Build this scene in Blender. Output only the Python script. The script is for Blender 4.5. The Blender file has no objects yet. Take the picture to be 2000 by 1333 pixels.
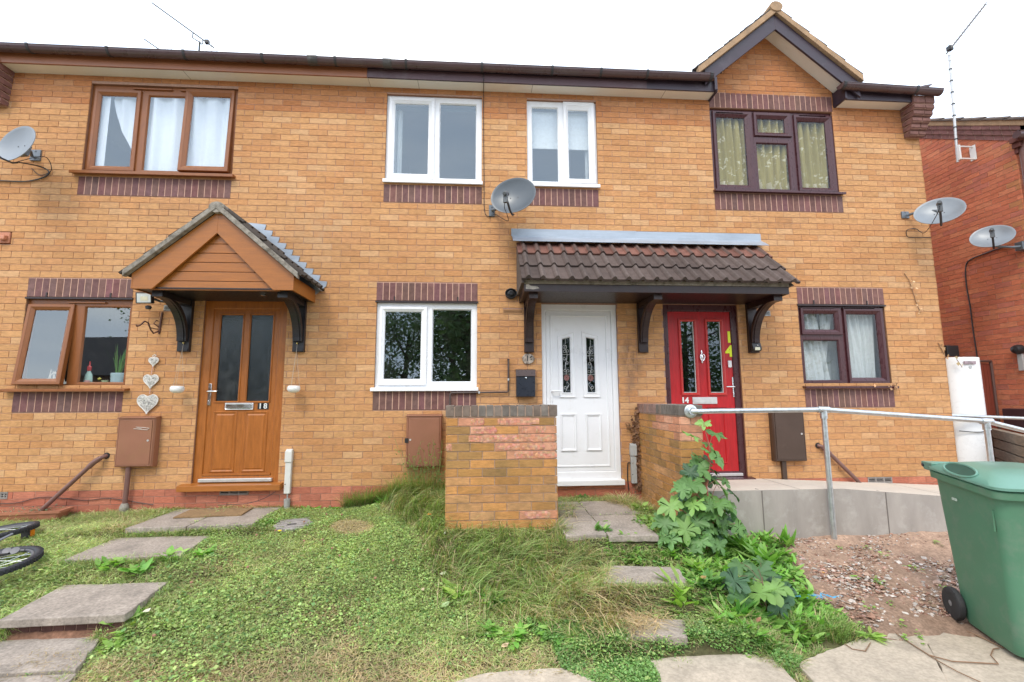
import bpy, bmesh, math, random
import numpy as np
from mathutils import Vector, Matrix
random.seed(7); rng = np.random.default_rng(7)
SC = bpy.context.scene; COL = SC.collection
PI = math.pi
# ---------------------------------------------------------------- camera maths (wall face is the plane y = 0, plinth top is z = 0)
F, CD, CZ, YAW, PIT, ROL = 900.0, 5.3743, .96168, .06757, .122358, -.004614
def _basis():
    cy, sy, cp, sp = math.cos(YAW), math.sin(YAW), math.cos(PIT), math.sin(PIT)
    f = Vector((sy*cp, cy*cp, sp)); r = Vector((cy, -sy, 0)); u = r.cross(f)
    return math.cos(ROL)*r + math.sin(ROL)*u, -math.sin(ROL)*r + math.cos(ROL)*u, f
CR, CU, CF = _basis(); CAM = Vector((0, -CD, CZ))
def ray(px, py): return CF + (px-1000)/F*CR - (py-666.5)/F*CU
def P(px, py, Y=0.0):
    d = ray(px, py); return CAM + (Y-CAM.y)/d.y*d
def PZ(px, py, Z):
    d = ray(px, py); return CAM + (Z-CAM.z)/d.z*d
def PX(px, py, X):
    d = ray(px, py); return CAM + (X-CAM.x)/d.x*d
cam = bpy.data.objects.new('camera', bpy.data.cameras.new('camera')); COL.objects.link(cam)
cam.matrix_world = Matrix.Translation(CAM) @ Matrix((CR, CU, -CF)).transposed().to_4x4()
cam.data.sensor_width = 36; cam.data.lens = 36*F/2000; cam.data.clip_end = 500; cam.data.clip_start = .02
SC.camera = cam
# ---------------------------------------------------------------- materials
def newmat(name):
    m = bpy.data.materials.new(name); m.use_nodes = True; nt = m.node_tree; nt.nodes.clear()
    o = nt.nodes.new('ShaderNodeOutputMaterial'); b = nt.nodes.new('ShaderNodeBsdfPrincipled')
    nt.links.new(b.outputs[0], o.inputs[0]); return m, nt, b, o
def L(nt, a, b): nt.links.new(a, b)
def noise(nt, scale, detail=4, rough=.6, stretch=(1,1,1), seed=0):
    tc = nt.nodes.new('ShaderNodeTexCoord'); mp = nt.nodes.new('ShaderNodeMapping')
    mp.inputs['Scale'].default_value = stretch; mp.inputs['Location'].default_value = (seed*3.1, seed*1.7, seed*.9)
    n = nt.nodes.new('ShaderNodeTexNoise'); n.inputs['Scale'].default_value = scale
    n.inputs['Detail'].default_value = detail; n.inputs['Roughness'].default_value = rough
    L(nt, tc.outputs['Object'], mp.inputs[0]); L(nt, mp.outputs[0], n.inputs['Vector']); return n.outputs['Fac']
def ramp(nt, fac, stops):
    r = nt.nodes.new('ShaderNodeValToRGB'); e = r.color_ramp.elements
    while len(e) < len(stops): e.new(.5)
    for el, (p, c) in zip(e, stops):
        el.position = p; el.color = (c, c, c, 1) if isinstance(c, (int, float)) else (*c, 1)
    L(nt, fac, r.inputs[0]); return r.outputs[0]
def mix(nt, a, b, fac, mode='MIX'):
    m = nt.nodes.new('ShaderNodeMix'); m.data_type = 'RGBA'; m.blend_type = mode
    for s, v in ((m.inputs[6], a), (m.inputs[7], b), (m.inputs[0], fac)):
        if isinstance(v, (int, float)): s.default_value = v
        elif isinstance(v, (tuple, list)): s.default_value = (*v[:3], 1)
        else: L(nt, v, s)
    return m.outputs[2]
def bump(nt, b, h, strength=.3, dist=.004):
    n = nt.nodes.new('ShaderNodeBump'); n.inputs['Strength'].default_value = strength; n.inputs['Distance'].default_value = dist
    L(nt, h, n.inputs['Height']); L(nt, n.outputs[0], b.inputs['Normal'])
def vcol(nt):
    a = nt.nodes.new('ShaderNodeVertexColor'); a.layer_name = 'Col'; return a.outputs[0]
MATS = {}
def simple(name, col, rough=.5, metal=0, var=.15, scale=12, stretch=(1,1,1), bmp=0, dirt=None, dirtscale=4, spec=.5, attr=False, fine=0, bscale=None):
    """base colour with noise variation, optional blotchy dirt, optional bump"""
    if name in MATS: return MATS[name]
    m, nt, b, o = newmat(name)
    base = vcol(nt) if attr else tuple(col)
    n = noise(nt, scale, 5, .6, stretch)
    k = ramp(nt, n, [(.25, 1-var), (.75, 1+var*.6)])
    c = mix(nt, base, k, 1.0, 'MULTIPLY')
    if fine:
        n3 = noise(nt, scale*9, 3, .7, stretch, 5); c = mix(nt, c, ramp(nt, n3, [(.3, 1-fine), (.7, 1+fine*.5)]), 1.0, 'MULTIPLY')
    if dirt:
        n2 = noise(nt, dirtscale, 8, .7, (1,1,1), 3)
        c = mix(nt, c, dirt[0], ramp(nt, n2, [(dirt[1], 0.0), (dirt[2], dirt[3])]))
    L(nt, c, b.inputs['Base Color']); b.inputs['Metallic'].default_value = metal
    rr = ramp(nt, n, [(.3, max(0, rough-.08)), (.7, min(1, rough+.08))]); L(nt, rr, b.inputs['Roughness'])
    b.inputs['Specular IOR Level'].default_value = spec
    if bmp: bump(nt, b, noise(nt, bscale or scale*4, 4, .7, stretch, 9), bmp)
    MATS[name] = m; return m
def brickmat(name, streak=True, grime=.0, grimecol=(.1,.09,.04)):
    if name in MATS: return MATS[name]
    m, nt, b, o = newmat(name)
    n = noise(nt, 15, 5, .7, (1, 1, 4.5) if streak else (1,1,1)); n2 = noise(nt, 1.1, 5, .6, (1,1,1), 2); n3 = noise(nt, 160, 3, .7, (1,1,2), 4)
    c = mix(nt, vcol(nt), ramp(nt, n, [(.3, .70), (.7, 1.24)]), 1.0, 'MULTIPLY')
    c = mix(nt, c, ramp(nt, n2, [(.3, (.88,.84,.80)), (.7, (1.08,1.08,1.08))]), 1.0, 'MULTIPLY')
    c = mix(nt, c, ramp(nt, n3, [(.3, .87), (.7, 1.08)]), 1.0, 'MULTIPLY')
    if name == 'buff_brick':
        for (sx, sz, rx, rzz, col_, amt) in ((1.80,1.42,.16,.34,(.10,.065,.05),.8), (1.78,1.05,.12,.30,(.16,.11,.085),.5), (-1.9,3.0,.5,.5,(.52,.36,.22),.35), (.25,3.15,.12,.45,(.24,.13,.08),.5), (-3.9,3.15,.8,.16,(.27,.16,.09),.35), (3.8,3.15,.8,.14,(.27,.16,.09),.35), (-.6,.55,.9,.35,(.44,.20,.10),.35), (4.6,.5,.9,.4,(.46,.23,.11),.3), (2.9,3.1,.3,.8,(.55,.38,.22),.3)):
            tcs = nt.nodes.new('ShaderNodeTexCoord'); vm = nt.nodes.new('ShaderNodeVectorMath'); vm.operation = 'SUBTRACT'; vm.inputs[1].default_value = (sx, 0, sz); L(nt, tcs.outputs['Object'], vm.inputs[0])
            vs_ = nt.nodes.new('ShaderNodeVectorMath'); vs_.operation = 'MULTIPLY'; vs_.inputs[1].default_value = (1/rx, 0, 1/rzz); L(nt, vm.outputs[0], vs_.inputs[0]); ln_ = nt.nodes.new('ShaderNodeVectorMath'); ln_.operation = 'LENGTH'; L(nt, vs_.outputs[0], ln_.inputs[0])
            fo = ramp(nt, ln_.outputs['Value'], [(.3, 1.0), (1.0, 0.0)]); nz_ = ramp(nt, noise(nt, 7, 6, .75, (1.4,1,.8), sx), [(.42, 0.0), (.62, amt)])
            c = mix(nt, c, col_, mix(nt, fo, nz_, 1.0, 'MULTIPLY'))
    if grime: c = mix(nt, c, grimecol, ramp(nt, noise(nt, 2.6, 7, .72, (1,1,1), 8), [(.45, 0.0), (.72, grime)]))
    L(nt, c, b.inputs['Base Color']); b.inputs['Roughness'].default_value = .88; b.inputs['Specular IOR Level'].default_value = .25
    bump(nt, b, n, .5, .003); MATS[name] = m; return m
def glassmat(name, tint=(.93,.95,.95), ior=2.35, rough=0.0, dirt=.03):
    if name in MATS: return MATS[name]
    m, nt, b, o = newmat(name); nt.nodes.remove(b)
    t = nt.nodes.new('ShaderNodeBsdfTransparent'); t.inputs[0].default_value = (*tint, 1)
    g = nt.nodes.new('ShaderNodeBsdfGlossy'); g.inputs['Roughness'].default_value = rough; g.inputs[0].default_value = (.84,.94,1,1)
    d = nt.nodes.new('ShaderNodeBsdfDiffuse'); d.inputs[0].default_value = (.5,.5,.48,1)
    r0 = ((ior-1)/(ior+1))**2; lw = nt.nodes.new('ShaderNodeLayerWeight'); lw.inputs[0].default_value = .5
    pw = nt.nodes.new('ShaderNodeMath'); pw.operation = 'POWER'; pw.inputs[1].default_value = 5; L(nt, lw.outputs['Facing'], pw.inputs[0])
    f = nt.nodes.new('ShaderNodeMath'); f.operation = 'MULTIPLY_ADD'; f.inputs[1].default_value = 1-r0; f.inputs[2].default_value = r0; L(nt, pw.outputs[0], f.inputs[0])
    bp = nt.nodes.new('ShaderNodeBump'); bp.inputs['Strength'].default_value = .02; bp.inputs['Distance'].default_value = .02
    L(nt, noise(nt, 1.6, 1, .5), bp.inputs['Height']); L(nt, bp.outputs[0], g.inputs['Normal'])
    s = nt.nodes.new('ShaderNodeMixShader'); L(nt, f.outputs[0], s.inputs[0]); L(nt, t.outputs[0], s.inputs[1]); L(nt, g.outputs[0], s.inputs[2])
    s2 = nt.nodes.new('ShaderNodeMixShader'); L(nt, ramp(nt, noise(nt, 9, 6, .7), [(.45, 0.0), (.8, dirt)]), s2.inputs[0])
    L(nt, s.outputs[0], s2.inputs[1]); L(nt, d.outputs[0], s2.inputs[2]); L(nt, s2.outputs[0], o.inputs[0]); MATS[name] = m; return m
def clothmat(name, col, col2=None, trans=.45, pattern=0, nv=.9):
    if name in MATS: return MATS[name]
    m, nt, b, o = newmat(name); nt.nodes.remove(b)
    n = noise(nt, 30, 3, .6)
    c = mix(nt, tuple(col), ramp(nt, n, [(.3, nv), (.7, 1.03)]), 1.0, 'MULTIPLY')
    if pattern:
        tc = nt.nodes.new('ShaderNodeTexCoord'); v = nt.nodes.new('ShaderNodeTexVoronoi'); v.inputs['Scale'].default_value = 13; v.inputs['Randomness'].default_value = 1
        nz = nt.nodes.new('ShaderNodeTexNoise'); nz.inputs['Scale'].default_value = 22; nz.inputs['Detail'].default_value = 3
        L(nt, tc.outputs['Object'], nz.inputs['Vector'])
        mv = nt.nodes.new('ShaderNodeMix'); mv.data_type = 'VECTOR'; mv.inputs[0].default_value = .16
        L(nt, tc.outputs['Object'], mv.inputs[4]); L(nt, nz.outputs['Color'], mv.inputs[5]); L(nt, mv.outputs[1], v.inputs['Vector'])
        c = mix(nt, c, tuple(col2), ramp(nt, v.outputs['Distance'], [(.22, pattern), (.3, 0.0)]))
    d = nt.nodes.new('ShaderNodeBsdfDiffuse'); t = nt.nodes.new('ShaderNodeBsdfTranslucent'); L(nt, c, d.inputs[0]); L(nt, c, t.inputs[0])
    s = nt.nodes.new('ShaderNodeMixShader'); s.inputs[0].default_value = trans; L(nt, d.outputs[0], s.inputs[1]); L(nt, t.outputs[0], s.inputs[2])
    L(nt, s.outputs[0], o.inputs[0]); MATS[name] = m; return m
def leafmat(name, trans=.35, rough=.5, var=.3, spec=.3):
    if name in MATS: return MATS[name]
    m, nt, b, o = newmat(name)
    c = mix(nt, vcol(nt), ramp(nt, noise(nt, 3, 4, .6), [(.25, 1-var), (.75, 1+var*.6)]), 1.0, 'MULTIPLY')
    L(nt, c, b.inputs['Base Color']); b.inputs['Roughness'].default_value = rough; b.inputs['Specular IOR Level'].default_value = spec
    t = nt.nodes.new('ShaderNodeBsdfTranslucent'); L(nt, mix(nt, c, (1.3,1.5,.6), 1.0, 'MULTIPLY'), t.inputs[0])
    s = nt.nodes.new('ShaderNodeMixShader'); s.inputs[0].default_value = trans; L(nt, b.outputs[0], s.inputs[1]); L(nt, t.outputs[0], s.inputs[2])
    L(nt, s.outputs[0], o.inputs[0]); MATS[name] = m; return m
BRICK = brickmat('buff_brick'); BRICKW = brickmat('weathered_brick', True, .5); BROWNB = brickmat('brown_brick', False)
MORTAR = simple('mortar', (.43,.27,.205), .95, var=.2, scale=40, spec=.1, dirt=((.17,.11,.08), .5, .8, .5), dirtscale=1.5)
MORTARS = simple('soldier_mortar', (.60,.38,.29), .95, var=.15, scale=40, spec=.1)
MORTARD = simple('old_mortar', (.46,.33,.26), .95, var=.25, scale=30, spec=.1)
WHITE = simple('white_plastic', (.80,.81,.83), .32, var=.05, scale=3, dirt=((.48,.44,.36), .56, .85, .4), dirtscale=7)
OAK = simple('oak_foil_plastic', (.37,.115,.014), .38, var=.28, scale=7, stretch=(6,6,.8), fine=.16)
OAKH = simple('oak_foil_horizontal', (.36,.125,.022), .38, var=.2, scale=5, stretch=(.8,6,7), fine=.12)
OAKW = simple('brown_window_plastic', (.25,.085,.022), .36, var=.16, scale=8, stretch=(4,4,1), fine=.08)
ROSE = simple('rosewood_plastic', (.062,.017,.021), .30, var=.12, scale=9, stretch=(3,3,1))
BLACKW = simple('black_stained_wood', (.018,.016,.019), .38, var=.4, scale=12, stretch=(3,3,1), dirt=((.10,.09,.09), .6, .85, .4), dirtscale=7)
DKBROWN = simple('dark_brown_stained_wood', (.028,.013,.013), .36, var=.4, scale=12, stretch=(3,3,1))
GUTTER = simple('brown_gutter_plastic', (.085,.050,.052), .30, var=.15, scale=4, dirt=((.13,.12,.11), .52, .8, .5), dirtscale=3)
FASCDK = simple('dark_fascia_board', (.040,.026,.038), .42, var=.3, scale=5, stretch=(.6,2,2), dirt=((.16,.14,.15), .58, .85, .45), dirtscale=4)
FASCOAK = simple('oak_fascia_board', (.27,.10,.042), .36, var=.16, scale=4, stretch=(.4,2,2), dirt=((.12,.05,.03), .55, .85, .5), dirtscale=3)
SOFFIT = simple('cream_soffit_board', (.74,.71,.64), .5, var=.04, scale=3, dirt=((.42,.38,.30), .6, .9, .3), dirtscale=3)
LEAD = simple('lead_flashing', (.36,.41,.47), .45, .3, var=.22, scale=4, stretch=(.5,1,3), dirt=((.17,.19,.22), .5, .85, .5), dirtscale=2.5, bmp=.3)
TILE = simple('concrete_roof_tile', (0,0,0), .85, var=.3, scale=14, attr=True, fine=.2, bmp=.5, dirt=((.30,.27,.23), .66, .80, .5), dirtscale=16, spec=.2)
STONE = simple('mossy_cement', (.33,.30,.255), .95, var=.4, scale=18, fine=.25, bmp=.6, dirt=((.07,.06,.045), .5, .68, .8), dirtscale=11, spec=.1)
SANDSTONE = simple('tan_cement_strip', (.42,.28,.17), .95, var=.25, scale=8, fine=.2, dirt=((.17,.14,.11), .5, .75, .6), dirtscale=5, spec=.1)
CONC = simple('paving_concrete', (.50,.425,.335), .93, var=.2, scale=5, fine=.22, bmp=.35, dirt=((.15,.13,.105), .52, .78, .55), dirtscale=3.3, spec=.15, bscale=140)
CONC2 = simple('grey_slab_concrete', (.38,.325,.275), .93, var=.25, scale=6, fine=.35, bmp=.4, dirt=((.11,.10,.085), .5, .75, .6), dirtscale=4, spec=.15, bscale=140)
RENDERC = simple('grey_cement_render', (.37,.335,.30), .62, var=.22, scale=2.6, stretch=(2.2,1,.7), dirt=((.54,.51,.47), .52, .74, .6), dirtscale=6, spec=.4, bmp=.12)
RAMPTOP = simple('pale_ramp_concrete', (.60,.54,.46), .9, var=.08, scale=3, fine=.08, spec=.2, dirt=((.3,.26,.22), .55, .85, .4))
STEEL = simple('galvanised_steel', (.62,.66,.68), .36, .85, var=.2, scale=26, stretch=(1,1,1), dirt=((.30,.34,.36), .5, .75, .5), dirtscale=14)
CHROME = simple('chrome', (.8,.8,.8), .14, 1, var=.04)
WHITEM = simple('white_powder_metal', (.75,.75,.73), .4, var=.06)
GREY = simple('grey_plastic', (.42,.44,.44), .5, var=.12, scale=9, dirt=((.2,.19,.17), .55, .8, .5))
BLACK = simple('black_plastic', (.018,.018,.02), .4, var=.3)
NAVY = simple('dark_navy_enamel', (.017,.022,.035), .3, var=.2)
RUBBER = simple('black_rubber', (.03,.03,.032), .75, var=.3, scale=20, dirt=((.12,.11,.1), .5, .8, .4))
DISH = simple('grey_dish_enamel', (.085,.10,.115), .38, .2, var=.10, scale=6, spec=.5)
DISHD = simple('dark_grey_metal', (.05,.055,.065), .4, .3, var=.2)
BROWNMET = simple('brown_meter_plastic', (.27,.115,.065), .42, var=.14, scale=4, dirt=((.22,.14,.05), .5, .8, .4), dirtscale=3)
DARKMET = simple('dark_brown_meter_plastic', (.07,.042,.030), .36, var=.16, scale=4, dirt=((.18,.15,.12), .6, .8, .25), dirtscale=14)
BROWNPIPE = simple('brown_pipe_plastic', (.17,.085,.07), .42, var=.2, scale=10)
GREEN = simple('green_bin_plastic', (.085,.215,.13), .46, var=.16, scale=2.2, dirt=((.19,.23,.18), .48, .78, .6), dirtscale=8, spec=.4, bmp=.08, bscale=60)
GREENL = simple('green_bin_lid_plastic', (.13,.28,.215), .36, var=.08, scale=3, spec=.5)
TERRA = simple('terracotta', (.38,.15,.085), .9, var=.25, scale=10)
GLASS = glassmat('window_glass'); GLASSL = glassmat('weak_window_glass', ior=1.55); GLASSD = glassmat('obscure_glass', (.45,.46,.47), 1.7, .25, .1)
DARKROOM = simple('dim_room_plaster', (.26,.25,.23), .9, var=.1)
SHEET = clothmat('white_sheet_cloth', (.80,.84,.90), trans=.15, nv=.99); NET = clothmat('net_curtain', (.66,.70,.70), trans=.25); BLIND = clothmat('roller_blind_cloth', (.80,.84,.86), trans=.15)
GOLD = clothmat('gold_floral_curtain_cloth', (.37,.31,.12), (.68,.64,.47), .15, .9)
RED = simple('red_door_skin', (.44,.006,.010), .42, var=.3, scale=10, stretch=(5,5,.5), bmp=.35, bscale=18)
REDT = simple('red_door_moulding', (.50,.035,.03), .42, var=.08)
YELLOW = simple('yellow_vinyl', (.75,.83,.02), .4, var=.03)
SEAL = simple('clear_edge_seal', (.45,.47,.45), .3, var=.1)
GOLDCH = simple('brass', (.5,.36,.12), .25, 1)
# ---------------------------------------------------------------- mesh builder
class MB:
    def __init__(s): s.v = []; s.f = []; s.m = []; s.c = []
    def add(s, verts, faces, mi=0, col=(1,1,1)):
        b = len(s.v); s.v += [tuple(v) for v in verts]
        for f in faces: s.f.append(tuple(b+i for i in f)); s.m.append(mi); s.c.append(col)
    def quad(s, a, b, c, d, mi=0, col=(1,1,1)): s.add([a,b,c,d], [(0,1,2,3)], mi, col)
    def box(s, x0, x1, y0, y1, z0, z1, mi=0, col=(1,1,1), M=None):
        vs = [Vector((x,y,z)) for x in (x0,x1) for y in (y0,y1) for z in (z0,z1)]
        if M is not None: vs = [M @ v for v in vs]
        s.add(vs, [(0,1,3,2),(4,6,7,5),(0,4,5,1),(2,3,7,6),(0,2,6,4),(1,5,7,3)], mi, col)
    def tube(s, pts, r, n=8, mi=0, col=(1,1,1), closed=False, flat=1.0):
        pts = [Vector(p) for p in pts]; N = len(pts); rings = []
        rr = r if isinstance(r, (list, tuple)) else [r]*N
        ref = None
        for i, p in enumerate(pts):
            if closed: t = (pts[(i+1) % N]-pts[i-1])
            else: t = pts[min(i+1, N-1)]-pts[max(i-1, 0)]
            t.normalize()
            if ref is None: ref = Vector((0,0,1)) if abs(t.z) < .9 else Vector((1,0,0))
            a = t.cross(ref)
            if a.length < 1e-4: ref = Vector((0,1,0)); a = t.cross(ref)
            a.normalize(); b2 = a.cross(t); ref = b2
            rings.append([p + rr[i]*(math.cos(2*PI*k/n)*a + flat*math.sin(2*PI*k/n)*b2) for k in range(n)])
        vs = [v for rg in rings for v in rg]; fs = []
        for i in range(N if closed else N-1):
            j = (i+1) % N
            for k in range(n): fs.append((i*n+k, i*n+(k+1) % n, j*n+(k+1) % n, j*n+k))
        if not closed: fs += [tuple(range(n-1, -1, -1)), tuple((N-1)*n+k for k in range(n))]
        s.add(vs, fs, mi, col)
    def lathe(s, prof, n=24, M=None, mi=0, col=(1,1,1), ax=1.0, ay=1.0):
        vs = []; fs = []
        for (r, z) in prof:
            for k in range(n): vs.append(Vector((ax*r*math.cos(2*PI*k/n), ay*r*math.sin(2*PI*k/n), z)))
        for i in range(len(prof)-1):
            for k in range(n): fs.append((i*n+k, i*n+(k+1) % n, (i+1)*n+(k+1) % n, (i+1)*n+k))
        if prof[0][0] > 1e-4: fs.append(tuple(range(n-1, -1, -1)))
        if prof[-1][0] > 1e-4: fs.append(tuple((len(prof)-1)*n+k for k in range(n)))
        if M is not None: vs = [M @ v for v in vs]
        s.add(vs, fs, mi, col)
    def prism(s, poly, y0, y1, mi=0, col=(1,1,1), axis='y', M=None):
        n = len(poly)
        def mk(p, w):
            v = Vector((p[0], w, p[1])) if axis == 'y' else (Vector((w, p[0], p[1])) if axis == 'x' else Vector((p[0], p[1], w)))
            return M @ v if M is not None else v
        vs = [mk(p, y0) for p in poly] + [mk(p, y1) for p in poly]
        s.add(vs, [tuple(range(n)), tuple(range(2*n-1, n-1, -1))] + [(i, (i+1) % n, n+(i+1) % n, n+i) for i in range(n)], mi, col)
    def rings(s, x0, x1, z0, z1, prof, mi=0, col=(1,1,1), M=None):
        vs = []
        for (i, y) in prof: vs += [Vector((x0+i, y, z0+i)), Vector((x1-i, y, z0+i)), Vector((x1-i, y, z1-i)), Vector((x0+i, y, z1-i))]
        if M is not None: vs = [M @ v for v in vs]
        fs = []
        for k in range(len(prof)-1):
            for j in range(4): fs.append((k*4+j, k*4+(j+1) % 4, (k+1)*4+(j+1) % 4, (k+1)*4+j))
        s.add(vs, fs, mi, col)
    def plate(s, x0, x1, z0, z1, holes, y, mi=0, col=(1,1,1)):
        xs = sorted({x0, x1, *[min(max(h[k], x0), x1) for h in holes for k in (0, 1)]}); zs = sorted({z0, z1, *[min(max(h[k], z0), z1) for h in holes for k in (2, 3)]})
        for a, b in zip(xs, xs[1:]):
            for c, d in zip(zs, zs[1:]):
                if b-a < 1e-5 or d-c < 1e-5: continue
                mx, mz = (a+b)/2, (c+d)/2
                if any(h[0] < mx < h[1] and h[2] < mz < h[3] for h in holes): continue
                s.quad((a,y,c), (b,y,c), (b,y,d), (a,y,d), mi, col)
    def build(s, name, mats, parent=None, smooth=False, bevel=0, recalc=True, angle=40):
        me = bpy.data.meshes.new(name); me.from_pydata(s.v, [], s.f)
        for m in (mats if isinstance(mats, (list, tuple)) else [mats]): me.materials.append(m)
        me.polygons.foreach_set('material_index', s.m)
        if any(c != (1,1,1) for c in s.c):
            at = me.color_attributes.new('Col', 'FLOAT_COLOR', 'CORNER'); arr = []
            for f, c in zip(s.f, s.c): arr += [c[0], c[1], c[2], 1.0]*len(f)
            at.data.foreach_set('color', arr)
        if recalc:
            bm = bmesh.new(); bm.from_mesh(me); bmesh.ops.recalc_face_normals(bm, faces=bm.faces); bm.to_mesh(me); bm.free()
        if smooth:
            me.polygons.foreach_set('use_smooth', [True]*len(me.polygons)); me.set_sharp_from_angle(angle=math.radians(angle))
        o = bpy.data.objects.new(name, me); COL.objects.link(o)
        if parent: o.parent = parent; o.matrix_parent_inverse = parent.matrix_world.inverted()
        if bevel:
            b = o.modifiers.new('bevel', 'BEVEL'); b.width = bevel; b.segments = 2; b.limit_method = 'ANGLE'; b.angle_limit = math.radians(35)
        return o
def tag(o, label=None, cat=None, group=None, kind=None):
    for k, v in (('label', label), ('category', cat), ('group', group), ('kind', kind)):
        if v: o[k] = v
    return o
def thing(name, label, cat, loc=(0,0,0), group=None):
    o = bpy.data.objects.new(name, None); COL.objects.link(o); o.location = loc; o.empty_display_size = .1
    o.matrix_world = Matrix.Translation(loc); return tag(o, label, cat, group)
def textmesh(s, size, M, mat, name, parent, ext=.002, off=0, shear=0):
    c = bpy.data.curves.new('t', 'FONT'); c.body = s; c.size = size; c.extrude = ext; c.offset = off; c.align_x = 'CENTER'; c.align_y = 'CENTER'; c.shear = shear
    t = bpy.data.objects.new('t', c); COL.objects.link(t); bpy.context.view_layer.update()
    me = bpy.data.meshes.new_from_object(t.evaluated_get(bpy.context.evaluated_depsgraph_get())); bpy.data.objects.remove(t)
    me.transform(M @ Matrix.Rotation(PI/2, 4, 'X')); me.materials.clear(); me.materials.append(mat)
    o = bpy.data.objects.new(name, me); COL.objects.link(o)
    if parent: o.parent = parent; o.matrix_parent_inverse = parent.matrix_world.inverted()
    return o
T = Matrix.Translation
def frameM(o, x, z):          # matrix whose local x -> x, local z -> z
    x = Vector(x).normalized(); z = Vector(z).normalized(); y = z.cross(x).normalized(); x = y.cross(z)
    return Matrix.Translation(o) @ Matrix((x, y, z)).transposed().to_4x4()
# ---------------------------------------------------------------- brickwork
BUFF = [(.545,.295,.132), (.535,.283,.124), (.56,.313,.148), (.515,.258,.110), (.585,.35,.18), (.55,.297,.134), (.54,.28,.128), (.555,.305,.138), (.525,.27,.12)]
REDB = [(.46,.165,.105), (.43,.145,.09), (.50,.19,.12), (.44,.155,.10)]
def buffc(x, z, k):
    c = random.choice(BUFF); j = random.uniform(.94, 1.06)
    t = math.sin(x*1.3+z*2.1)*.5+.5
    w = .12*t; c = tuple(a*(1-w)+b*w for a, b in zip(c, (.60,.35,.16)))
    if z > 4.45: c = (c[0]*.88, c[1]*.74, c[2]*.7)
    return tuple(a*j for a in c)
def redc(x, z, k):
    j = random.uniform(.9, 1.1); return tuple(a*j for a in random.choice(REDB))
def allc(x, z, k): return redc(x, z, k) if z < 0 else buffc(x, z, k)
def bricks(mb, M, u0, u1, k0, k1, holes, colf, bw=.219, rh=.075, j=.0085, mi=0, proud=.0, rec=.0065, clip=None, stag=.5, own=None, skip=None):
    """stretcher bond on the plane M (local x along, local z up, local -y outwards); rec = mortar depth behind brick face"""
    for k in range(k0, k1):
        z0 = k*rh; z1 = z0+rh-j; off = (k % 2)*bw*stag
        a0, a1 = u0, u1
        if clip: a0, a1 = clip((z0+z1)/2, u0, u1)
        n0 = math.floor((a0-off)/bw)-1; n1 = math.ceil((a1-off)/bw)+1
        for i in range(n0, n1):
            b0 = i*bw+off; b1 = b0+bw-j; b0 = max(b0, a0); b1 = min(b1, a1)
            if b1-b0 < .015: continue
            if own and not own((b0+b1)/2): continue
            parts = [(b0, b1)]
            for h in holes:
                if h[2] < (z0+z1)/2 < h[3]:
                    q = []
                    for (p0, p1) in parts:
                        if h[1] <= p0 or h[0] >= p1: q.append((p0, p1)); continue
                        if h[0] > p0: q.append((p0, h[0]))
                        if h[1] < p1: q.append((h[1], p1))
                    parts = q
            if skip and skip(i, k): continue
            col = colf((b0+b1)/2, (z0+z1)/2, k); d = -proud-random.uniform(-.0012, .0012)
            for (p0, p1) in parts:
                if p1-p0 < .012: continue
                r = lambda: random.uniform(-.0009, .0009)
                e = .0025
                vs = [M @ Vector(q) for q in ((p0+r(), d, z0+r()), (p1+r(), d, z0+r()), (p1+r(), d, z1+r()), (p0+r(), d, z1+r()),
                      (p0-e, rec-proud, z0-e), (p1+e, rec-proud, z0-e), (p1+e, rec-proud, z1+e), (p0-e, rec-proud, z1+e))]
                mb.add(vs, [(0,1,2,3), (0,4,5,1), (1,5,6,2), (2,6,7,3), (3,7,4,0)], mi, col)
I4 = Matrix.Identity(4)
def soldier(name, x0, x1, z0, z1, parent, n=None, y=-.0015, Mx=I4, cols=((.185,.098,.092),(.20,.105,.097),(.168,.088,.084)), mats=None, thick=.05):
    mb = MB(); n = n or round((x1-x0)/.0731); w = (x1-x0)/n; jj = .0095
    mb.box(x0, x1, y+.0016, y+thick, z0+.003, z1, 1, M=Mx)
    for i in range(n):
        c = tuple(a*random.uniform(.92, 1.08) for a in random.choice(cols)); d = y-random.uniform(0, .0012)
        mb.box(x0+i*w+(jj/2 if i else 0), x0+(i+1)*w-(jj/2 if i < n-1 else 0), d, y+.02, z0+.004, z1-.004, 0, c, M=Mx)
    return mb.build(name, mats or [BROWNB, MORTARS], parent)
# ---------------------------------------------------------------- world and light
w = bpy.data.worlds.new('World'); SC.world = w; w.use_nodes = True; nt = w.node_tree; nt.nodes.clear()
bo = nt.nodes.new('ShaderNodeOutputWorld'); bg = nt.nodes.new('ShaderNodeBackground'); sky = nt.nodes.new('ShaderNodeTexSky')
sky.sky_type = 'NISHITA'; sky.sun_disc = False; sky.sun_elevation = math.radians(52); sky.sun_rotation = math.radians(205); sky.air_density = 1; sky.dust_density = 3
tc = nt.nodes.new('ShaderNodeTexCoord'); mp = nt.nodes.new('ShaderNodeMapping'); mp.inputs['Scale'].default_value = (1.0, 1.0, 2.6)
cl = nt.nodes.new('ShaderNodeTexNoise'); cl.inputs['Scale'].default_value = 1.9; cl.inputs['Detail'].default_value = 6; cl.inputs['Roughness'].default_value = .55
L(nt, tc.outputs['Generated'], mp.inputs[0]); L(nt, mp.outputs[0], cl.inputs['Vector'])
cloud = mix(nt, ramp(nt, cl.outputs['Fac'], [(.30, (.50,.61,.78)), (.52, (.72,.79,.90)), (.74, (1.0,1.0,1.0))]), (27.0, 27.0, 27.0), 1.0, 'MULTIPLY')
L(nt, mix(nt, sky.outputs[0], cloud, .9), bg.inputs[0]); bg.inputs[1].default_value = .085
L(nt, bg.outputs[0], bo.inputs[0])
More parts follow.
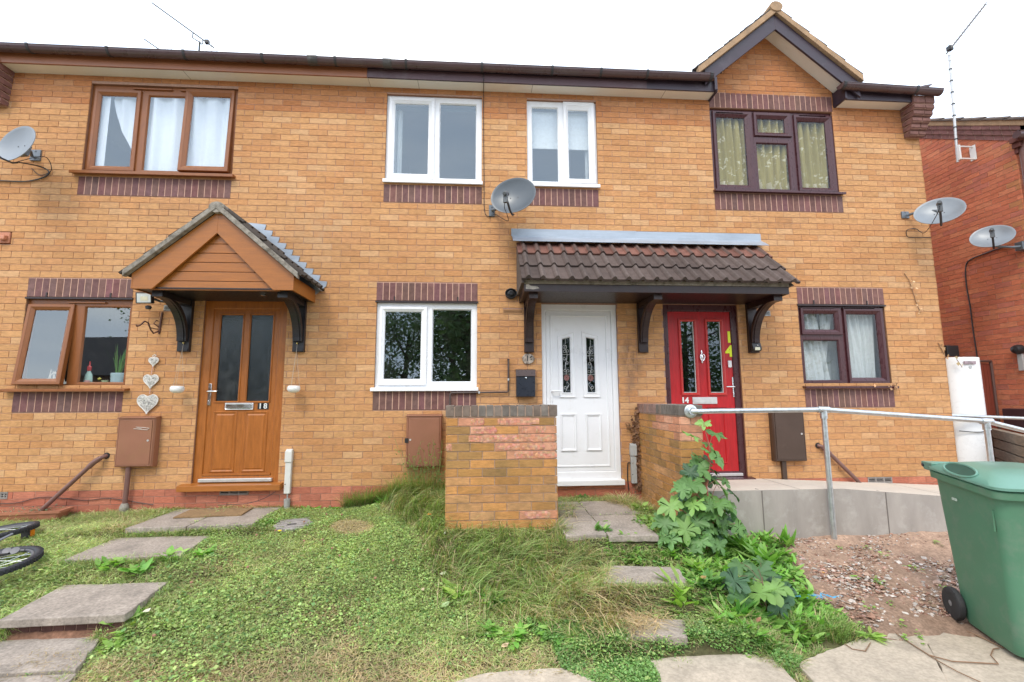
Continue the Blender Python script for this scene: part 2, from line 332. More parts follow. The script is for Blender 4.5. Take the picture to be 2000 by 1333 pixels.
sd = bpy.data.lights.new('sun', 'SUN'); sd.energy = 1.5; sd.angle = math.radians(18); sd.color = (1.0, .90, .76)
so = bpy.data.objects.new('sun', sd); COL.objects.link(so); so.rotation_euler = (math.radians(38), 0, math.radians(-25))
SC.view_settings.view_transform = 'Standard'; SC.view_settings.look = 'None'; SC.view_settings.exposure = .35; SC.view_settings.gamma = 1
SC.cycles.max_bounces = 8; SC.cycles.transparent_max_bounces = 24; SC.cycles.diffuse_bounces = 4
# ================================================================ THE TERRACE
REC = .035
H18 = thing('terraced_house', 'left-hand orange brick house of the terrace, with wood effect windows and a gabled porch', 'house', (-3.6, 0, 0))
H16 = thing('terraced_house', 'middle orange brick house of the terrace, with white plastic windows and a white front door', 'house', (.3, 0, 0))
H14 = thing('terraced_house', 'right-hand orange brick house of the terrace, with a red front door, and a gable above', 'house', (3.8, 0, 0))
B1, B2, XL, XR = -1.37, 1.93, -5.80, 5.80
ZT, ZB = 4.78, -.75
def rect(tl, br, Y=REC):
    a = P(*tl, Y); b = P(*br, Y); return [a.x, b.x, b.z, a.z]
OP = dict(W1=[-4.625,-2.943,3.56,4.69], W2=[-1.172,.003,3.56,4.70], W3=[.562,1.452,3.56,4.70], W4=[2.940,4.615,3.54,4.685],
          W5=[-5.043,-3.916,1.085,2.085], W6=[-1.218,-.045,1.07,2.075], W7=[3.918,5.063,1.085,2.09],
          D1=[-3.141,-2.222,.0,2.077], D2=[.715,1.630,-.02,2.075], D3=[2.200,3.140,.0,2.083])
SOL = dict(b1=[-4.64,-2.945,3.300,3.525], b2=[-1.175,.003,3.300,3.525], b3=[.562,1.448,3.300,3.525], b4=[2.938,4.640,3.300,3.525], l4=[2.944,4.62,4.687,4.90],
           l5=[-5.04,-3.925,2.10,2.315], b5=[-5.048,-3.922,.828,1.05], l6=[-1.22,-.044,2.095,2.312], b6=[-1.226,-.053,.828,1.05],
           l7=[3.922,5.063,2.10,2.312], b7=[3.922,5.066,.828,1.05])
VENT = dict(v18=[-3.58,-3.37,1.955,2.02], v16=[.255,.50,1.945,2.005], v14=[3.40,3.56,1.945,2.012], t=[-5.41,-5.28,2.70,2.845],
            g18a=[-5.09,-4.98,-.075,-.002], g18b=[-2.83,-2.53,-.075,-.002], g14=[4.62,4.93,-.075,-.002])
HOLES = list(OP.values()) + list(SOL.values()) + list(VENT.values())
GAPX, GAPZ = 3.77, 5.80      # brick apex of the gable
def gclip(z, u0, u1):
    if z < 4.91: return u0, u1
    h = (GAPZ-z)*1.06
    return max(u0, GAPX-h), min(u1, GAPX+h)
def bclip(z, u0, u1):
    if z < ZT: return u0, u1
    if z < 4.91: return 2.94, 4.64
    return gclip(z, u0, u1)
def owner(a, b): return lambda u: a <= u < b
for H, a, b in ((H18, XL-.3, B1), (H16, B1, B2), (H14, B2, XR+.3)):
    mb = MB()
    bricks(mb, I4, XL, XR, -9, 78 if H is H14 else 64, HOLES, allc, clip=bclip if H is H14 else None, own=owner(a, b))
    x0, x1 = max(a, XL), min(b, XR)
    mb.plate(x0, x1, ZB, ZT+.1, [h for h in HOLES], .0049, 1)
    if H is H14:
        mb.quad((2.94,.0049,4.89), (4.64,.0049,4.89), (GAPX+.02,.0049,GAPZ+.05), (GAPX-.02,.0049,GAPZ+.05), 1)
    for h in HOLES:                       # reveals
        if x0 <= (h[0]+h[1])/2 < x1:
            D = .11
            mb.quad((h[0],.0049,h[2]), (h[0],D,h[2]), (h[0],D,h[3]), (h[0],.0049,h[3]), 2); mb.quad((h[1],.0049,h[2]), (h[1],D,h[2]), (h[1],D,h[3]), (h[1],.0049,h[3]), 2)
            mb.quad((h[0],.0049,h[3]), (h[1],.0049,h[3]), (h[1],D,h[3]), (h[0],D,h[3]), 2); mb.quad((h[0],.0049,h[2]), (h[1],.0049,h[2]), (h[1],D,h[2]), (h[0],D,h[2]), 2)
    # side and rear walls
    if H is H18:
        Ms = Matrix.Translation((XL, 0, 0)) @ Matrix.Rotation(-PI/2, 4, 'Z')
        mb.quad((XL+.005,.005,ZB), (XL+.005,7.5,ZB), (XL+.005,7.5,ZT), (XL+.005,.005,ZT), 1); mb.quad((XL+.005,.005,ZT), (XL+.005,7.5,ZT), (XL+.005,3.75,7.05), (XL+.005,3.75,7.05), 1)
    if H is H14:
        Ms = Matrix.Translation((XR, 0, 0)) @ Matrix.Rotation(PI/2, 4, 'Z')
        bricks(mb, Ms, 0, 7.5, -9, 64, [], allc)
        mb.quad((XR-.005,.005,ZB), (XR-.005,7.5,ZB), (XR-.005,7.5,ZT), (XR-.005,.005,ZT), 1); mb.quad((XR-.005,.005,ZT), (XR-.005,7.5,ZT), (XR-.005,3.75,7.05), (XR-.005,3.75,7.05), 1)
    mb.quad((x0,7.5,ZB), (x1,7.5,ZB), (x1,7.5,ZT), (x0,7.5,ZT), 1)
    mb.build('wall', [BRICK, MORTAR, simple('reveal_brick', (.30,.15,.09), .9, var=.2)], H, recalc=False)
    # rooms behind the glass
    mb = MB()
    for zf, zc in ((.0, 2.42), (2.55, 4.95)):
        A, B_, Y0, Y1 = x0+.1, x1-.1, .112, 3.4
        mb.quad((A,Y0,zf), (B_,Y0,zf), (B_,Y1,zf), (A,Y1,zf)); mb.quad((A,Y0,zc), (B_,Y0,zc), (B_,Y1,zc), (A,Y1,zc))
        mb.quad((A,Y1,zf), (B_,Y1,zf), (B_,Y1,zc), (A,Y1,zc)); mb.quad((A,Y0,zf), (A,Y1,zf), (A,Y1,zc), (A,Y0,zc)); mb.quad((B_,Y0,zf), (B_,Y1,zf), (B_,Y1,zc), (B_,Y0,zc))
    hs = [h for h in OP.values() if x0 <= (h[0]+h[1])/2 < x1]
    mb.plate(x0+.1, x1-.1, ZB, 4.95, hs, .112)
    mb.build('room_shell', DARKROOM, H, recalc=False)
hs = {'b1':H18,'b5':H18,'l5':H18,'b2':H16,'b3':H16,'l6':H16,'b6':H16,'b4':H14,'l4':H14,'l7':H14,'b7':H14}
for k, H in hs.items():
    x0, x1, z0, z1 = SOL[k]
    o = soldier('brick_lintel' if k[0] == 'l' else 'brick_apron', x0, x1, z0, z1, H)
# concrete lintel drip strip above lower windows
for k, H in (('l5', H18), ('l6', H16), ('l7', H14)):
    x0, x1, z0, z1 = SOL[k]; mb = MB(); mb.box(x0-.01, x1+.01, -.012, .05, z0-.022, z0-.004)
    mb.box(x0+.20, x0+.216, -.010, .02, z0, z0+.05); mb.box(x1-.24, x1-.224, -.010, .02, z0, z0+.05); mb.build('drip_strip', DKBROWN, H)
# air bricks
def airbrick(v, H, name, mat, kind):
    x0, x1, z0, z1 = VENT[v]; mb = MB(); mb.rings(x0+.003, x1-.003, z0+.003, z1-.003, [(0,.01),(0,-.004),(.008,-.004),(.01,.0)]); mb.box(x0, x1, .03, .04, z0, z1, 1)
    if kind == 'louvre':
        n = 4
        for i in range(n):
            z = z0+.012+i*(z1-z0-.02)/n; mb.prism([(-.004,z), (.014,z+.008), (.014,z+.011), (-.004,z+.004)], x0+.01, x1-.01, 0, axis='x')
    else:
        for i in range(1, 3): mb.box(x0+(x1-x0)*i/3-.006, x0+(x1-x0)*i/3+.006, -.002, .02, z0, z1, 0)
        for i in range(1, 4): mb.box(x0, x1, 0, .02, z0+(z1-z0)*i/4-.003, z0+(z1-z0)*i/4+.003, 0)
    return mb.build(name, [mat, BLACK], H)
airbrick('v18', H18, 'air_vent', GREY, 'louvre'); airbrick('v16', H16, 'air_vent', simple('buff_clay', (.45,.25,.12), .9), 'louvre'); airbrick('v14', H14, 'air_vent', GREY, 'louvre')
for v, H in (('g18a', H18), ('g18b', H18), ('g14', H14)): airbrick(v, H, 'air_brick', simple('grey_clay', (.30,.27,.25), .9, dirt=((.1,.09,.08), .5, .8, .5)), 'grid')
mb = MB(); x0, x1, z0, z1 = VENT['t']; mb.box(x0+.01, x1-.01, -.012, .03, z0+.01, z1-.01); mb.prism([(-.012,z1-.05), (-.055,z1-.06), (-.06,z1-.10), (-.05,z1-.115), (-.012,z1-.09)], (x0+x1)/2-.04, (x0+x1)/2+.04, 0, axis='x')
mb.build('vent_terminal', simple('terracotta_plastic', (.50,.20,.11), .6), H18, bevel=.006)
# ---------------------------------------------------------------- windows
def window(H, key, mat, lights, sill, glass=None, open_=None, label=None, vents=(), sillmat=None, sillout=.055, sillside=.05):
    x0, x1, z0, z1 = OP[key]; fz0 = z0+.0
    holes = []; fr = MB(); Y = REC
    for l in lights: holes.append(l['r'])
    fr.plate(x0+.002, x1-.002, fz0+.002, z1-.002, holes, Y)
    fr.rings(x0+.002, x1-.002, fz0+.002, z1-.002, [(0, Y), (0, Y+.07)])
    for l in lights:
        r = l['r']
        if l['t'] == 'f': fr.rings(*r, [(0, Y), (.004, Y+.002), (.012, Y+.016), (.015, Y+.022)])
        else: fr.rings(*r, [(0, Y), (0, Y+.05)])
    for (a, b) in vents:
        fr.box(a[0], a[1], Y-.022, Y, b-.009, b+.009)
    F_ = fr.build('window', mat, H, bevel=.002)
    if label: F_['label'] = label
    for l in lights:
        r = l['r']; g = MB()
        if l['t'] == 'f':
            g.quad((r[0]+.01, Y+.02, r[2]+.01), (r[1]-.01, Y+.02, r[2]+.01), (r[1]-.01, Y+.02, r[3]-.01), (r[0]+.01, Y+.02, r[3]-.01)); g.build('pane', glass or GLASS, F_, recalc=False)
        else:
            q = l['g']; M = l.get('M', I4)
            s = MB(); o_ = .012; R = [r[0]-o_, r[1]+o_, r[2]-o_, r[3]+o_]
            i0 = max(.01, q[0]-R[0]); 
            y0 = Y-.001; yf = Y-.022
            # sash as four mitred sides following the real glass rectangle
            outs = [(R[0],R[2]), (R[1],R[2]), (R[1],R[3]), (R[0],R[3])]; ins = [(q[0],q[2]), (q[1],q[2]), (q[1],q[3]), (q[0],q[3])]
            def lerp(t, y): return [Vector((a[0]+(b[0]-a[0])*t, y, a[1]+(b[1]-a[1])*t)) for a, b in zip(outs, ins)]
            loops = [lerp(0, y0), lerp(0, yf+.004), lerp(.06, yf), lerp(.48, yf), lerp(.56, yf+.005), lerp(.85, yf+.016), lerp(1, yf+.024), lerp(1, yf+.035)]
            back = [lerp(0, y0+.03), lerp(1, y0+.03)]
            vs = [M @ v for lp in loops for v in lp]; fs = [(k*4+j, k*4+(j+1) % 4, (k+1)*4+(j+1) % 4, (k+1)*4+j) for k in range(len(loops)-1) for j in range(4)]
            s.add(vs, fs); vs = [M @ v for lp in (loops[0], back[0], back[1]) for v in lp]; s.add(vs, [(k*4+j, k*4+(j+1) % 4, (k+1)*4+(j+1) % 4, (k+1)*4+j) for k in range(2) for j in range(4)])
            S = s.build('sash', mat, F_)
            if 'label' in l: S['label'] = l['label']
            # seal line and pane
            g.add([M @ Vector(v) for v in ((q[0]-.003,yf+.03,q[2]-.003), (q[1]+.003,yf+.03,q[2]-.003), (q[1]+.003,yf+.03,q[3]+.003), (q[0]-.003,yf+.03,q[3]+.003))], [(0,1,2,3)])
            g.build('pane', glass or GLASS, F_, recalc=False)
    sm = sillmat or mat
    if sill:
        s = MB(); a, b, zt, zb = sill; s.prism([(.03, zt+.004), (-sillout, zt-.006), (-sillout, zb), (-sillout+.012, zb-.002), (-sillout+.012, zb+.008), (.03, zb+.012)], a, b, 0, axis='x')
        s.build('sill', sm, F_, bevel=.002)
    return F_
def Lf(tl, br): return dict(t='f', r=rect(tl, br))
def Ls(otl, obr, gtl, gbr, **k): return dict(t='s', r=[a+b for a, b in zip(rect(otl, obr), (.014,-.014,.014,-.014))], g=rect(gtl, gbr, REC-.005), **k)
def tilt(x, z, deg, axis='X', y=REC): return T((x, y, z)) @ Matrix.Rotation(math.radians(deg), 4, axis) @ T((-x, -y, -z))
r1 = Ls((365.5,174.9), (449,340.3), (377,188), (439.5,328.6)); r1['M'] = tilt(r1['r'][0], r1['r'][3], -2.0); r1['label'] = 'right-hand sash left slightly open at the bottom'
W1 = window(H18, 'W1', OAKW, [Ls((189,175.8), (263,336.5), (197.9,185.9), (252,325.5)), Lf((289.9,185.9), (349.7,335.5)), r1], (-4.70,-2.90,3.575,3.535), vents=[((-4.16,-3.72), 4.655), ((-3.62,-3.3), 4.655)], sillout=.07)
W2 = window(H16, 'W2', WHITE, [Ls((760.9,191.4), (847.5,353), (772.2,201.8), (834.9,340.4)), Lf((858.2,200.8), (931,351.4))], (-1.185,.012,3.582,3.535), sillout=.045)
W3 = window(H16, 'W3', WHITE, [Lf((1037.2,208), (1093,356.2)), Ls((1099,200.2), (1163.8,360.9), (1109.3,215.3), (1151.5,349.9))], (.55,1.465,3.582,3.535), sillout=.045)
W4 = window(H14, 'W4', ROSE, [Ls((1389.4,217.6), (1476.8,373.2), (1398.8,228.8), (1463.3,362)), Ls((1469.3,220.6), (1545.8,269.3), (1479.4,231.8), (1533.8,260)),
            Lf((1476.4,278.3), (1547,371.3)), Ls((1547.7,225), (1638.8,377), (1557.4,237), (1623,367.6))], (2.925,4.65,3.558,3.525), GLASSL, vents=[((3.03,3.4), 4.628), ((4.16,4.53), 4.628)], sillout=.06)
r5 = Ls((57.8,594.5), (131.5,753), (68.6,606), (118.8,741)); r5['M'] = tilt(r5['r'][0], r5['r'][3], -5.0); r5['label'] = 'left-hand sash standing open at the bottom'
W5 = window(H18, 'W5', OAKW, [r5, Lf((166,598.5), (240.9,749))], (-5.13,-3.86,1.083,1.05), vents=[((-4.62,-4.22), 2.045)], sillout=.075)
W6 = window(H16, 'W6', WHITE, [Ls((742.7,599.2), (832.5,752.7), (752.6,609.1), (820.3,740.5)), Lf((844,603.2), (921.6,747.7))], (-1.25,-.03,1.084,1.042), sillout=.045)
W7 = window(H14, 'W7', ROSE, [Ls((1560.5,601.4), (1644.9,655), (1570.9,613.1), (1632,644)), Lf((1567.7,663.5), (1645.5,744.8)), Ls((1644,601.4), (1736.9,750.5), (1653.4,614), (1723.7,737.9))],
            (3.90,5.09,1.085,1.055), GLASSL, vents=[((3.99,4.40), 2.055), ((4.52,4.94), 2.055)], sillout=.06)
# curtains
def curtain(x0, x1, z0, z1, y, mat, F_, name='curtain', amp=.02, waves=9, lean=0, gather=0, nz=14, bottom=None):
    n = 70; mb = MB(); vs = []; ph = [random.uniform(0, 6) for _ in range(4)]
    for j in range(nz+1):
        v = j/nz
        for i in range(n+1):
            u = i/n; a = amp*(.5+.5*v if gather == 0 else 1)
            x = x0+(x1-x0)*u + lean*(1-v)*u*(x1-x0)
            yy = y + a*math.sin(u*waves*2*PI+ph[0]+.8*math.sin(v*3+ph[1])) + .4*a*math.sin(u*waves*3.7*PI+ph[2]+v*2)
            zb = z0 if bottom is None else bottom(u)
            vs.append((x, yy, zb+(z1-zb)*v))
    fs = [(j*(n+1)+i, j*(n+1)+i+1, (j+1)*(n+1)+i+1, (j+1)*(n+1)+i) for j in range(nz) for i in range(n)]
    mb.add(vs, fs); return mb.build(name, mat, F_, smooth=True, recalc=False, angle=180)
curtain(-3.95, -2.97, 3.57, 4.62, .090, SHEET, W1, 'sheet_curtain', .022, 4.5)
curtain(-4.42, -3.90, 3.57, 4.62, .092, SHEET, W1, 'sheet_curtain', .016, 3, bottom=lambda u: 4.6-1.04*min(1, (u*1.02+.01))**.62)
curtain(-4.60, -4.44, 3.57, 4.62, .075, SHEET, W1, 'sheet_curtain', .006, 1)
curtain(-1.12, -1.0, 3.57, 4.6, .17, NET, W2, 'curtain', .015, 2)
curtain(-1.165, -.01, 4.585, 4.64, .14, simple('dark_blind_cassette', (.05,.07,.06), .6), W2, 'blind_cassette', .0, 1)
mb = MB(); mb.box(.60, 1.42, .13, .134, 4.13, 4.62); mb.box(.60, 1.42, .125, .14, 4.115, 4.135); mb.build('roller_blind', BLIND, W3)
curtain(1.33, 1.43, 3.57, 4.6, .17, NET, W3, 'curtain', .015, 2)
for a, b in ((2.97, 3.52), (3.50, 4.06), (4.04, 4.60)):
    curtain(a, b, 3.60, 4.60, .100, GOLD, W4, 'floral_curtain', .034, 5.5, bottom=lambda u: 3.60+.02*math.sin(u*9))
curtain(2.97, 4.60, 3.56, 3.72, .105, clothmat('cream_lace', (.62,.55,.36), (.78,.74,.6), .3, .7), W4, 'lace_hem', .035, 13)
for a, b, ln in ((3.96, 4.24, .5), (4.30, 4.47, -1.2), (4.50, 4.80, .35), (4.78, 5.03, -.2)):
    curtain(a, b, 1.10, 2.04, .14, NET, W7, 'net_curtain', .018, 4, lean=ln)
curtain(3.95, 5.04, 1.09, 2.06, .20, clothmat('grey_net', (.40,.45,.46), trans=.4), W7, 'net_curtain', .012, 12)
# ---------------------------------------------------------------- doors
def doorframe(key, mat, leaf, H, sillm=None, fd=.03):
    x0, x1, z0, z1 = OP[key]; fr = MB()
    fr.plate(x0+.002, x1-.002, z0+.002, z1-.002, [leaf], fd); fr.rings(x0+.002, x1-.002, z0+.002, z1-.002, [(0,fd),(0,fd+.07)])
    fr.rings(*leaf, [(0,fd),(.006,fd+.002),(.012,fd+.014),(.014,fd+.05)]); return fr.build('door', mat, H, bevel=.0015)
def panelmould(mb, r, y, mi=0):       # raised and fielded panel
    mb.rings(*r, [(-.002,y+.001),(.006,y-.009),(.014,y-.009),(.024,y-.001),(.03,y-.001),(.045,y-.007)], mi); i = .045
    mb.quad((r[0]+i,y-.007,r[2]+i), (r[1]-i,y-.007,r[2]+i), (r[1]-i,y-.007,r[3]-i), (r[0]+i,y-.007,r[3]-i), mi)
def lever(px, py, plate, F_, mat, dirx, y):
    mb = MB(); a = P(*plate[0], y); b = P(*plate[1], y)
    mb.box(a.x, b.x, y-.012, y, b.z, a.z); h = P(px, py, y); xc = (a.x+b.x)/2
    mb.tube([(xc, y-.01, h.z), (xc, y-.045, h.z), (xc+dirx*.02, y-.055, h.z), (xc+dirx*.11, y-.055, h.z)], .009, 10)
    mb.lathe([(.009,0),(.009,.004)], 12, T((xc, y-.012, b.z+.045)) @ Matrix.Rotation(PI/2, 4, 'X')); return mb.build('handle', mat, F_, smooth=True, bevel=.003)
DY = .045
# 18
lf = [-3.055, -2.310, .115, 1.995]
D1 = doorframe('D1', OAK, lf, H18); D1['label'] = 'oak coloured door frame'
g1 = rect((432.8,615.7), (463.9,783.5), DY); g2 = rect((491.2,615.7), (524,783.5), DY)
mb = MB(); mb.plate(*lf, [g1, g2], DY); mb.rings(*lf, [(0,DY),(0,DY+.04)])
for g in (g1, g2): mb.rings(*g, [(-.022,DY),(-.018,DY-.010),(-.010,DY-.010),(0,DY+.004),(0,DY+.02)])
for r in ((rect((417.6,803.8), (456.5,922.9), DY)), (rect((478.4,803.8), (517.2,921.9), DY))): panelmould(mb, r, DY)
mb.box(lf[0]+.01, lf[1]-.01, DY-.022, DY, lf[2]+.012, lf[2]+.03)
lf1 = mb.build('door_leaf', OAK, D1, bevel=.0015)
for g in (g1, g2):
    mb = MB(); mb.quad((g[0],DY+.012,g[2]), (g[1],DY+.012,g[2]), (g[1],DY+.012,g[3]), (g[0],DY+.012,g[3])); mb.build('door_glass', GLASSD, D1, recalc=False)
mb = MB(); r = rect((440.6,787.2), (495.3,800.8), DY); mb.rings(*r, [(0,DY),(0,DY-.014),(.006,DY-.018),(.014,DY-.012)]); mb.box(r[0]+.012, r[1]-.012, DY-.014, DY-.001, r[2]+.012, r[3]-.012); mb.build('letter_plate', CHROME, D1, bevel=.003)
r = rect((503.0,788.3), (513.5,799.8), DY-.004)
for ch, q in (('1', rect((504.2,788.2), (512.8,799.6), DY-.004)), ('8', rect((513.2,788.2), (523.8,799.6), DY-.004))):
    mb = MB(); mb.box(q[0]-.004, q[1]+.002, DY-.004, DY-.001, q[2]-.002, q[3]+.002); mb.build('number_tile', BLACK, D1)
    textmesh(ch, .082, T(((q[0]+q[1])/2, DY-.0065, (q[2]+q[3])/2)), WHITEM, 'house_number', D1, .0015, .0015)
lever(415, 765, ((405.8,750), (411.5,792)), D1, CHROME, 1, DY)
mb = MB(); mb.box(lf[0]-.01, lf[1]+.02, DY-.05, DY+.02, .062, .098); mb.build('threshold_strip', simple('aluminium', (.7,.7,.7), .35, .8), D1, bevel=.004)
mb = MB(); mb.prism([(.05,.055), (-.085,.040), (-.085,-.02), (.05,-.02)], -3.235, -2.165, 0, axis='x'); mb.build('door_sill', OAKH, D1, bevel=.003)
# 16
fx = [.76, 1.575, .10, 2.01]; D2 = doorframe('D2', WHITE, fx, H16)
mb = MB(); lf = [.775, 1.56, .115, 1.995]
def opoly(pts, y): return [P(a, b, y) for a, b in pts]
gl = [opoly([(1097.4,663.4),(1112.6,659.7),(1114.9,767.5),(1100.2,767.5)], DY), opoly([(1144.3,659.7),(1160.1,663.6),(1163,767.1),(1148,767.1)], DY)]
sr = [opoly([(1089.6,656.9),(1120.3,648.4),(1124,776),(1093,776)], DY), opoly([(1136.3,648.4),(1168.3,656.9),(1172,775.5),(1140.7,775.5)], DY)]
mb.plate(*lf, [[min(v.x for v in G)+.002, max(v.x for v in G)-.002, min(v.z for v in G)+.002, max(v.z for v in G)-.002] for G in gl], DY); mb.rings(*lf, [(0,DY),(0,DY+.04)])
mb.rings(*[lf[0], lf[1], lf[2], lf[3]], [(.045,DY),(.05,DY-.010),(.062,DY-.010),(.066,DY)])
for G, S_ in zip(gl, sr):
    lp = []
    for t, yy in ((-.10,0), (-.08,-.016), (.12,-.016), (.2,-.011), (.7,-.011), (.85,-.018), (1,-.004), (1,.01)):
        lp.append([Vector((a.x+(b.x-a.x)*t, DY+yy, a.z+(b.z-a.z)*t)) for a, b in zip(S_, G)])
    mb.add([v for l_ in lp for v in l_], [(k*4+j, k*4+(j+1) % 4, (k+1)*4+(j+1) % 4, (k+1)*4+j) for k in range(len(lp)-1) for j in range(4)])
for r in (rect((1094.7,808.9), (1126.6,881), DY), rect((1143.9,808.9), (1175.6,880), DY)):
    mb.rings(*r, [(0,DY),(.0,DY-.014),(.008,DY-.016),(.016,DY-.008),(.022,DY-.008),(.026,DY-.001)])
mb.build('door_leaf', WHITE, D2, bevel=.0015)
for G, mir in zip(gl, (1, -1)):
    mb = MB(); mb.quad(*[Vector((v.x, DY+.008, v.z)) for v in G]); mb.build('door_glass', glassmat('dark_door_glass', (.10,.11,.11), 1.6), D2, recalc=False)
    # leaded rose
    cx = (G[0].x+G[1].x)/2; zt = G[1].z; zb = G[3].z; hh = zt-zb; W_ = abs(G[1].x-G[0].x); y = DY+.0055; mb = MB(); r0 = .0022
    X = lambda u: cx+mir*u*W_*.5; Z = lambda v: zt-v*hh
    def leaf_(u, v, a, l=.5, ww=.22):
        pts = []
        for t in np.linspace(0, 2*PI, 12, endpoint=False):
            p = l*(.5-.5*math.cos(t)); q = ww*math.sin(t)*(1-.35*math.cos(t))*.7
            pts.append((X(u+(p*math.cos(a)-q*math.sin(a))), y, Z(v)+(p*math.sin(a)+q*math.cos(a))*W_*.5))
        mb.tube(pts, r0, 5, 0, closed=True)
    mb.tube([(X(-.1),y,Z(0)), (X(-.1),y,Z(.12))], r0, 5); mb.tube([(X(0),y,Z(.22)), (X(.3),y,Z(.31)), (X(.1),y,Z(.42)), (X(-.2),y,Z(.5)), (X(0),y,Z(.66))], r0, 5)
    mb.tube([(X(.1),y,Z(.8)), (X(.7),y,Z(.85)), (X(.1),y,Z(.92)), (X(-.3),y,Z(.99))], r0, 5)
    for v in (.31, .665): mb.tube([(X(-1),y,Z(v)), (X(1),y,Z(v))], r0, 5)
    for (u, v, a) in ((0,.26,.5), (0,.27,2.6), (-.05,.4,2.7), (-.2,.47,.3), (0,.62,2.4), (0,.62,.4), (.0,.93,2.4)): leaf_(u, v, a, .75, .42)
    leaf_(-.1, .22, 1.9, 1.2, .55); leaf_(-.1, .22, 1.5, 1.1, .35)
    for rr in (.62, .42, .22): mb.tube([(X(.05+rr*math.cos(t)), y, Z(.73)+rr*W_*.55*math.sin(t)) for t in np.linspace(0, 2*PI, 12, endpoint=False)], r0*1.2, 5, 1, closed=True)
    mb.build('leaded_rose', [simple('lead_strip', (.55,.55,.53), .5, .5), simple('pink_glass_line', (.50,.22,.20), .4)], D2)
lever(1078, 764.5, ((1074.5,752), (1079.5,784)), D2, WHITE, 1, DY)
mb = MB(); mb.prism([(.05,.03), (-.05,.02), (-.05,-.035), (.05,-.035)], .70, 1.648, 0, axis='x'); mb.build('door_sill', WHITE, D2, bevel=.003)
# 14
lf = [2.262, 3.07, .075, 2.01]
D3 = doorframe('D3', ROSE, lf, H14); D3['label'] = 'dark purple door frame'
gs = [(rect((1328.9,628.6), (1360.9,767.3), DY), rect((1323.3,623.7), (1366.2,772.2), DY)), (rect((1380.7,628.6), (1413.7,767.3), DY), rect((1375.8,623.7), (1420.3,772.2), DY))]
mb = MB(); mb.plate(*lf, [g for g, s in gs], DY); mb.rings(*lf, [(0,DY),(0,DY+.04)])
for g, s_ in gs: mb.rings(*g, [(-.034,DY),(-.032,DY-.016),(-.018,DY-.020),(-.004,DY-.008),(0,DY+.01)], 1)
for a, b in ((2.40,2.60), (2.72,2.93)):
    r = [a, b, .17, .80]; mb.rings(*r, [(0,DY),(.006,DY-.008),(.016,DY-.008),(.022,DY),(.03,DY+.003)], 0)
mb.box(2.70, 2.95, DY-.01, DY, .835, .843)
lfo = mb.build('door_leaf', [RED, REDT], D3, bevel=.0015); lfo['label'] = 'wood grained red door leaf'
for g, s_ in gs:
    mb = MB(); mb.quad((g[0],DY+.006,g[2]), (g[1],DY+.006,g[2]), (g[1],DY+.006,g[3]), (g[0],DY+.006,g[3])); mb.build('door_glass', glassmat('dark_red_door_glass', (.25,.29,.27), 1.9), D3, recalc=False)
    mb = MB(); mb.box(g[1]-.012, g[1]-.002, DY-.002, DY+.004, g[2], g[3]); mb.box(g[0], g[1]-.012, DY-.002, DY+.004, g[2], g[2]+.008); mb.build('glazing_seal', SEAL, D3)
k = P(1371, 698, DY-.01); mb = MB(); mb.tube([k+Vector((.028*math.cos(t)*(1+.15*math.sin(t)), -.012, .042*math.sin(t)-.005)) for t in np.linspace(0, 2*PI, 16, endpoint=False)], .0055, 8, closed=True)
mb.lathe([(.004,-.075),(.010,-.06),(.005,-.045),(.016,-.03),(.020,0),(.014,.03),(.005,.045),(.010,.06),(.003,.085)], 10, T(k), ay=.5); mb.build('door_knocker', CHROME, D3, smooth=True)
for ch, a, b in (('1', (1417,648.5), (1430.5,671.5)), ('4', (1417,673.5), (1431.5,701))):
    q = rect(a, b, DY-.002); textmesh(ch, .185, T(((q[0]+q[1])/2, DY-.003, (q[2]+q[3])/2)), YELLOW, 'house_number', D3, .0015, .007)
for ch, x in (('1', 1334.4), ('4', 1341.6)):
    q = P(x, 782.6, DY-.004); textmesh(ch, .092, T((q.x, DY-.004, q.z)), WHITEM, 'house_number', D3, .002, .0035)
mb = MB(); r = rect((1420.8,704.8), (1428.8,718.2), DY); mb.box(r[0], r[1], DY-.016, DY, r[2], r[3]); mb.build('door_bell_push', WHITEM, D3, bevel=.006)
lever(1425, 756, ((1428.8,737), (1433.6,776)), D3, CHROME, -1, DY)
mb = MB(); r = rect((1352,776.2), (1400.5,789.2), DY); mb.box(r[0], r[1], DY-.009, DY, r[2], r[3]); mb.box(r[0]+.014, r[1]-.014, DY-.013, DY-.009, r[2]+.012, r[3]-.012); mb.build('letter_plate', simple('satin_steel', (.68,.67,.66), .35, .6), D3, bevel=.003)
mb = MB(); mb.box(lf[0]-.01, lf[1]+.01, DY-.05, DY+.02, .035, .07); mb.build('threshold_strip', MATS['aluminium'], D3, bevel=.004)
mb = MB(); mb.prism([(.05,.035), (-.085,.022), (-.085,-.012), (.05,-.012)], 2.16, 3.185, 0, axis='x'); mb.build('door_sill', ROSE, D3, bevel=.003)
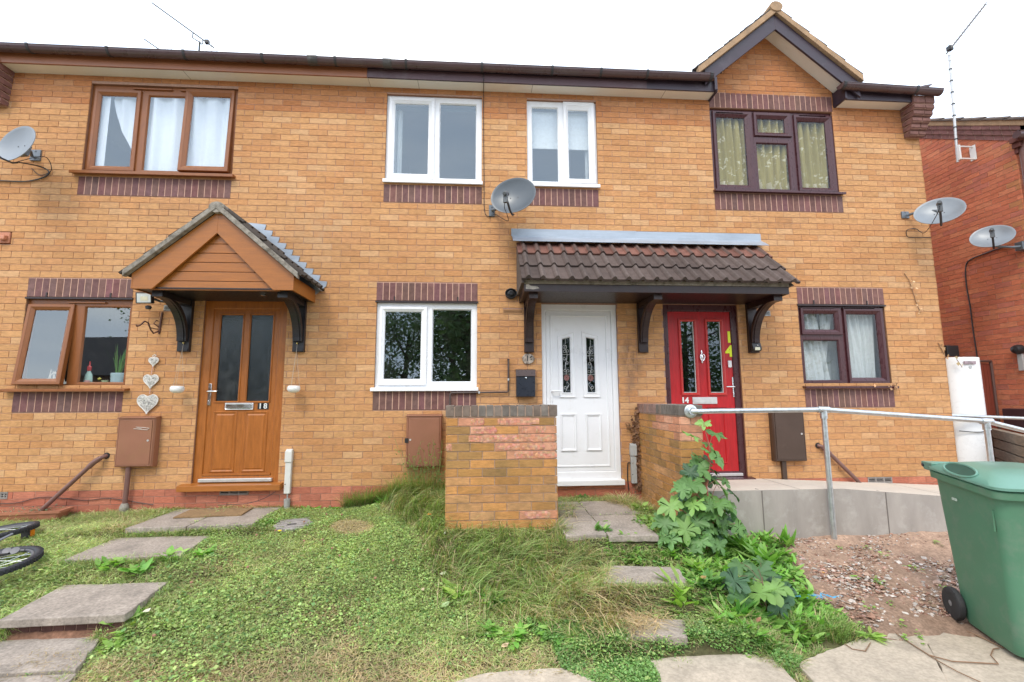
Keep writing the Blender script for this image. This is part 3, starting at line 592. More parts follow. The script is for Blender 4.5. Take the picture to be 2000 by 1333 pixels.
# ---------------------------------------------------------------- tiled roofs
def tiles(name, O, U, V, lu, lv, rows, parent, colf, pitch=.152, h=.028, th=.020, rollw=.40, over=.0, mats=None, per=12, ph=.7):
    """interlocking double roman tiles: O lower left corner, U along the eave, V up the slope"""
    U = Vector(U).normalized(); V = Vector(V).normalized(); Nn = U.cross(V); mb = MB(); n = int(round(lu/pitch*per)); rl = lv/rows
    def prof(u):
        t = ((u/pitch)+ph) % 1.0
        return h*math.sin(PI*t/rollw)**.8 if t < rollw else -.0015*math.sin(PI*(t-rollw)/(1-rollw))
    for r in range(rows):
        v0 = r*rl; v1 = v0+rl+.02; w0 = .5*random.random()
        for i in range(n):
            ua, ub = lu*i/n, lu*(i+1)/n; pa, pb = prof(ua), prof(ub)
            tcol = colf(r, int((ua/pitch+ph)//2), ((ua/pitch)+ph) % 1.0)
            jit = .006*math.sin(37.0*int((ua/pitch+ph)//2)+r*11)
            a = O+U*ua+V*(v0+jit)+Nn*(pa+th); b = O+U*ub+V*(v0+jit)+Nn*(pb+th); c = O+U*ub+V*v1+Nn*(pb); d = O+U*ua+V*v1+Nn*(pa)
            a2 = O+U*ua+V*(v0+jit)+Nn*(pa*.55-.004); b2 = O+U*ub+V*(v0+jit)+Nn*(pb*.55-.004)
            mb.quad(a, b, c, d, 0, tcol); mb.quad(a2, b2, b, a, 0, tuple(q*.8 for q in tcol)); mb.quad(b2, a2, a2+V*rl, b2+V*rl, 0, tcol)
        for uu in (0, lu):
            pa = prof(uu); c0 = colf(r, 0, .9)
            mb.quad(O+U*uu+V*v0+Nn*(pa+th), O+U*uu+V*v1+Nn*pa, O+U*uu+V*v1+Nn*(pa-.012), O+U*uu+V*v0+Nn*(pa*.5-.006), 0, c0)
    return mb.build(name, mats or TILE, parent, recalc=False, smooth=True, angle=35)
def maincol(r, i, t): j = .85+.3*((math.sin(i*12.9+r*78.2)*43758.5) % 1); return (.075*j, .048*j, .046*j)
ROOFA = math.radians(32); ev = Vector((0, math.cos(ROOFA), math.sin(ROOFA)))
for H, a, b in ((H18, XL-.12, B1), (H16, B1, B2), (H14, B2, 2.86), (H14, 2.86, 4.66), (H14, 4.66, XR+.12)):
    mid = a == 2.86; O = Vector((a, -.22, 4.908 if a > 0 or a == B1 else 4.885)); O.z = 4.86 if a > 4 else O.z; s0 = 1.35 if mid else 0; o = tiles('roof', O+ev*s0, (1,0,0), ev, b-a, 4.75-s0, 14 if not mid else 10, H, maincol, per=8)
    mb = MB(); e = O+ev*4.75; mb.quad((a, e.y, e.z), (b, e.y, e.z), (b, 7.8, 4.9), (a, 7.8, 4.9), 0, (.07,.045,.043))
    mb.tube([(a, e.y, e.z-.01), (b, e.y, e.z-.01)], .10, 12, 0, (.09,.055,.05)); mb.build('ridge_tile', TILE, H, smooth=True, recalc=False)
# eaves
def eaves(H, a, b, fm, split=None, zf=4.778, ends=()):
    mb = MB(); mb.box(a, b, -.181, -.160, zf, 4.93); o = mb.build('fascia', fm, H, bevel=.003)
    mb = MB(); mb.box(a, b, -.160, .0, zf+.006, zf+.016); mb.build('soffit', SOFFIT, H)
    return o
eaves(H18, XL+.02, B1-.005, FASCOAK); 
o = eaves(H16, B1+.001, B2, FASCDK); eaves(H14, B2+.001, 2.935, FASCDK); eaves(H14, 4.662, 5.585, FASCDK, zf=4.745)
mb = MB(); mb.box(-1.372, 2.05, -.186, -.1815, 4.776, 4.885); mb.build('fascia', simple('faded_brown_fascia', (.085,.045,.052), .5, var=.3, scale=5, stretch=(.4,2,2), dirt=((.20,.17,.16), .52, .8, .4), dirtscale=5), H16)
for x in (-3.5, -.78, .62, 2.3, ):      # soffit board joints
    mb = MB(); mb.box(x, x+.004, -.158, -.004, 4.7825, 4.7838); mb.build('soffit_joint', simple('joint_shadow_gap', (.18,.15,.12), .9), H18 if x < B1 else (H16 if x < B2 else H14))
for q in ((2.93,2.955,-.20,.0,4.765,4.95), (4.635,4.662,-.21,.0,4.74,4.94)):
    mb = MB(); mb.box(*q); mb.build('fascia_end_board', FASCDK, H14, bevel=.003)
def gutter(H, a, b, zt, name='gutter', fall=0):
    mb = MB(); n = 14; vs = []; R_ = .058
    for x, z in ((a, zt), (b, zt+fall)):
        for k in range(n+1):
            t = PI+PI*k/n; vs.append((x, -.243+R_*math.cos(t), z+R_*1.05*math.sin(t)))
        for k in range(n, -1, -1):
            t = PI+PI*k/n; vs.append((x, -.243+(R_-.004)*math.cos(t), z+(R_-.004)*math.sin(t)))
    m = 2*(n+1); mb.add(vs, [(k, (k+1) % m, m+(k+1) % m, m+k) for k in range(m)]+[tuple(range(n+1)), tuple(m+k for k in range(n, -1, -1))])
    mb.tube([(a, -.301, zt), (b, -.301, zt+fall)], .0045, 6)
    return mb.build(name, GUTTER, H, smooth=True)
def clip_(H, x, zt, wdt=.028):
    mb = MB(); n = 10; vs = []
    for xx in (x-wdt/2, x+wdt/2):
        for r_ in (.0635, .058):
            for k in range(n+1): t = PI+PI*k/n; vs.append((xx, -.243+r_*math.cos(t), zt+r_*1.05*math.sin(t)))
    q = n+1; fs = []
    for k in range(n): fs += [(k, k+1, 2*q+k+1, 2*q+k), (k, k+1, q+k+1, q+k), (2*q+k, 2*q+k+1, 3*q+k+1, 3*q+k)]
    mb.add(vs, fs); mb.box(x-wdt/2, x+wdt/2, -.31, -.296, zt-.01, zt+.008)
    return mb.build('gutter_union' if wdt > .04 else 'gutter_bracket', simple('dark_gutter_strap', (.035,.033,.036), .5) if wdt < .04 else simple('stained_gutter_plastic', (.07,.065,.065), .5, var=.4, dirt=((.25,.24,.22), .5, .8, .7), dirtscale=9), H, smooth=True)
GZ = 4.928
gutter(H18, XL-.1, B1, GZ); gutter(H16, B1+.001, B2, GZ, fall=.006); gutter(H14, B2+.001, 2.87, GZ+.006, fall=.004); gutter(H14, 4.545, 5.90, 4.900, fall=-.035)
for i, x in enumerate((-5.1, -4.25, -3.42, -2.55, -1.72)): clip_(H18, x, GZ)
for x in (-.9, .0, .85, 1.45): clip_(H16, x, GZ+.003)
clip_(H18, -1.98, GZ, .11); clip_(H16, -1.12, GZ, .10); clip_(H14, 2.03, GZ+.006); clip_(H14, 2.84, GZ+.01, .035); clip_(H14, 4.58, 4.90, .035); clip_(H14, 5.55, 4.877)
# ---- gable over window 14
AX, AZ = 3.765, 5.945; LX, LZ = 2.69, 5.045; RX, RZ = 4.862, 5.035
mb = MB()      # verge cement strip then barge board and its soffit
def slope(x0, z0, x1, z1, t0, t1, y0, y1, mi, m_):       # parallelogram board, t measured straight down from the line
    m_.prism([(x0, z0-t0), (x1, z1-t0), (x1, z1-t1), (x0, z0-t1)], y0, y1, mi)
v = MB(); slope(LX, LZ, AX, AZ, .0, .085, -.262, -.20, 0, v); slope(AX, AZ, RX, RZ, .0, .085, -.262, -.20, 0, v); v.build('verge_mortar', SANDSTONE, H14, bevel=.004)
v = MB(); slope(LX+.10, LZ-.0, AX, AZ-.09, .0, .205, -.222, -.195, 0, v); slope(AX, AZ-.09, RX-.03, RZ-.075, .0, .205, -.222, -.195, 0, v)
v.box(LX+.22, 2.945, -.2225, -.196, 4.775, 4.95)
v.build('barge_board', FASCDK, H14, bevel=.003)
v = MB(); slope(LX+.22, LZ-.03, AX, AZ-.22, .0, .012, -.195, .0, 0, v); slope(AX, AZ-.22, RX-.20, RZ-.075, .0, .012, -.195, .0, 0, v); v.build('gable_soffit', SOFFIT, H14)
def gcol(r, i, t): j = .85+.3*((i*37+r*91) % 10)/10; return (.10*j, .085*j, .072*j)
gl_ = math.hypot(AX-LX, AZ-LZ); d1 = Vector((AX-LX, 0, AZ-LZ)).normalized(); d2 = Vector((AX-RX, 0, AZ-RZ)).normalized()
tiles('gable_roof', Vector((LX, 3.0, LZ+.012)), (0,-1,0), d1, 3.25, gl_+.02, 5, H14, gcol, h=.022, ph=.42); gr_ = math.hypot(AX-RX, AZ-RZ)
tiles('gable_roof', Vector((RX, -.25, RZ+.012)), (0,1,0), d2, 3.25, gr_+.02, 5, H14, gcol, h=.022, ph=.42)
v = MB(); v.tube([(AX, -.275, AZ-.01), (AX, 3, AZ-.01)], .085, 14, flat=.8); v.build('gable_ridge_tile', SANDSTONE, H14, smooth=True)
v = MB(); v.prism([(5.62,4.93), (5.80,4.95), (5.86,4.99), (5.74,4.965)], -.22, -.05); v.build('verge_clip', GUTTER, H14)
# corbels
def corbel(H, side, xa, xb):
    mb = MB(); steps = [(4.335,.075,.095), (4.410,.075,.125), (4.485,.075,.155), (4.56,.075,.185), (4.635,.075,.205), (4.71,.12,.205)]
    for i, (z, hgt, out) in enumerate(steps):
        ex = (.0 if i == 0 else .012*i)
        a, b = (xa-ex*.3, xb+ex) if side > 0 else (xa-ex, xb+ex*.3)
        j = random.uniform(.85, 1.1); c = (.22*j, .115*j, .10*j)
        zz = z+hgt-.008
        mb.prism([(0,z+.02), (-out+.03,z), (-out,z+.025), (-out,zz), (0,zz)], a, a+(b-a)*.55-.004, 0, c, axis='x'); mb.prism([(0,z+.02), (-out+.03,z), (-out,z+.025), (-out,zz), (0,zz)], a+(b-a)*.55+.004, b, 0, tuple(q*.92 for q in c), axis='x')
        mb.box(a+.006, b-.006, -out+.012, 0, z+.012, z+hgt+.004, 1)
    return mb.build('corbel', [BROWNB, MORTAR], H, bevel=.003)
corbel(H14, 1, 5.585, 5.80); corbel(H18, -1, -5.80, -5.50)
# ================================================================ PORCHES
# gabled porch over the left door
PD = .62; px0, px1, pz0 = -3.49, -1.915, 2.06; ax = (px0+px1)/2; az = 2.885
PR = thing('door_porch', 'oak coloured gabled porch with mossy tile edges over the left-hand door', 'porch', (ax, 0, 2.06))
mb = MB(); y0 = -PD
def sl(xa, za, xb, zb, t0, t1, ya, yb, m_, mi=0): m_.prism([(xa, za-t0), (xb, zb-t0), (xb, zb-t1), (xa, za-t1)], ya, yb, mi)
zl = pz0+.155
mb.prism([(px0,pz0), (px0+.20,pz0), (ax,az-.235), (ax,az), (px0,zl)], y0-.012, y0+.012); mb.prism([(px1,pz0), (px1,zl), (ax,az), (ax,az-.235), (px1-.20,pz0)], y0-.012, y0+.012)
mb.box(px0, px0+.02, y0+.012, -.001, pz0, zl-.01); mb.box(px1-.02, px1, y0+.012, -.001, pz0, zl-.01)
mb.box(px0-.001, px0+.012, y0-.0145, y0-.010, pz0, zl); mb.box(px1-.012, px1+.001, y0-.0145, y0-.010, pz0, zl)
mb.build('barge_board', OAKH, PR, bevel=.003)
mb = MB(); n = 6; H_ = az-.235-pz0
for i in range(n):
    za, zb_ = pz0+H_*i/n, pz0+H_*(i+1)/n-.008; f0 = 1-i/n; f1 = 1-(zb_-pz0)/H_; w2 = (px1-px0-.4)/2+.02
    mb.prism([(ax-w2*f0-.03, za), (ax+w2*f0+.03, za), (ax+w2*f1+.03, zb_), (ax-w2*f1-.03, zb_)], y0+.034, y0+.05)
    mb.prism([(ax-w2*f1-.03, zb_-.001), (ax+w2*f1+.03, zb_-.001), (ax+w2*f1+.03, zb_+.009), (ax-w2*f1-.03, zb_+.009)], y0+.044, y0+.05)
mb.build('gable_cladding', OAKH, PR, bevel=.0025)
mb = MB(); mb.box(px0+.021, px1-.021, y0+.021, -.001, pz0+.012, pz0+.024); mb.build('soffit', BLACKW, PR)
mb = MB(); mb.lathe([(.03,0),(.03,.008),(.02,.012)], 16, T((-2.33,-.36,pz0+.006)) @ Matrix.Rotation(PI, 4, 'X')); mb.build('downlight', CHROME, PR, smooth=True)
def pcol(r, i, t): j = .78+.44*((math.sin(i*12.9+r*78.2)*43758.5) % 1); return (.075*j, .062*j, .052*j)
sA = Vector((ax-px0+.06, 0, az+.045-(zl-.02))); lA = sA.length
tiles('tile_roof', Vector((px0-.085, -.0, zl-.01)), (0,-1,0), sA, PD+.055, lA+.02, 4, PR, pcol, h=.024, ph=.2)
sB = Vector((-(px1-ax)-.06, 0, az+.045-(zl-.02)))
tiles('tile_roof', Vector((px1+.085, -PD-.055, zl-.01)), (0,1,0), sB, PD+.055, lA+.02, 4, PR, pcol, h=.024, ph=.55)
v = MB(); sl(px0-.055, zl-.0, ax, az+.05, -.022, .042, y0-.068, y0-.008, v); sl(ax, az+.05, px1+.055, zl-.0, -.022, .042, y0-.068, y0-.008, v); v.build('verge_mortar', STONE, PR, bevel=.006)
v = MB(); v.tube([(ax, y0-.06, az+.025), (ax, .0, az+.025)], .078, 14, flat=.75); v.build('ridge_tile', STONE, PR, smooth=True)
# stepped lead flashing on the right hand slope
v = MB(); n = 10; p0 = Vector((ax+.02, 0, az+.10)); p1 = Vector((px1+.05, 0, zl+.03)); st = .075
k = 0; nst = int((p0.z-p1.z)/st)
for i in range(nst+1):
    z1 = p0.z+.02-i*st; f = (p0.z+.02-z1)/(p0.z-p1.z+.02); x1 = p0.x+(p1.x-p0.x)*f; dx = (p1.x-p0.x)/(p0.z-p1.z)*st
    v.prism([(x1-.05, z1-.20), (x1+.05, z1-.17), (x1+dx+.075, z1-st*.98), (x1+dx+.085, z1-.02), (x1-.04, z1)], -.010-.0012*(i % 2), -.002)
sl(p0.x, p0.z-.07, p1.x+.03, p1.z-.035, 0, .02, -.14, -.009, v); v.build('lead_flashing', LEAD, PR)
def bracket(xc, w, parent, mat, zt, zb=1.487, out=.52, name='bracket'):
    mb = MB(); mb.box(xc-w/2, xc+w/2, -.045, -.0005, zb, zt-.001)
    mb.box(xc-w/2+.006, xc+w/2-.006, -.055, -.045, zb+.006, zb+.03)
    mb.box(xc-w*.42, xc+w*.42, -out, -.045, zt-.065, zt-.0015)
    n = 14; vs = []; poly = []
    z0, z1 = zb+.115, zt-.06
    for i in range(n+1):
        t = i/n; a = t*PI/2*.96; yy = -.045-.04-(out-.14)*(1-math.cos(a)); zz = z0+(z1-z0)*math.sin(a)
        poly.append((yy, zz))
    inner = []
    for i in range(n, -1, -1):
        t = i/n; a = t*PI/2*.96; yy = -.045-(out-.21)*(1-math.cos(a)); zz = z0+(z1-z0)*math.sin(a)
        inner.append((min(yy, -.045), zz))
    inner[0] = (inner[0][0]+.0, z1+.0)
    for sgn, ww in ((0, .80), (1, .46)):
        q = poly+inner if sgn == 0 else [(a-.012, b) for a, b in poly]+[(a-.001, b) for a, b in reversed(poly)]
        m_ = len(poly)
        for i in range(n):      # quads so that the curve is not a concave n-gon
            a, b = (poly[i], poly[i+1]); c, d = (inner[n-i-1], inner[n-i]) if sgn == 0 else ((poly[i+1][0]-.012, poly[i+1][1]), (poly[i][0]-.012, poly[i][1]))
            mb.prism([a, b, c, d], xc-w*ww/2, xc+w*ww/2, axis='x')
    return mb.build(name, mat, parent, bevel=.003)
bracket(-3.31, .125, PR, BLACKW, pz0+.012); bracket(-2.065, .125, PR, BLACKW, pz0+.012)
# shared lean-to canopy
CN = thing('door_canopy', 'wide brown-tiled lean-to canopy on dark brackets, shared by the white and the red door', 'canopy', (1.93, 0, 2.07))
cx0, cx1, cz = .452, 3.385, 2.078; CY = -.60
mb = MB(); mb.box(cx0, cx1, CY-.018, CY, cz, cz+.082); mb.box(cx0, cx0+.018, CY, -.001, cz-.0, cz+.082); mb.box(cx1-.018, cx1, CY, -.001, cz, cz+.082); mb.build('fascia', DKBROWN, CN, bevel=.003)
mb = MB(); mb.box(cx0+.019, cx1-.019, CY+.001, -.001, cz+.008, cz+.02); mb.build('soffit', DKBROWN, CN)
mb = MB(); mb.box(cx0, cx1, CY-.030, CY+.02, cz+.083, cz+.128); mb.build('bedding_mortar', STONE, CN, bevel=.006)
mb = MB(); mb.add([(cx0+.02,CY-.0188,cz+.028),(cx0+.10,CY-.0188,cz+.022),(cx0+.165,CY-.0188,cz+.035),(cx0+.14,CY-.0188,cz+.055),(cx0+.07,CY-.0188,cz+.062),(cx0+.05,CY-.0188,cz+.08),(cx0+.02,CY-.0188,cz+.078)], [tuple(range(7))]); mb.build('peeled_paint_patch', simple('bare_primer', (.42,.38,.33), .9, var=.4, scale=40), CN, recalc=False)
def ccol(r, i, t):
    j = .78+.44*((math.sin(i*12.9+r*78.2)*43758.5) % 1)
    if r == 2: return (.20*j, .095*j, .073*j) if .4 < t < .97 else (.13*j, .085*j, .072*j)
    return (.105*j, .078*j, .069*j) if t > .4 else (.125*j, .097*j, .087*j)
top = Vector((0, -.05, 2.80)); bot = Vector((0, -.695, 2.183)); sv = top-bot
tiles('tile_roof', Vector((cx0-.032, bot.y, bot.z)), (1,0,0), sv, cx1-cx0+.105, sv.length, 3, CN, ccol, h=.036, th=.024, ph=.72)
for x in (cx0-.03, cx1+.0):
    v = MB(); v.prism([(bot.y+.03, bot.z-.02), (top.y, top.z-.03), (-.001, top.z-.03), (-.001, cz+.083), (bot.y+.10, cz+.083)], x, x+.03, axis='x'); v.build('verge_mortar', simple('dark_verge_cement', (.10,.08,.07), .9, var=.3, dirt=((.36,.27,.2), .55, .75, .6)), CN)
v = MB(); v.prism([(-.006,2.992), (-.012,2.992), (-.016,2.90), (-.055,2.872), (-.10,2.845), (-.165,2.795), (-.165,2.788), (-.05,2.86), (-.006,2.88)], .37, 3.50, axis='x')
v.box(.36, 1.90, -.016, -.003, 2.90, 2.995); v.build('lead_flashing', LEAD, CN, bevel=.003)
bracket(.562, .112, CN, DKBROWN, cz+.008, out=.55); bracket(1.93, .112, CN, DKBROWN, cz+.008, out=.55); bracket(3.30, .118, CN, DKBROWN, cz+.008, out=.55)
# ================================================================ THINGS ON THE WALL
def cable(pts, r, name, mat, parent=None, label=None, cat='cable', n=6):
    # Catmull-Rom through the points
    P_ = [Vector(p) for p in pts]; out = []
    for i in range(len(P_)-1):
        a, b, c, d = P_[max(i-1,0)], P_[i], P_[i+1], P_[min(i+2, len(P_)-1)]
        for k in range(n):
            t = k/n; out.append(.5*((2*b)+(c-a)*t+(2*a-5*b+4*c-d)*t*t+(3*b-3*c+d-a)*t**3))
    out.append(P_[-1]); mb = MB(); mb.tube(out, r, 6); o = mb.build(name, mat, parent, smooth=True)
    if label: tag(o, label, cat)
    return o
def dish(loc, mount, label, az=40, tiltz=25, size=.30, lnbside=-1, roll=0, matl=DISH):
    root = thing('satellite_dish', label, 'satellite dish', mount)
    a, e = math.radians(az), math.radians(tiltz); nrm = Vector((-math.sin(a)*math.cos(e), -math.cos(a)*math.cos(e), math.sin(e)))
    up = Vector((0,0,1))-nrm*nrm.z; up.normalize(); right = up.cross(nrm); right.normalize()
    up, right = math.cos(roll)*up+math.sin(roll)*right, math.cos(roll)*right-math.sin(roll)*up
    M = Matrix.Translation(loc) @ Matrix((right, up, nrm)).transposed().to_4x4()
    mb = MB(); pr = [(.002*1, .0)]; R_ = size
    fr = [(R_*t, .055*t*t-.055) for t in np.linspace(0.01, 1, 12)]; bk = [(R_*t, .055*t*t-.059) for t in np.linspace(1, .01, 12)]
    mb.lathe(fr+[(R_+.005, .0), (R_+.006, -.006), (R_, -.010)]+bk, 48, M, ax=1.0, ay=.88)
    mb.build('reflector', matl, root, smooth=True)
    mb = MB()
    for x in (-.045, .045): mb.lathe([(.006,0),(.006,.004)], 8, M @ T((x, .0, -.053)))
    mb.lathe([(.006,0),(.006,.004)], 8, M @ T((0, -R_*.72, -.028))); mb.build('bolt', DISHD, root)
    mb = MB(); foot = M @ Vector((0, -R_*.86, -.01)); lnb = M @ Vector((0, -R_*.72, .26)); el = M @ Vector((0, -R_*.98, .06))
    mb.tube([M @ Vector((0,-R_*.80,-.07)), M @ Vector((0,-R_*.93,-.035)), el, lnb], .0125, 8, flat=.75); mb.build('lnb_arm', DISHD, root, smooth=True)
    mb = MB(); d = (M @ Vector((0, .0, -.05))-lnb).normalized(); Ml = frameM(lnb+Vector((0,0,.02)), right, d)
    mb.lathe([(.020,-.05),(.022,-.04),(.022,.02),(.030,.035),(.030,.052),(.02,.056)], 14, Ml)
    q = frameM(lnb, right, (0,0,1)); mb.box(-.024, .024, -.016, .018, -.085, .02, M=q); mb.build('lnb', simple('dark_grey_lnb', (.10,.11,.12), .45, var=.2), root, smooth=True, bevel=.004)
    mb = MB(); c = M @ Vector((0, -.03, -.075)); mv = Vector(mount); 
    mb.box(-.05, .05, -.07, .05, -.03, .008, M=M @ T((0,-.02,-.080)))
    mid = Vector((c.x, c.y+.03, mv.z)); mb.tube([c, mid*.6+c*.4, Vector((mid.x*.5+mv.x*.5, mid.y*.4+mv.y*.6-.03, mv.z)), mv+Vector((0,-.03,0))], .017, 10)
    mb.build('mount_arm', simple('grey_steel', (.16,.18,.20), .4, .5, var=.2), root, smooth=True)
    return root, M, lnb
def wallplate(root, c, normal, w=.07, h=.14):
    mb = MB(); M = frameM(c, Vector(normal).cross(Vector((0,0,1))), (0,0,1)); mb.box(-w/2, w/2, -.012, .0, -h/2, h/2, M=M); mb.box(-w/2, w/2, 0, .012, -h/2, h/2, M=M)
    for z in (-h*.35, h*.35): mb.box(-.008, .008, -.018, .018, z-.008, z+.008, M=M)
    mb.build('wall_plate', simple('grey_steel', (.16,.18,.20), .4, .5), root, bevel=.002)
d1, M1, l1 = dish((.358,-.36,3.262), (.125,-.0,3.215), 'dark satellite dish between the two white upstairs windows', az=20, tiltz=12, size=.262); wallplate(d1, (.125,-.004,3.215), (0,-1,0))
cable([l1, l1+Vector((-.01,.02,-.13)), M1 @ Vector((-.05,-.26,.02)), M1 @ Vector((-.08,-.27,-.10)), (.16,-.02,3.17), (.09,-.012,3.14), (.035,-.012,3.22), (.03,-.010,3.6), (.022,-.010,4.2), (.02,-.010,4.77)], .0042, 'cable', BLACK, d1)
cable([(.02,-.010,4.77), (.02,-.19,4.775), (.018,-.192,4.90)], .0042, 'cable', BLACK, d1)
d2, M2, l2 = dish((5.56,-.36,3.20), (5.50,-.0,3.28), 'pale satellite dish at the right-hand corner of the orange brick terrace', az=46, tiltz=28, size=.232, matl=simple('pale_dish_enamel', (.21,.235,.26), .40, .15, var=.08)); wallplate(d2, (5.47,-.004,3.285), (0,-1,0), .10, .09)
cable([l2, l2+Vector((-.02,.02,-.10)), (5.62,-.1,3.02), (5.60,-.01,3.10), (5.53,-.012,3.10), (5.46,-.012,3.07), (5.47,-.012,2.99), (5.60,-.012,2.985), (5.79,-.012,2.985)], .0042, 'cable', BLACK, d2)
d3, M3, l3 = dish((-5.01,-.36,3.71), (-5.15,-.0,3.74), 'pale satellite dish seen edge-on at the left edge of the upstairs wall', az=15, tiltz=10, size=.245, matl=MATS['pale_dish_enamel']); wallplate(d3, (-5.13,-.004,3.76), (0,-1,0), .11, .13)
cable([M3 @ Vector((.02,-.2,-.06)), (-5.02,-.06,3.60), (-4.96,-.012,3.56), (-5.02,-.012,3.49), (-5.2,-.012,3.44), (-5.45,-.012,3.44), (-5.75,-.012,3.445)], .0075, 'cable', BLACK, d3)
cable([M3 @ Vector((-.02,-.2,-.06)), (-4.95,-.10,3.70), (-4.93,-.02,3.58), (-5.05,-.012,3.52), (-5.15,-.015,3.60)], .004, 'cable', BLACK, d3)
# meter boxes
def meterbox(name, label, r, mat, dep=.095, pipe=None, latch='r', door=None):
    root = thing(name, label, 'meter box', ((r[0]+r[1])/2, 0, r[2])); x0, x1, z0, z1 = r
    mb = MB(); mb.rings(x0, x1, z0, z1, [(0,-.001),(0,-dep+.02),(.012,-dep),(.022,-dep),(.024,-dep+.006),(.03,-dep+.006)])
    mb.prism([(0,z1+.004), (-.0,z1+.018), (-dep-.006,z1+.004), (-dep-.006,z1-.008)], x0-.004, x1+.004, axis='x'); mb.build('case', mat, root, bevel=.004)
    mb = MB(); mb.box(x0+.026, x1-.026, -dep-.003, -dep+.01, z0+.024, z1-.024); D_ = mb.build('door', mat, root, bevel=.003)
    mb = MB(); xx = x1-.055 if latch == 'r' else x0+.05
    M = T((xx, -dep-.003, (z0+z1)/2+.02)) @ Matrix.Rotation(PI/2, 4, 'X'); mb.lathe([(.011,0),(.011,.004),(.006,.004),(.005,.001)], 14, M); mb.build('lock', MATS['satin_steel'], root, smooth=True)
    if pipe: 
        mb = MB(); mb.tube(pipe, .024, 12); mb.build('pipe', BROWNPIPE if mat is not DARKMET else DARKMET, root, smooth=True)
    return root
q = meterbox('meter_box', 'brown meter cupboard under the white wicker hearts, with a scratched front', [-3.885,-3.50,.245,.765], BROWNMET, pipe=[(-3.76,-.05,.245),(-3.76,-.05,0),(-3.765,-.05,-.16)])
mb = MB(); mb.tube([(x+0, -.0995, z) for x, z in ((-3.60,.66),(-3.69,.668),(-3.62,.645),(-3.71,.65),(-3.57,.636),(-3.55,.652),(-3.60,.66))], .004, 5); mb.build('scratch', simple('pale_scratch', (.5,.42,.36), .8), q)
mb = MB(); mb.lathe([(.03,-.22),(.045,-.19),(.04,-.16),(.028,-.13)], 12, T((-3.765,-.05,0))); mb.build('cement_collar', STONE, q, smooth=True)
q = meterbox('meter_box', 'plain brown meter cupboard half behind the spalled brick wall', [-.83,-.435,.20,.765], BROWNMET, latch='l')
mb = MB(); mb.box(-.84, -.80, -.104, -.09, .47, .52); mb.build('broken_catch', BLACK, q)
q = meterbox('meter_box', 'dark brown meter cupboard between the red door and the handrail post', [3.44,3.835,.205,.80], DARKMET, dep=.08)
mb = MB(); mb.box(3.545, 3.60, -.035, -.001, -.03, .204); mb.build('cable_duct', DARKMET, q, bevel=.004)
# ducts
def duct(label, xc, z0, z1, mat):
    root = thing('cable_duct', label, 'cable duct', (xc, 0, z0)); mb = MB(); mb.box(xc-.032, xc+.032, -.045, -.001, z0, z1-.14); mb.build('cover', mat, root, bevel=.005)
    mb = MB(); mb.box(xc-.038, xc+.038, -.055, -.001, z1-.14, z1-.02); mb.prism([(0,z1-.02),(-.055,z1-.02),(-.03,z1),(0,z1)], xc-.034, xc+.034, axis='x'); mb.build('hood', mat, root, bevel=.006)
    for z in (z0+.10, z0+.34):
        mb = MB(); mb.lathe([(.006,0),(.006,.003)], 8, T((xc-.02,-.0455,z)) @ Matrix.Rotation(PI/2, 4, 'X')); mb.build('screw', RUBBER, root)
    return root
q = duct('pale grey cable duct on the wall right of the oak coloured door', -2.105, -.065, .41, simple('pale_duct', (.62,.61,.57), .5, var=.06, dirt=((.4,.37,.3), .5, .8, .4)))
mb = MB(); mb.lathe([(.03,-.24),(.034,-.12),(.03,-.12)], 12, T((-2.10,-.03,0))); mb.tube([(-2.10,-.03,-.06),(-2.10,-.03,-.13)], .008, 6); mb.build('pipe_end', simple('cement_grey', (.33,.32,.30), .9), q, smooth=True)
duct('grey cable duct between the white door and the right-hand brick wing wall', 1.762, -.02, .43, GREY)
cable([(1.735,-.01,.20), (1.70,-.02,.205), (1.69,-.02,.10), (1.69,-.02,.0), (1.695,-.03,-.1)], .006, 'cable', BLACK, label='black cable looping below the grey duct beside the white door')
# waste pipes
for pts, r_, lb in (([(-4.03,0,.36),(-4.05,-.05,.345),(-4.10,-.07,.30),(-4.53,-.10,-.16),(-4.56,-.10,-.20)], .022, 'brown waste pipe slanting down the wall to the terracotta trough'),
                    ([(4.03,0,.375),(4.05,-.03,.37),(4.10,-.05,.32),(4.43,-.06,-.02),(4.50,-.06,-.10)], .022, 'brown waste pipe slanting down behind the handrail post')):
    root = thing('waste_pipe', lb, 'pipe', pts[0]); mb = MB(); mb.tube(pts, r_, 12); mb.build('pipe', BROWNPIPE, root, smooth=True); a, b = Vector(pts[1]), Vector(pts[2]); mb = MB(); mb.tube([a*.9+b*.1, b, b*.9+Vector(pts[3])*.1], r_+.005, 12); mb.build('elbow', BROWNPIPE, root, smooth=True)
    mb = MB(); mb.lathe([(.034,0),(.034,.006)], 14, T((pts[0][0], 0, pts[0][2])) @ Matrix.Rotation(PI/2, 4, 'X')); mb.build('wall_hole_ring', BLACK, root)
mb = MB(); mb.tube([(-.35,-.03,.60),(-.352,-.03,.99),(-.345,-.03,1.012),(-.33,-.03,1.02),(.30,-.03,1.026),(.312,-.03,1.03),(.317,-.03,1.045),(.318,-.03,1.40)], .0105, 10)
root = thing('gas_pipe', 'thin dark pipe running up beside the black letterbox and along under the white window', 'pipe', (-.35,0,1.0)); mb.build('pipe', simple('dark_painted_copper', (.075,.05,.045), .45, var=.3), root, smooth=True)
for x, z in ((-.02,1.023),(.318,1.17)):
    mb = MB(); mb.box(x-.010, x+.010, -.045, -.0, z-.014, z+.014); mb.build('pipe_clip', GREY, root, bevel=.002)
mb = MB(); mb.lathe([(.014,0),(.014,.012),(.008,.016)], 10, T((.318,-.03,1.395))); mb.build('end_cap', DKBROWN, root, smooth=True)
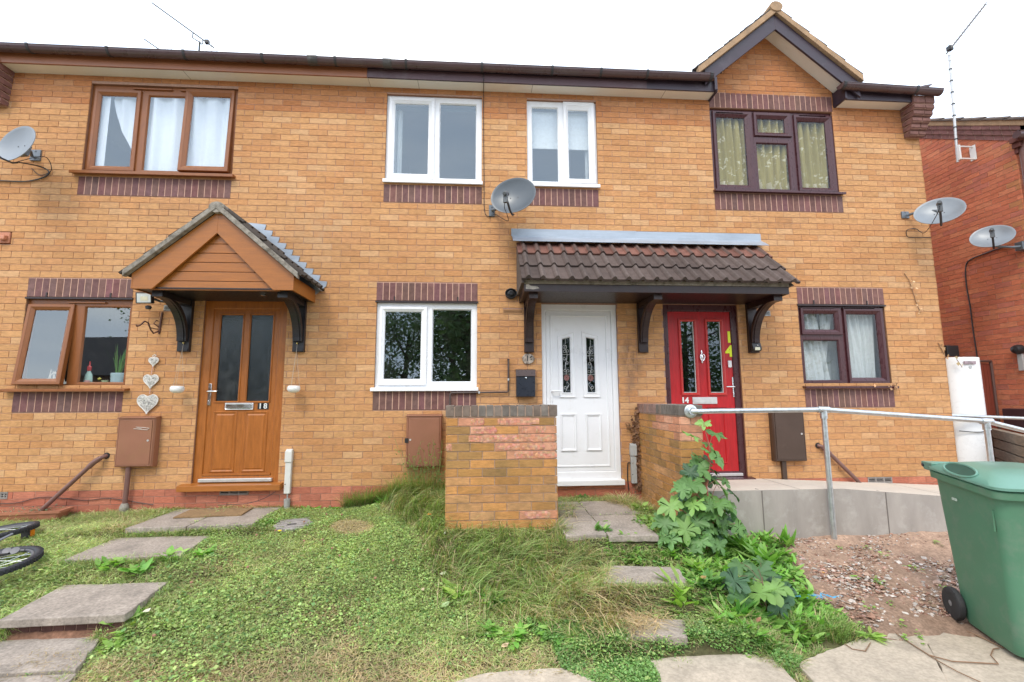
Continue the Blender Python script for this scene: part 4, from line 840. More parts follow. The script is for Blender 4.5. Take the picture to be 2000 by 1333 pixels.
tag(cable([(-5.6,-.03,-.08), (-4.95,-.012,-.12), (-4.62,-.012,-.06), (-4.2,-.012,-.10), (-3.95,-.012,-.085), (-3.62,-.012,-.14), (-3.5,-.012,-.16)], .004, 'cable', DKBROWN), 'thin brown cable sagging along the red plinth bricks below the left kitchen window', 'cable')
tag(cable([(-2.2,-.10,-.03), (-2.32,-.08,-.10), (-2.5,-.08,-.15), (-2.8,-.07,-.165)], .0035, 'cable', DKBROWN), 'thin brown cable on the plinth under the oak coloured door', 'cable')
# security light, floodlight, lamps
FL = thing('floodlight', 'small black floodlight with a white lens beside the left porch', 'floodlight', (-3.42,0,2.04))
Mf = T((-3.685,-.16,2.066)) @ Matrix.Rotation(math.radians(-4), 4, 'Z') @ Matrix.Rotation(math.radians(8), 4, 'X')
mb = MB(); mb.rings(-.088, .088, -.062, .062, [(0,.03),(0,-.012),(.010,-.014),(.012,-.008)], M=Mf); mb.box(-.08, .08, .0, .035, -.055, .055, M=Mf); mb.build('housing', BLACK, FL, bevel=.004)
mb = MB(); mb.box(-.076, .076, -.009, -.004, -.050, .050, M=Mf); mb.box(-.035, .045, -.0105, -.009, -.03, .015, 1, M=Mf); mb.build('lens', [simple('floodlight_lens', (.62,.66,.64), .25), simple('led_chip', (.65,.62,.45), .4)], FL)
mb = MB(); mb.tube([Mf @ Vector((.05,.03,0)), (-3.58,-.06,2.05), (-3.46,-.05,2.045)], .014, 8); mb.lathe([(.0,-.03),(.026,-.025),(.032,0),(.02,.012)], 14, T((-3.66,-.12,1.975))); mb.build('arm', DISHD, FL, smooth=True)
mb = MB(); mb.box(-3.50, -3.42, -.05, -.001, 2.0, 2.085); mb.build('junction_box', WHITEM, FL, bevel=.012)
q = thing('solar_light', 'little black solar light on the foot of the right-hand canopy bracket', 'light', (3.30,-.06,1.50)); mb = MB(); mb.prism([(-.046,1.50),(-.092,1.505),(-.105,1.53),(-.085,1.60),(-.046,1.615)], 3.245, 3.355, axis='x'); mb.build('housing', BLACK, q, bevel=.006)
mb = MB(); mb.box(3.268, 3.33, -.1065, -.10, 1.512, 1.548); mb.build('lens', simple('led_lens', (.70,.68,.5), .3), q); mb = MB(); mb.lathe([(.006,0),(.006,.003)], 8, T((3.305,-.100,1.572)) @ Matrix.Rotation(PI/2, 4, 'X')); mb.build('sensor', WHITEM, q)
q = thing('wall_lamp', 'broken round black lamp base left of the brown-tiled canopy', 'lamp', (.355,0,2.19)); mb = MB(); M = T((.352,-.0,2.190)) @ Matrix.Rotation(PI/2, 4, 'X')
mb.lathe([(.066,0),(.066,.02),(.045,.03),(.03,.035),(.03,.07),(.018,.072),(.018,.06)], 22, M); mb.build('base', BLACK, q, smooth=True); mb = MB(); mb.lathe([(.070,.018),(.070,.05),(.063,.05),(.063,.018)], 22, M, ay=.8); mb.build('broken_rim', BLACK, q, smooth=True)
# letterbox and plaque
q = thing('letterbox', 'dark steel letterbox on the wall left of the white door', 'letterbox', (.515,0,.965)); mb = MB(); mb.prism([(-.001,.965),(-.095,.972),(-.098,1.20),(-.085,1.275),(-.001,1.285)], .405, .622, axis='x'); mb.build('case', NAVY, q, bevel=.004)
mb = MB(); mb.prism([(-.088,1.275),(-.105,1.205),(-.110,1.205),(-.094,1.282),(-.001,1.292),(-.001,1.286)], .400, .627, axis='x'); mb.build('flap', simple('brown_tinted_steel', (.07,.045,.04), .3, .3), q, bevel=.002)
mb = MB(); mb.lathe([(.010,0),(.010,.006),(.004,.008)], 12, T((.515,-.0975,1.185)) @ Matrix.Rotation(PI/2, 4, 'X')); mb.build('lock', CHROME, q, smooth=True)
q = thing('house_number_plaque', 'small round slate number plaque above the dark letterbox', 'plaque', (.545,0,1.41)); mb = MB(); n = 9; pts = [(.552+.075*(1+.08*math.sin(3*t+1))*math.cos(t), 1.412+.064*math.sin(t)) for t in np.linspace(0, 2*PI, n, endpoint=False)]
mb.prism(pts, -.022, -.001); mb.build('slate', simple('veined_slate', (.42,.36,.30), .5, var=.6, scale=9, dirt=((.10,.07,.05), .42, .62, .85), dirtscale=14), q, bevel=.004)
textmesh('16', .085, T((.565,-.0235,1.415)), BLACK, 'house_number', q, .001, .002)
mb = MB(); mb.tube([(.54,-.02,1.47),(.545,-.03,1.485),(.55,-.02,1.49)], .004, 5); mb.build('nail', DISHD, q)
# basket bracket
q = thing('basket_bracket', 'empty wrought iron hanging basket bracket beside the left porch', 'bracket', (-3.60,0,1.83)); mb = MB(); mb.tube([(-3.585,-.008,1.935),(-3.60,-.008,1.69)], .011, 8)
mb.tube([(-3.60,-.01,1.72),(-3.61,-.08,1.685),(-3.615,-.12,1.72),(-3.62,-.16,1.79),(-3.63,-.20,1.80),(-3.635,-.25,1.75),(-3.64,-.29,1.73),(-3.64,-.30,1.745)], .008, 7)
mb.tube([(-3.60,-.012,1.76),(-3.63,-.06,1.80),(-3.625,-.03,1.84),(-3.61,-.02,1.83)], .006, 6); mb.tube([(-3.61,-.02,1.74),(-3.645,-.08,1.745),(-3.655,-.10,1.77)], .006, 6); mb.build('scrolled_iron', simple('rusted_iron', (.10,.05,.045), .6, .3, var=.5, scale=40, dirt=((.3,.14,.08), .5, .7, .6)), q, smooth=True)
# wicker hearts
q = thing('hanging_hearts', 'string of three white wicker hearts on the wall above the brown meter cupboard', 'wall ornament', (-3.63,0,1.44))
WICK = simple('white_wicker', (.68,.66,.62), .7, var=.2, scale=60)
for (x, z, s_) in ((-3.623,1.381,.05), (-3.634,1.168,.078), (-3.648,.925,.108)):
    def hp(t, k=1.0): return Vector((x+s_*k*(16*math.sin(t)**3)/16, -.02, z+s_*k*(13*math.cos(t)-5*math.cos(2*t)-2*math.cos(3*t)-math.cos(4*t))/15))
    mb = MB(); pts = [hp(t) for t in np.linspace(0, 2*PI, 30, endpoint=False)]; mb.tube(pts, .006, 6, closed=True)
    ins = [tuple((p.x, p.z)) for p in [hp(t, .93) for t in np.linspace(0, 2*PI, 30, endpoint=False)]]
    c = (x, z-.0); 
    for i in range(30): mb.prism([c, ins[i], ins[(i+1) % 30]], -.022, -.012, 1)
    for i in range(int(16+s_*330)):
        t1 = random.uniform(0, 2*PI); t2 = t1+random.uniform(1.5, 4.5); a, b = hp(t1, .96), hp(t2, .96); m_ = (a+b)/2+Vector((0,-.012*random.uniform(.5,1.2),0)); mb.tube([a, m_, b], .0026, 4, 2 if random.random() < .12 else 0)
    mb.build('wicker_heart', [WICK, simple('shaded_wicker', (.40,.39,.37), .8), simple('grey_wicker', (.33,.32,.31), .8)], q)
for a, b in ((1.33,1.235), (1.10,1.02)):
    mb = MB(); mb.tube([(-3.628,-.018,a),(-3.636,-.018,b)], .004, 5); mb.build('cord', simple('pink_ribbon', (.6,.38,.33), .8), q)
mb = MB(); mb.tube([(-3.625,-.02,1.42),(-3.60,-.02,1.45),(-3.62,-.02,1.455),(-3.64,-.02,1.44),(-3.623,-.02,1.42),(-3.60,-.03,1.40)], .004, 5); mb.build('bow', WICK, q)
for x, lb in ((-3.285, 'small white bowl planter hanging from the left foot of the porch'), (-2.058, 'small white bowl planter hanging from the right foot of the porch')):
    q = thing('hanging_pot', lb, 'plant pot', (x,-.12,1.04), 'pots hanging from the porch brackets'); mb = MB(); M = T((x,-.12,1.028)); mb.lathe([(.03,0),(.055,.012),(.068,.035),(.066,.062),(.055,.076),(.050,.072),(.058,.05)], 24, M); mb.build('bowl', WHITEM, q, smooth=True)
    for a in (.3, 2.4, 4.5):
        mb = MB(); mb.tube([(x+.057*math.cos(a),-.12+.057*math.sin(a),1.095),(x-.01,-.075,1.50),(x-.012,-.06,1.575)], .0015, 4); mb.build('string', simple('pale_string', (.5,.42,.33), .9), q)
    mb = MB(); mb.lathe([(.0,0),(.009,.006),(.009,.02),(0,.022)], 8, T((x-.012,-.058,1.568))); mb.build('screw_eye', GOLDCH, q)
# items behind the left kitchen window
def shelfy(z=1.105): return z
q = thing('potted_plant', 'spiky green plant in a pale blue pot behind the left kitchen window', 'plant', (-4.10,.14,1.10)); mb = MB(); mb.lathe([(.0,0),(.052,.0),(.06,.11),(.056,.115),(.05,.1)], 20, T((-4.09,.17,1.095))); mb.build('pot', simple('pale_blue_ceramic', (.42,.56,.60), .35), q, smooth=True)
mb = MB()
for i in range(34):
    a = random.uniform(0, 2*PI); l = random.uniform(.12,.26); s_ = random.uniform(.15,.75); b0 = Vector((-4.09+.02*math.cos(a), .17+.02*math.sin(a), 1.19)); t = b0+Vector((math.cos(a)*s_*l*.7, math.sin(a)*s_*l*.4, l)); pd = Vector((-math.sin(a), math.cos(a), 0))*.0035
    mb.add([b0-pd, b0+pd, b0.lerp(t,.6)+pd*.8+Vector((0,0,.02)), b0.lerp(t,.6)-pd*.8+Vector((0,0,.02)), t], [(0,1,2,3), (3,2,4)], 0, (random.uniform(.10,.2), random.uniform(.26,.36), .07))
LEAF = leafmat('leaf'); mb.build('foliage', LEAF, q, recalc=False)
q = thing('soap_bottle', 'clear washing-up bottle with a red cap behind the left kitchen window', 'bottle', (-4.395,.14,1.1)); mb = MB(); mb.lathe([(.0,0),(.034,0),(.036,.06),(.03,.10),(.014,.125),(.014,.135)], 16, T((-4.395,.16,1.095)), ay=.7); mb.build('bottle', simple('green_clear_plastic', (.42,.60,.55), .15), q, smooth=True)
mb = MB(); mb.lathe([(.017,.13),(.02,.16),(.008,.17),(.006,.20)], 12, T((-4.395,.16,1.095))); mb.build('cap', simple('red_plastic', (.45,.03,.03), .35), q, smooth=True); mb = MB(); mb.box(-4.415,-4.372,.128,.132,1.115,1.155); mb.build('paper_label', simple('label_pink', (.65,.35,.33), .5), q)
q = thing('glass_tumbler', 'small glass tumbler with lemon beside the blue plant pot indoors', 'glass', (-4.22,.15,1.1)); mb = MB(); mb.lathe([(.0,0),(.024,0),(.029,.06),(.026,.06)], 14, T((-4.215,.16,1.095))); mb.build('tumbler', simple('greenish_glass', (.35,.42,.25), .15), q, smooth=True); mb = MB(); mb.lathe([(0,-.012),(.018,0),(0,.012)], 10, T((-4.255,.15,1.165))); mb.build('lemon_slice', simple('lemon', (.55,.5,.08), .5), q)
q = thing('utensil_rack', 'cluster of pale mugs and utensils behind the open kitchen sash', 'kitchenware', (-4.72,.15,1.1)); mb = MB()
for i in range(7): x = -4.80+.028*i; mb.tube([(x,.17,1.10),(x+random.uniform(-.04,.04),.17,1.10+random.uniform(.09,.20))], .005, 6)
mb.tube([(-4.74+.035*math.cos(t),.16,1.18+.03*math.sin(t)) for t in np.linspace(0,2*PI,12,endpoint=False)], .006, 6, closed=True); mb.build('utensils', simple('pale_wood_and_steel', (.5,.47,.4), .4), q, smooth=True)
mb = MB(); mb.lathe([(.0,0),(.035,0),(.04,.055),(.036,.055)], 14, T((-4.86,.16,1.095))); mb.lathe([(.0,0),(.04,0),(.042,.05),(.036,.05)], 14, T((-4.66,.17,1.095))); mb.build('mugs', simple('pale_glaze', (.5,.56,.54), .3), q, smooth=True)
for q in [o for o in bpy.data.objects if o.name in ('potted_plant','soap_bottle','glass_tumbler','utensil_rack')]:
    q.location = (q.location.x, .105, 1.095); q.scale = (1.35, .55, 1.5)
# dead vine stems
def vine(pts, label, n, spread, seedv, leafc=(.42,.25,.12), ls=.03):
    rs = random.Random(seedv); root = thing('dead_vine', label, 'dead vine', pts[0]); mb = MB(); mb.tube(pts, .004, 5); mb.build('stem', simple('dry_stem', (.24,.14,.08), .9), root); mb = MB(); P_ = [Vector(p) for p in pts]
    for i in range(n):
        k = rs.random()*(len(P_)-1); j = int(k); p = P_[j].lerp(P_[j+1], k-j)+Vector((rs.gauss(0,spread), -abs(rs.gauss(0,.012))-.004, rs.gauss(0,.02))); a = rs.uniform(0,6.3); l = ls*rs.uniform(.5,1.3); d = Vector((math.cos(a), -rs.random()*.6, math.sin(a)))*l; s_ = Vector((-math.sin(a), rs.uniform(-.5,.5), math.cos(a)))*l*.45; j2 = rs.uniform(.6,1.2)
        mb.add([p, p+d*.5+s_, p+d, p+d*.5-s_+Vector((0,-.006,0))], [(0,1,2),(0,2,3)], 0, tuple(c*j2 for c in leafc))
    mb.build('dry_leaves', simple('dry_leaf', (0,0,0), .9, attr=True), root, recalc=False)
vine([(5.37,-.008,2.51),(5.42,-.01,2.42),(5.45,-.01,2.3),(5.48,-.01,2.15),(5.52,-.01,2.02),(5.50,-.01,1.98)], 'dried pale vine stem clinging to the bricks right of the lower window', 20, .012, 3, (.62,.40,.22))
vine([(5.72,-.008,1.62),(5.76,-.01,1.52),(5.80,-.01,1.42)], 'short dried vine at the corner above the white cylinder', 9, .014, 4, (.60,.36,.18))
vine([(1.815,-.006,.78),(1.80,-.01,.6),(1.81,-.01,.4),(1.80,-.01,.2),(1.81,-.01,.0),(1.80,-.02,-.1)], 'strip of dead brown ivy beside the grey cable duct', 240, .022, 5, (.22,.12,.07), .034)
vine([(1.80,-.01,.55),(1.72,-.012,.6),(1.69,-.012,.66)], 'small side shoot of dead ivy above the grey cable duct', 22, .02, 6, (.33,.18,.09), .03)
vine([(5.07,-.05,1.09),(4.93,-.06,1.083),(4.76,-.055,1.082)], 'dry leaves lying on the right-hand lower window sill', 12, .01, 8, (.60,.34,.18), .035)
# ================================================================ BRICK WING WALLS
SPALL = [(.62,.30,.19), (.58,.27,.165), (.66,.35,.23)]
WB = [(.47,.25,.085), (.40,.225,.085), (.56,.28,.10), (.52,.26,.09), (.36,.21,.085), (.57,.30,.115)]
def wingwall(label, x0, x1, y0, y1, zt, kinds, faces, seedv, copw=.0731):
    rs = random.Random(seedv); root = thing('brick_wing_wall', label, 'brick wall', ((x0+x1)/2, y0, -.4)); mb = MB(); nk = 12; zc = zt-.105; rh = .0745; zb = zc-rh*18
    mb.box(x0+.007, x1-.007, y0+.007, y1-.004, zb, zc, 1)
    for fi, (M, lu) in enumerate(faces):
        def cf(u, z, k):
            kk = round((zc-z)/rh); j = rs.uniform(.9,1.1)
            if kinds(fi, u, kk): return tuple(c*j for c in rs.choice(SPALL))
            b = rs.choice(WB) if kk < 8 else rs.choice(WB[2:4]+WB[5:]+BUFF[:3]); return tuple(c*j for c in b)
        Mz = M @ T((0,0,zc-18*rh)); bricks(mb, Mz, 0, lu, 0, 18, [], lambda u, z, k: cf(u, z+zc-18*rh, k), bw=.2195, rh=rh, j=.011, rec=.007, skip=None)
    mb.build('brickwork', [BRICKW, MORTARD], root, recalc=False)
    # coping of bricks on edge
    mb = MB(); alongx = (x1-x0) > (y1-y0); a, b = (x0, x1) if alongx else (y0, y1); n = max(1, round((b-a)/copw)); w_ = (b-a)/n
    for i in range(n):
        j = rs.uniform(.8,1.2); c = (.165*j,.145*j,.13*j) if rs.random() < .6 else (.19*j,.15*j,.125*j); dz = rs.uniform(-.004,.003); p0, p1 = a+i*w_+(.005 if i else -.008), a+(i+1)*w_-(.005 if i < n-1 else -.008)
        if alongx: mb.box(p0, p1, y0-.008, y1+.008, zc+.006, zt+dz, 0, c)
        else: mb.box(x0-.008, x1+.008, p0, p1, zc+.006, zt+dz, 0, (c[0]*1.7, c[1]*1.25, c[2]*1.2) if i > n*.45 else c)
    mb.box(x0, x1, y0, y1, zc-.002, zt-.012, 1); mb.build('coping', [brickmat('blue_brick', False, .35, (.24,.22,.19)), MORTARD], root, bevel=.004, recalc=False)
    return root
def frontM(x, y): return T((x, y, 0))
def sp1(fi, u, kk):
    if fi: return False
    rows = {1:[(.20,.36),(.46,.85)], 2:[(.22,.47),(.74,.95)], 3:[(.30,1.05)], 4:[(-1,.05),(.47,.72),(.73,.94)], 5:[(.62,1.05)], 12:[(.72,1.05)]}
    return any(a <= u <= b for a, b in rows.get(kk, []))
WL = wingwall('chest-high brick wall with spalled pink bricks standing left of the white door', -.308, .690, -1.14, -.93, .893, sp1,
    [(frontM(-.308,-1.14), .998), (T((.690,-1.14,0)) @ Matrix.Rotation(PI/2,4,'Z'), .21), (T((-.308,-.93,0)) @ Matrix.Rotation(-PI/2,4,'Z'), .21)], 11)
mb = MB(); mb.box(-.30, -.09, -.928, -.002, -.45, .79); mb.build('return_wall', MORTARD, WL)
mb = MB(); bricks(mb, T((-.308,-.002,-.46)) @ Matrix.Rotation(-PI/2,4,'Z'), 0, .92, 0, 16, [], lambda u,z,k: random.choice(WB), mi=0); mb.build('return_brickwork', BRICKW, WL, recalc=False)
# spalled faces: rough eroded patches standing on the front
mb = MB(); rs = random.Random(5)
for (u0, u1, kk) in ((.22,.34,1), (.46,.60,1), (.58,.84,1), (.24,.455,2), (.68,.73,2), (.80,.90,2), (.20,.34,3), (.36,.57,3), (.59,.78,3), (.80,.998,3), (.46,.66,4), (.68,.89,4), (.61,.78,5), (.80,.998,5), (.70,.93,12), (.0,.05,4), (.95,.998,4)):
    zc = .788; z1 = zc-(kk-1)*.0745-.012; z0 = z1-.060; n = 9; top = []; bot_ = []
    for i in range(n+1):
        x = -.308+u0+(u1-u0)*i/n; top.append((x, z1-rs.random()*.010*(3 if i in (0, n) else 1)+.004)); bot_.append((x, z0+rs.random()*.012*(2 if i in (0, n) else 1)-.003))
    for i in range(n):
        for k in range(3):
            f0, f1 = k/3, (k+1)/3; q = lambda c, d, f: (c[0], -1.1413-.0012*math.sin(f*PI)-rs.random()*.0035, c[1]*(1-f)+d[1]*f); c = tuple(v*rs.uniform(.85,1.12) for v in rs.choice(SPALL)); 
            mb.quad(q(bot_[i],top[i],f0), q(bot_[i+1],top[i+1],f0), q(bot_[i+1],top[i+1],f1), q(bot_[i],top[i],f1), 0, c)
mb.build('spalled_brick_face', simple('spalled_brick', (0,0,0), .95, attr=True, var=.35, scale=30, fine=.3, bmp=.9), WL, recalc=False)
def sp2(fi, u, kk):
    if fi == 0: return kk in (1,2) and u > .46 or kk == 3 and u > .9
    return kk in (1,2,3)
WR = wingwall('narrow brick wing wall between the doors, with the handrail fixed to its top', 1.847, 2.062, -1.14, -.002, .888, sp2,
    [(T((1.847,-.002,0)) @ Matrix.Rotation(-PI/2,4,'Z'), 1.138), (frontM(1.847,-1.14), .215), (T((2.062,-1.14,0)) @ Matrix.Rotation(PI/2,4,'Z'), 1.138)], 12)
# ================================================================ RAMP, RAILS
rz = lambda x, y: (lambda w0, w1, t: w0+(w1-w0)*t)(.004-.10*max(0,(x-3.3))/2.0, .094 if x < 3.4 else .094-.085*(x-3.4), min(1, max(0, -y/1.10)))
mb = MB(); xs = [2.064, 2.6, 3.25, 3.4, 4.2, 4.9, 5.6, 6.3, 7.0]
for a, b in zip(xs, xs[1:]):
    mb.quad((a,-1.10,rz(a,-1.1)), (b,-1.10,rz(b,-1.1)), (b,-.001,rz(b,0)), (a,-.001,rz(a,0)), 0)
    mb.quad((a,-1.10,-.6), (b,-1.10,-.6), (b,-1.10,rz(b,-1.1)-.0), (a,-1.10,rz(a,-1.1)), 1)
mb.quad((2.064,-1.10,-.6), (2.064,-.001,-.6), (2.064,-.001,rz(2.064,0)), (2.064,-1.10,rz(2.064,-1.1)), 1)
RP = tag(mb.build('ramp', [RAMPTOP, RENDERC], recalc=False), 'raised concrete access ramp in front of the red door with a smooth grey side', kind='structure')
for x in (2.62, 3.84):
    mb = MB(); mb.box(x-.004, x+.004, -1.1025, -1.0, -.6, rz(x,-1.1)-.004); mb.build('ramp_joint', simple('dark_joint', (.15,.13,.115), .9), RP)
for x in (3.0, 4.55):
    mb = MB(); mb.add([(x,-1.09,rz(x,-1.09)+.0015),(x+.006,-1.09,rz(x,-1.09)+.0015),(x+.306,-.01,rz(x+.3,-.01)+.0015),(x+.30,-.01,rz(x+.3,-.01)+.0015)], [(0,1,2,3)]); mb.build('ramp_joint', MATS['dark_joint'], RP, recalc=False)
RL = thing('handrail', 'galvanised steel handrail running along the ramp in front of the red door', 'handrail', (3.25,-1.16,-.35))
hy = -1.165; R_ = .0235
z1 = .828; pA = Vector((1.955,-1.152,z1)); p1 = Vector((3.24,hy,.836)); p2 = Vector((4.885,hy,.716)); p3 = Vector((6.3,hy,.37))
mb = MB(); mb.tube([(1.952,-1.149,z1),(1.955,-1.19,z1),(1.985,-1.215,z1),(2.06,-1.19,z1+.001),(2.2,hy,z1+.002), p1], R_, 16); mb.tube([p1, p2], R_, 16); mb.tube([p2, p3], R_, 16); mb.build('rail', STEEL, RL, smooth=True)
mb = MB(); mb.lathe([(.062,0),(.062,.008),(.052,.014),(.034,.016),(.034,.05)], 24, T((1.952,-1.148,z1)) @ Matrix.Rotation(PI/2,4,'X')); mb.build('wall_flange', STEEL, RL, smooth=True)
for p, zb in ((p1,-.50), (p2,-.55)):
    mb = MB(); mb.tube([(p.x,p.y,zb), (p.x,p.y,p.z-.02)], R_, 16); mb.build('post', STEEL, RL, smooth=True)
    mb = MB(); mb.tube([(p.x,p.y,p.z-.085), (p.x,p.y,p.z-.01)], .031, 16); mb.tube([p+Vector((-.055,0,.001)), p+Vector((.055,0,-.003))], .031, 16)
    for dx, dz in ((-.035,.0), (.035,-.003)): mb.lathe([(.006,0),(.006,.006)], 8, T((p.x+dx,p.y-.030,p.z+dz)) @ Matrix.Rotation(PI/2,4,'X'))
    mb.lathe([(.006,0),(.006,.006)], 8, T((p.x,p.y-.030,p.z-.06)) @ Matrix.Rotation(PI/2,4,'X')); mb.build('tube_clamp', STEEL, RL, smooth=True)
R2 = thing('handrail', 'second galvanised rail on the far side of the ramp, starting at the house corner', 'handrail', (5.86,.06,.7)); mb = MB(); mb.tube([(5.803,.05,.716),(5.88,.05,.716),(7.0,.05,.665)], .021, 12); mb.build('rail', STEEL, R2, smooth=True)
mb = MB(); mb.tube([(6.95,.05,-.3),(6.95,.05,.66)], .021, 12); mb.build('post', STEEL, R2, smooth=True)
# ================================================================ WHEELIE BIN
BN = thing('wheelie_bin', 'green wheelie bin with a black wheel at the right edge of the picture', 'wheelie bin', (3.3,-2.4,-.55))
fz = Vector((-.34,-.94,0)).normalized(); rt = Vector((.94,-.34,0)).normalized()
MBn = Matrix.Translation((3.268,-2.135,-.565)) @ Matrix((rt, fz, Vector((0,0,1)))).transposed().to_4x4()   # local x: left->right, y: rear->front, z up
W_ = .56
def brect(x0, x1, y0, y1, z, r=.05, n=5, zs=None):
    out = []
    for cx_, cy_, a0 in ((x1-r,y1-r,0),(x0+r,y1-r,PI/2),(x0+r,y0+r,PI),(x1-r,y0+r,1.5*PI)):
        for k in range(n+1): a = a0+PI/2*k/n; x = cx_+r*math.cos(a); y = cy_+r*math.sin(a); out.append(Vector((x, y, z if zs is None else zs(y))))
    return out
def loft(mb, loops, M, mi=0, cap0=True, cap1=False):
    n = len(loops[0]); vs = [M @ v for l in loops for v in l]; fs = [(k*n+j, k*n+(j+1) % n, (k+1)*n+(j+1) % n, (k+1)*n+j) for k in range(len(loops)-1) for j in range(n)]
    if cap0: fs.append(tuple(range(n-1,-1,-1)))
    if cap1: fs.append(tuple((len(loops)-1)*n+j for j in range(n)))
    mb.add(vs, fs, mi)
top = lambda y: 1.0-.03*(y/.7)
mb = MB(); lps = [brect(.05,W_-.05,.11,.60,.02,.06), brect(.04,W_-.04,.09,.615,.06,.06)]
for t in np.linspace(.15,1,7): lps.append(brect(.04-.035*t,W_-.04+.035*t,.09-.07*t,.615+.055*t,0,.06,zs=lambda y, t=t: .06+(top(y)-.055-.06)*t))
lps += [brect(-.02,W_+.02,.0,.70,0,.06,zs=lambda y: top(y)-.05), brect(-.022,W_+.022,-.002,.702,0,.06,zs=lambda y: top(y)-.01), brect(-.01,W_+.01,.01,.69,0,.06,zs=lambda y: top(y))]
loft(mb, lps, MBn, cap1=True); 
mb.box(.0, .008, .60, .606, .72, .845, M=MBn); mb.box(.10,.16,-.06,.02,.93,.985,M=MBn); mb.box(W_-.16,W_-.10,-.06,.02,.93,.985,M=MBn); mb.build('body', GREEN, BN, smooth=True, angle=50)
mb = MB(); lt = lambda y: top(y)+.012
lps = [brect(-.028,W_+.028,-.005,.715,0,.07,zs=lambda y: top(y)+.004), brect(-.028,W_+.028,-.005,.715,0,.07,zs=lambda y: top(y)+.02), brect(.01,W_-.01,.03,.67,0,.09,zs=lambda y: top(y)+.040+.02*math.sin(max(0,min(1,y/.7))*PI)), brect(.06,W_-.06,.10,.60,0,.09,zs=lambda y: top(y)+.055+.03*math.sin(max(0,min(1,y/.7))*PI)), brect(.14,W_-.14,.2,.5,0,.08,zs=lambda y: top(y)+.063+.03)]
loft(mb, lps, MBn, cap1=True); mb.build('lid', GREENL, BN, smooth=True, angle=60)
mb = MB(); n = 18; Mh = MBn @ T((-.012,.34,1.018))
vs = []; 
for t in np.linspace(0,2*PI,24,endpoint=False): vs.append((.016+.034*math.cos(t) , .155*math.sin(t), .022+.030*math.cos(t)-.03*math.sin(t)*.35))
mb.tube([Mh @ Vector(v) for v in vs], .008, 6, closed=True); mb.add([Mh @ (Vector(v)+Vector((-.001,0,.002))) for v in vs]+[Mh @ Vector((.018,0,.022))], [(i,(i+1)%24,24) for i in range(24)], 1); mb.build('lid_grip', [GREENL, simple('shaded_recess_green', (.035,.09,.065), .5)], BN, smooth=True)  # shallow fan coloured dark to stand in for shade inside the grip recess
mb = MB(); mb.tube([MBn @ Vector((.0,-.055,1.03)), MBn @ Vector((W_,-.055,1.03))], .016, 12); mb.prism([(-.075,1.045),(.06,1.045),(.05,.985),(-.045,.99),(-.08,1.02)], -.012, .03, axis='x', M=MBn); mb.prism([(-.075,1.045),(.06,1.045),(.05,.985),(-.045,.99),(-.08,1.02)], W_-.03, W_+.012, axis='x', M=MBn); mb.build('handle', GREENL, BN, smooth=True, bevel=.004)
mb = MB(); mb.lathe([(.012,0),(.012,.006)], 12, MBn @ T((-.012,-.052,1.02)) @ Matrix.Rotation(-PI/2,4,'Y')); mb.build('hinge_pin', DISHD, BN)
def wheel(xl, sgn):
    M = MBn @ T((xl,.085,.110)) @ Matrix.Scale(.93,4) @ Matrix.Rotation(-PI/2*sgn,4,'Y'); mb = MB(); mb.lathe([(.065,-.025),(.09,-.025),(.108,-.018),(.113,0),(.108,.018),(.09,.025),(.065,.022)], 32, M); Wt = mb.build('wheel', RUBBER, BN, smooth=True)
    mb = MB(); mb.lathe([(.058,-.02),(.067,-.02),(.067,.02),(.058,.018)], 28, M); mb.lathe([(.0,-.02),(.02,-.02),(.02,.022),(0,.024)], 16, M)
    for k in range(8):
        a = 2*PI*k/8; mb.tube([M @ Vector((.015*math.cos(a),.015*math.sin(a),.012)), M @ Vector((.062*math.cos(a),.062*math.sin(a),.012))], .0045, 5)
    mb.lathe([(.0,-.01),(.06,-.01),(.06,-.004),(0,-.004)], 24, M); mb.build('hub', simple('grey_wheel_hub', (.20,.20,.21), .5), Wt, smooth=True)
wheel(.012, 1); wheel(W_-.012, -1)
mb = MB(); mb.tube([MBn @ Vector((.0,.075,.115)), MBn @ Vector((W_,.075,.115))], .011, 10); mb.build('axle', DISHD, BN, smooth=True)
textmesh('02783', .022, MBn @ T((.0,.26,.835)) @ Matrix.Rotation(-PI/2,4,'Z') @ Matrix.Rotation(math.radians(0),4,'X') @ T((0,-.004,0)), simple('pale_stamp', (.6,.68,.6), .6), 'stamped_number', BN, .0008, .0006)
mb = MB(); mb.box(.17,.40,.34,.45,0,.002, M=MBn @ T((0,0,1.045)) @ Matrix.Rotation(math.radians(-5),4,'X')); mb.build('paper_label', simple('torn_white_label', (.75,.74,.7), .6, var=.25, scale=20), BN)
# ================================================================ NEIGHBOURING RED HOUSE
RH = thing('brick_house', 'red brick neighbouring house seen end-on beyond the right-hand corner', 'house', (7.7,.4,-.4))
X1, Y1_ = 7.7, .40; m_s = (5.51-4.66)/(1.767-.394)
mb = MB(); Ms = Matrix.Translation((X1, 9.0, 0)) @ Matrix.Rotation(-PI/2,4,'Z')
def rclip(z, u0, u1):
    if z < 4.66: return u0, u1
    d = (z-4.66)/m_s
    return max(u0, d), min(u1, 8.6-d)
def redh(x, z, k):
    j = random.uniform(.93,1.06); c = random.choice([(.56,.185,.10),(.54,.175,.095),(.58,.20,.11),(.53,.17,.10),(.58,.22,.12),(.50,.175,.12)])
    if x > 8.5 and k % 4 < 2: c = (.50,.22,.10)
    return tuple(a*j for a in c)
bricks(mb, Ms, 0, 8.6, -8, 92, [], redh, clip=rclip)
mb.quad((X1+.005,.4,-1), (X1+.005,9,-1), (X1+.005,9,4.66), (X1+.005,.4,4.66), 1); mb.add([(X1+.005,.4,4.66),(X1+.005,9,4.66),(X1+.005,4.7,7.32)], [(0,1,2)], 1)
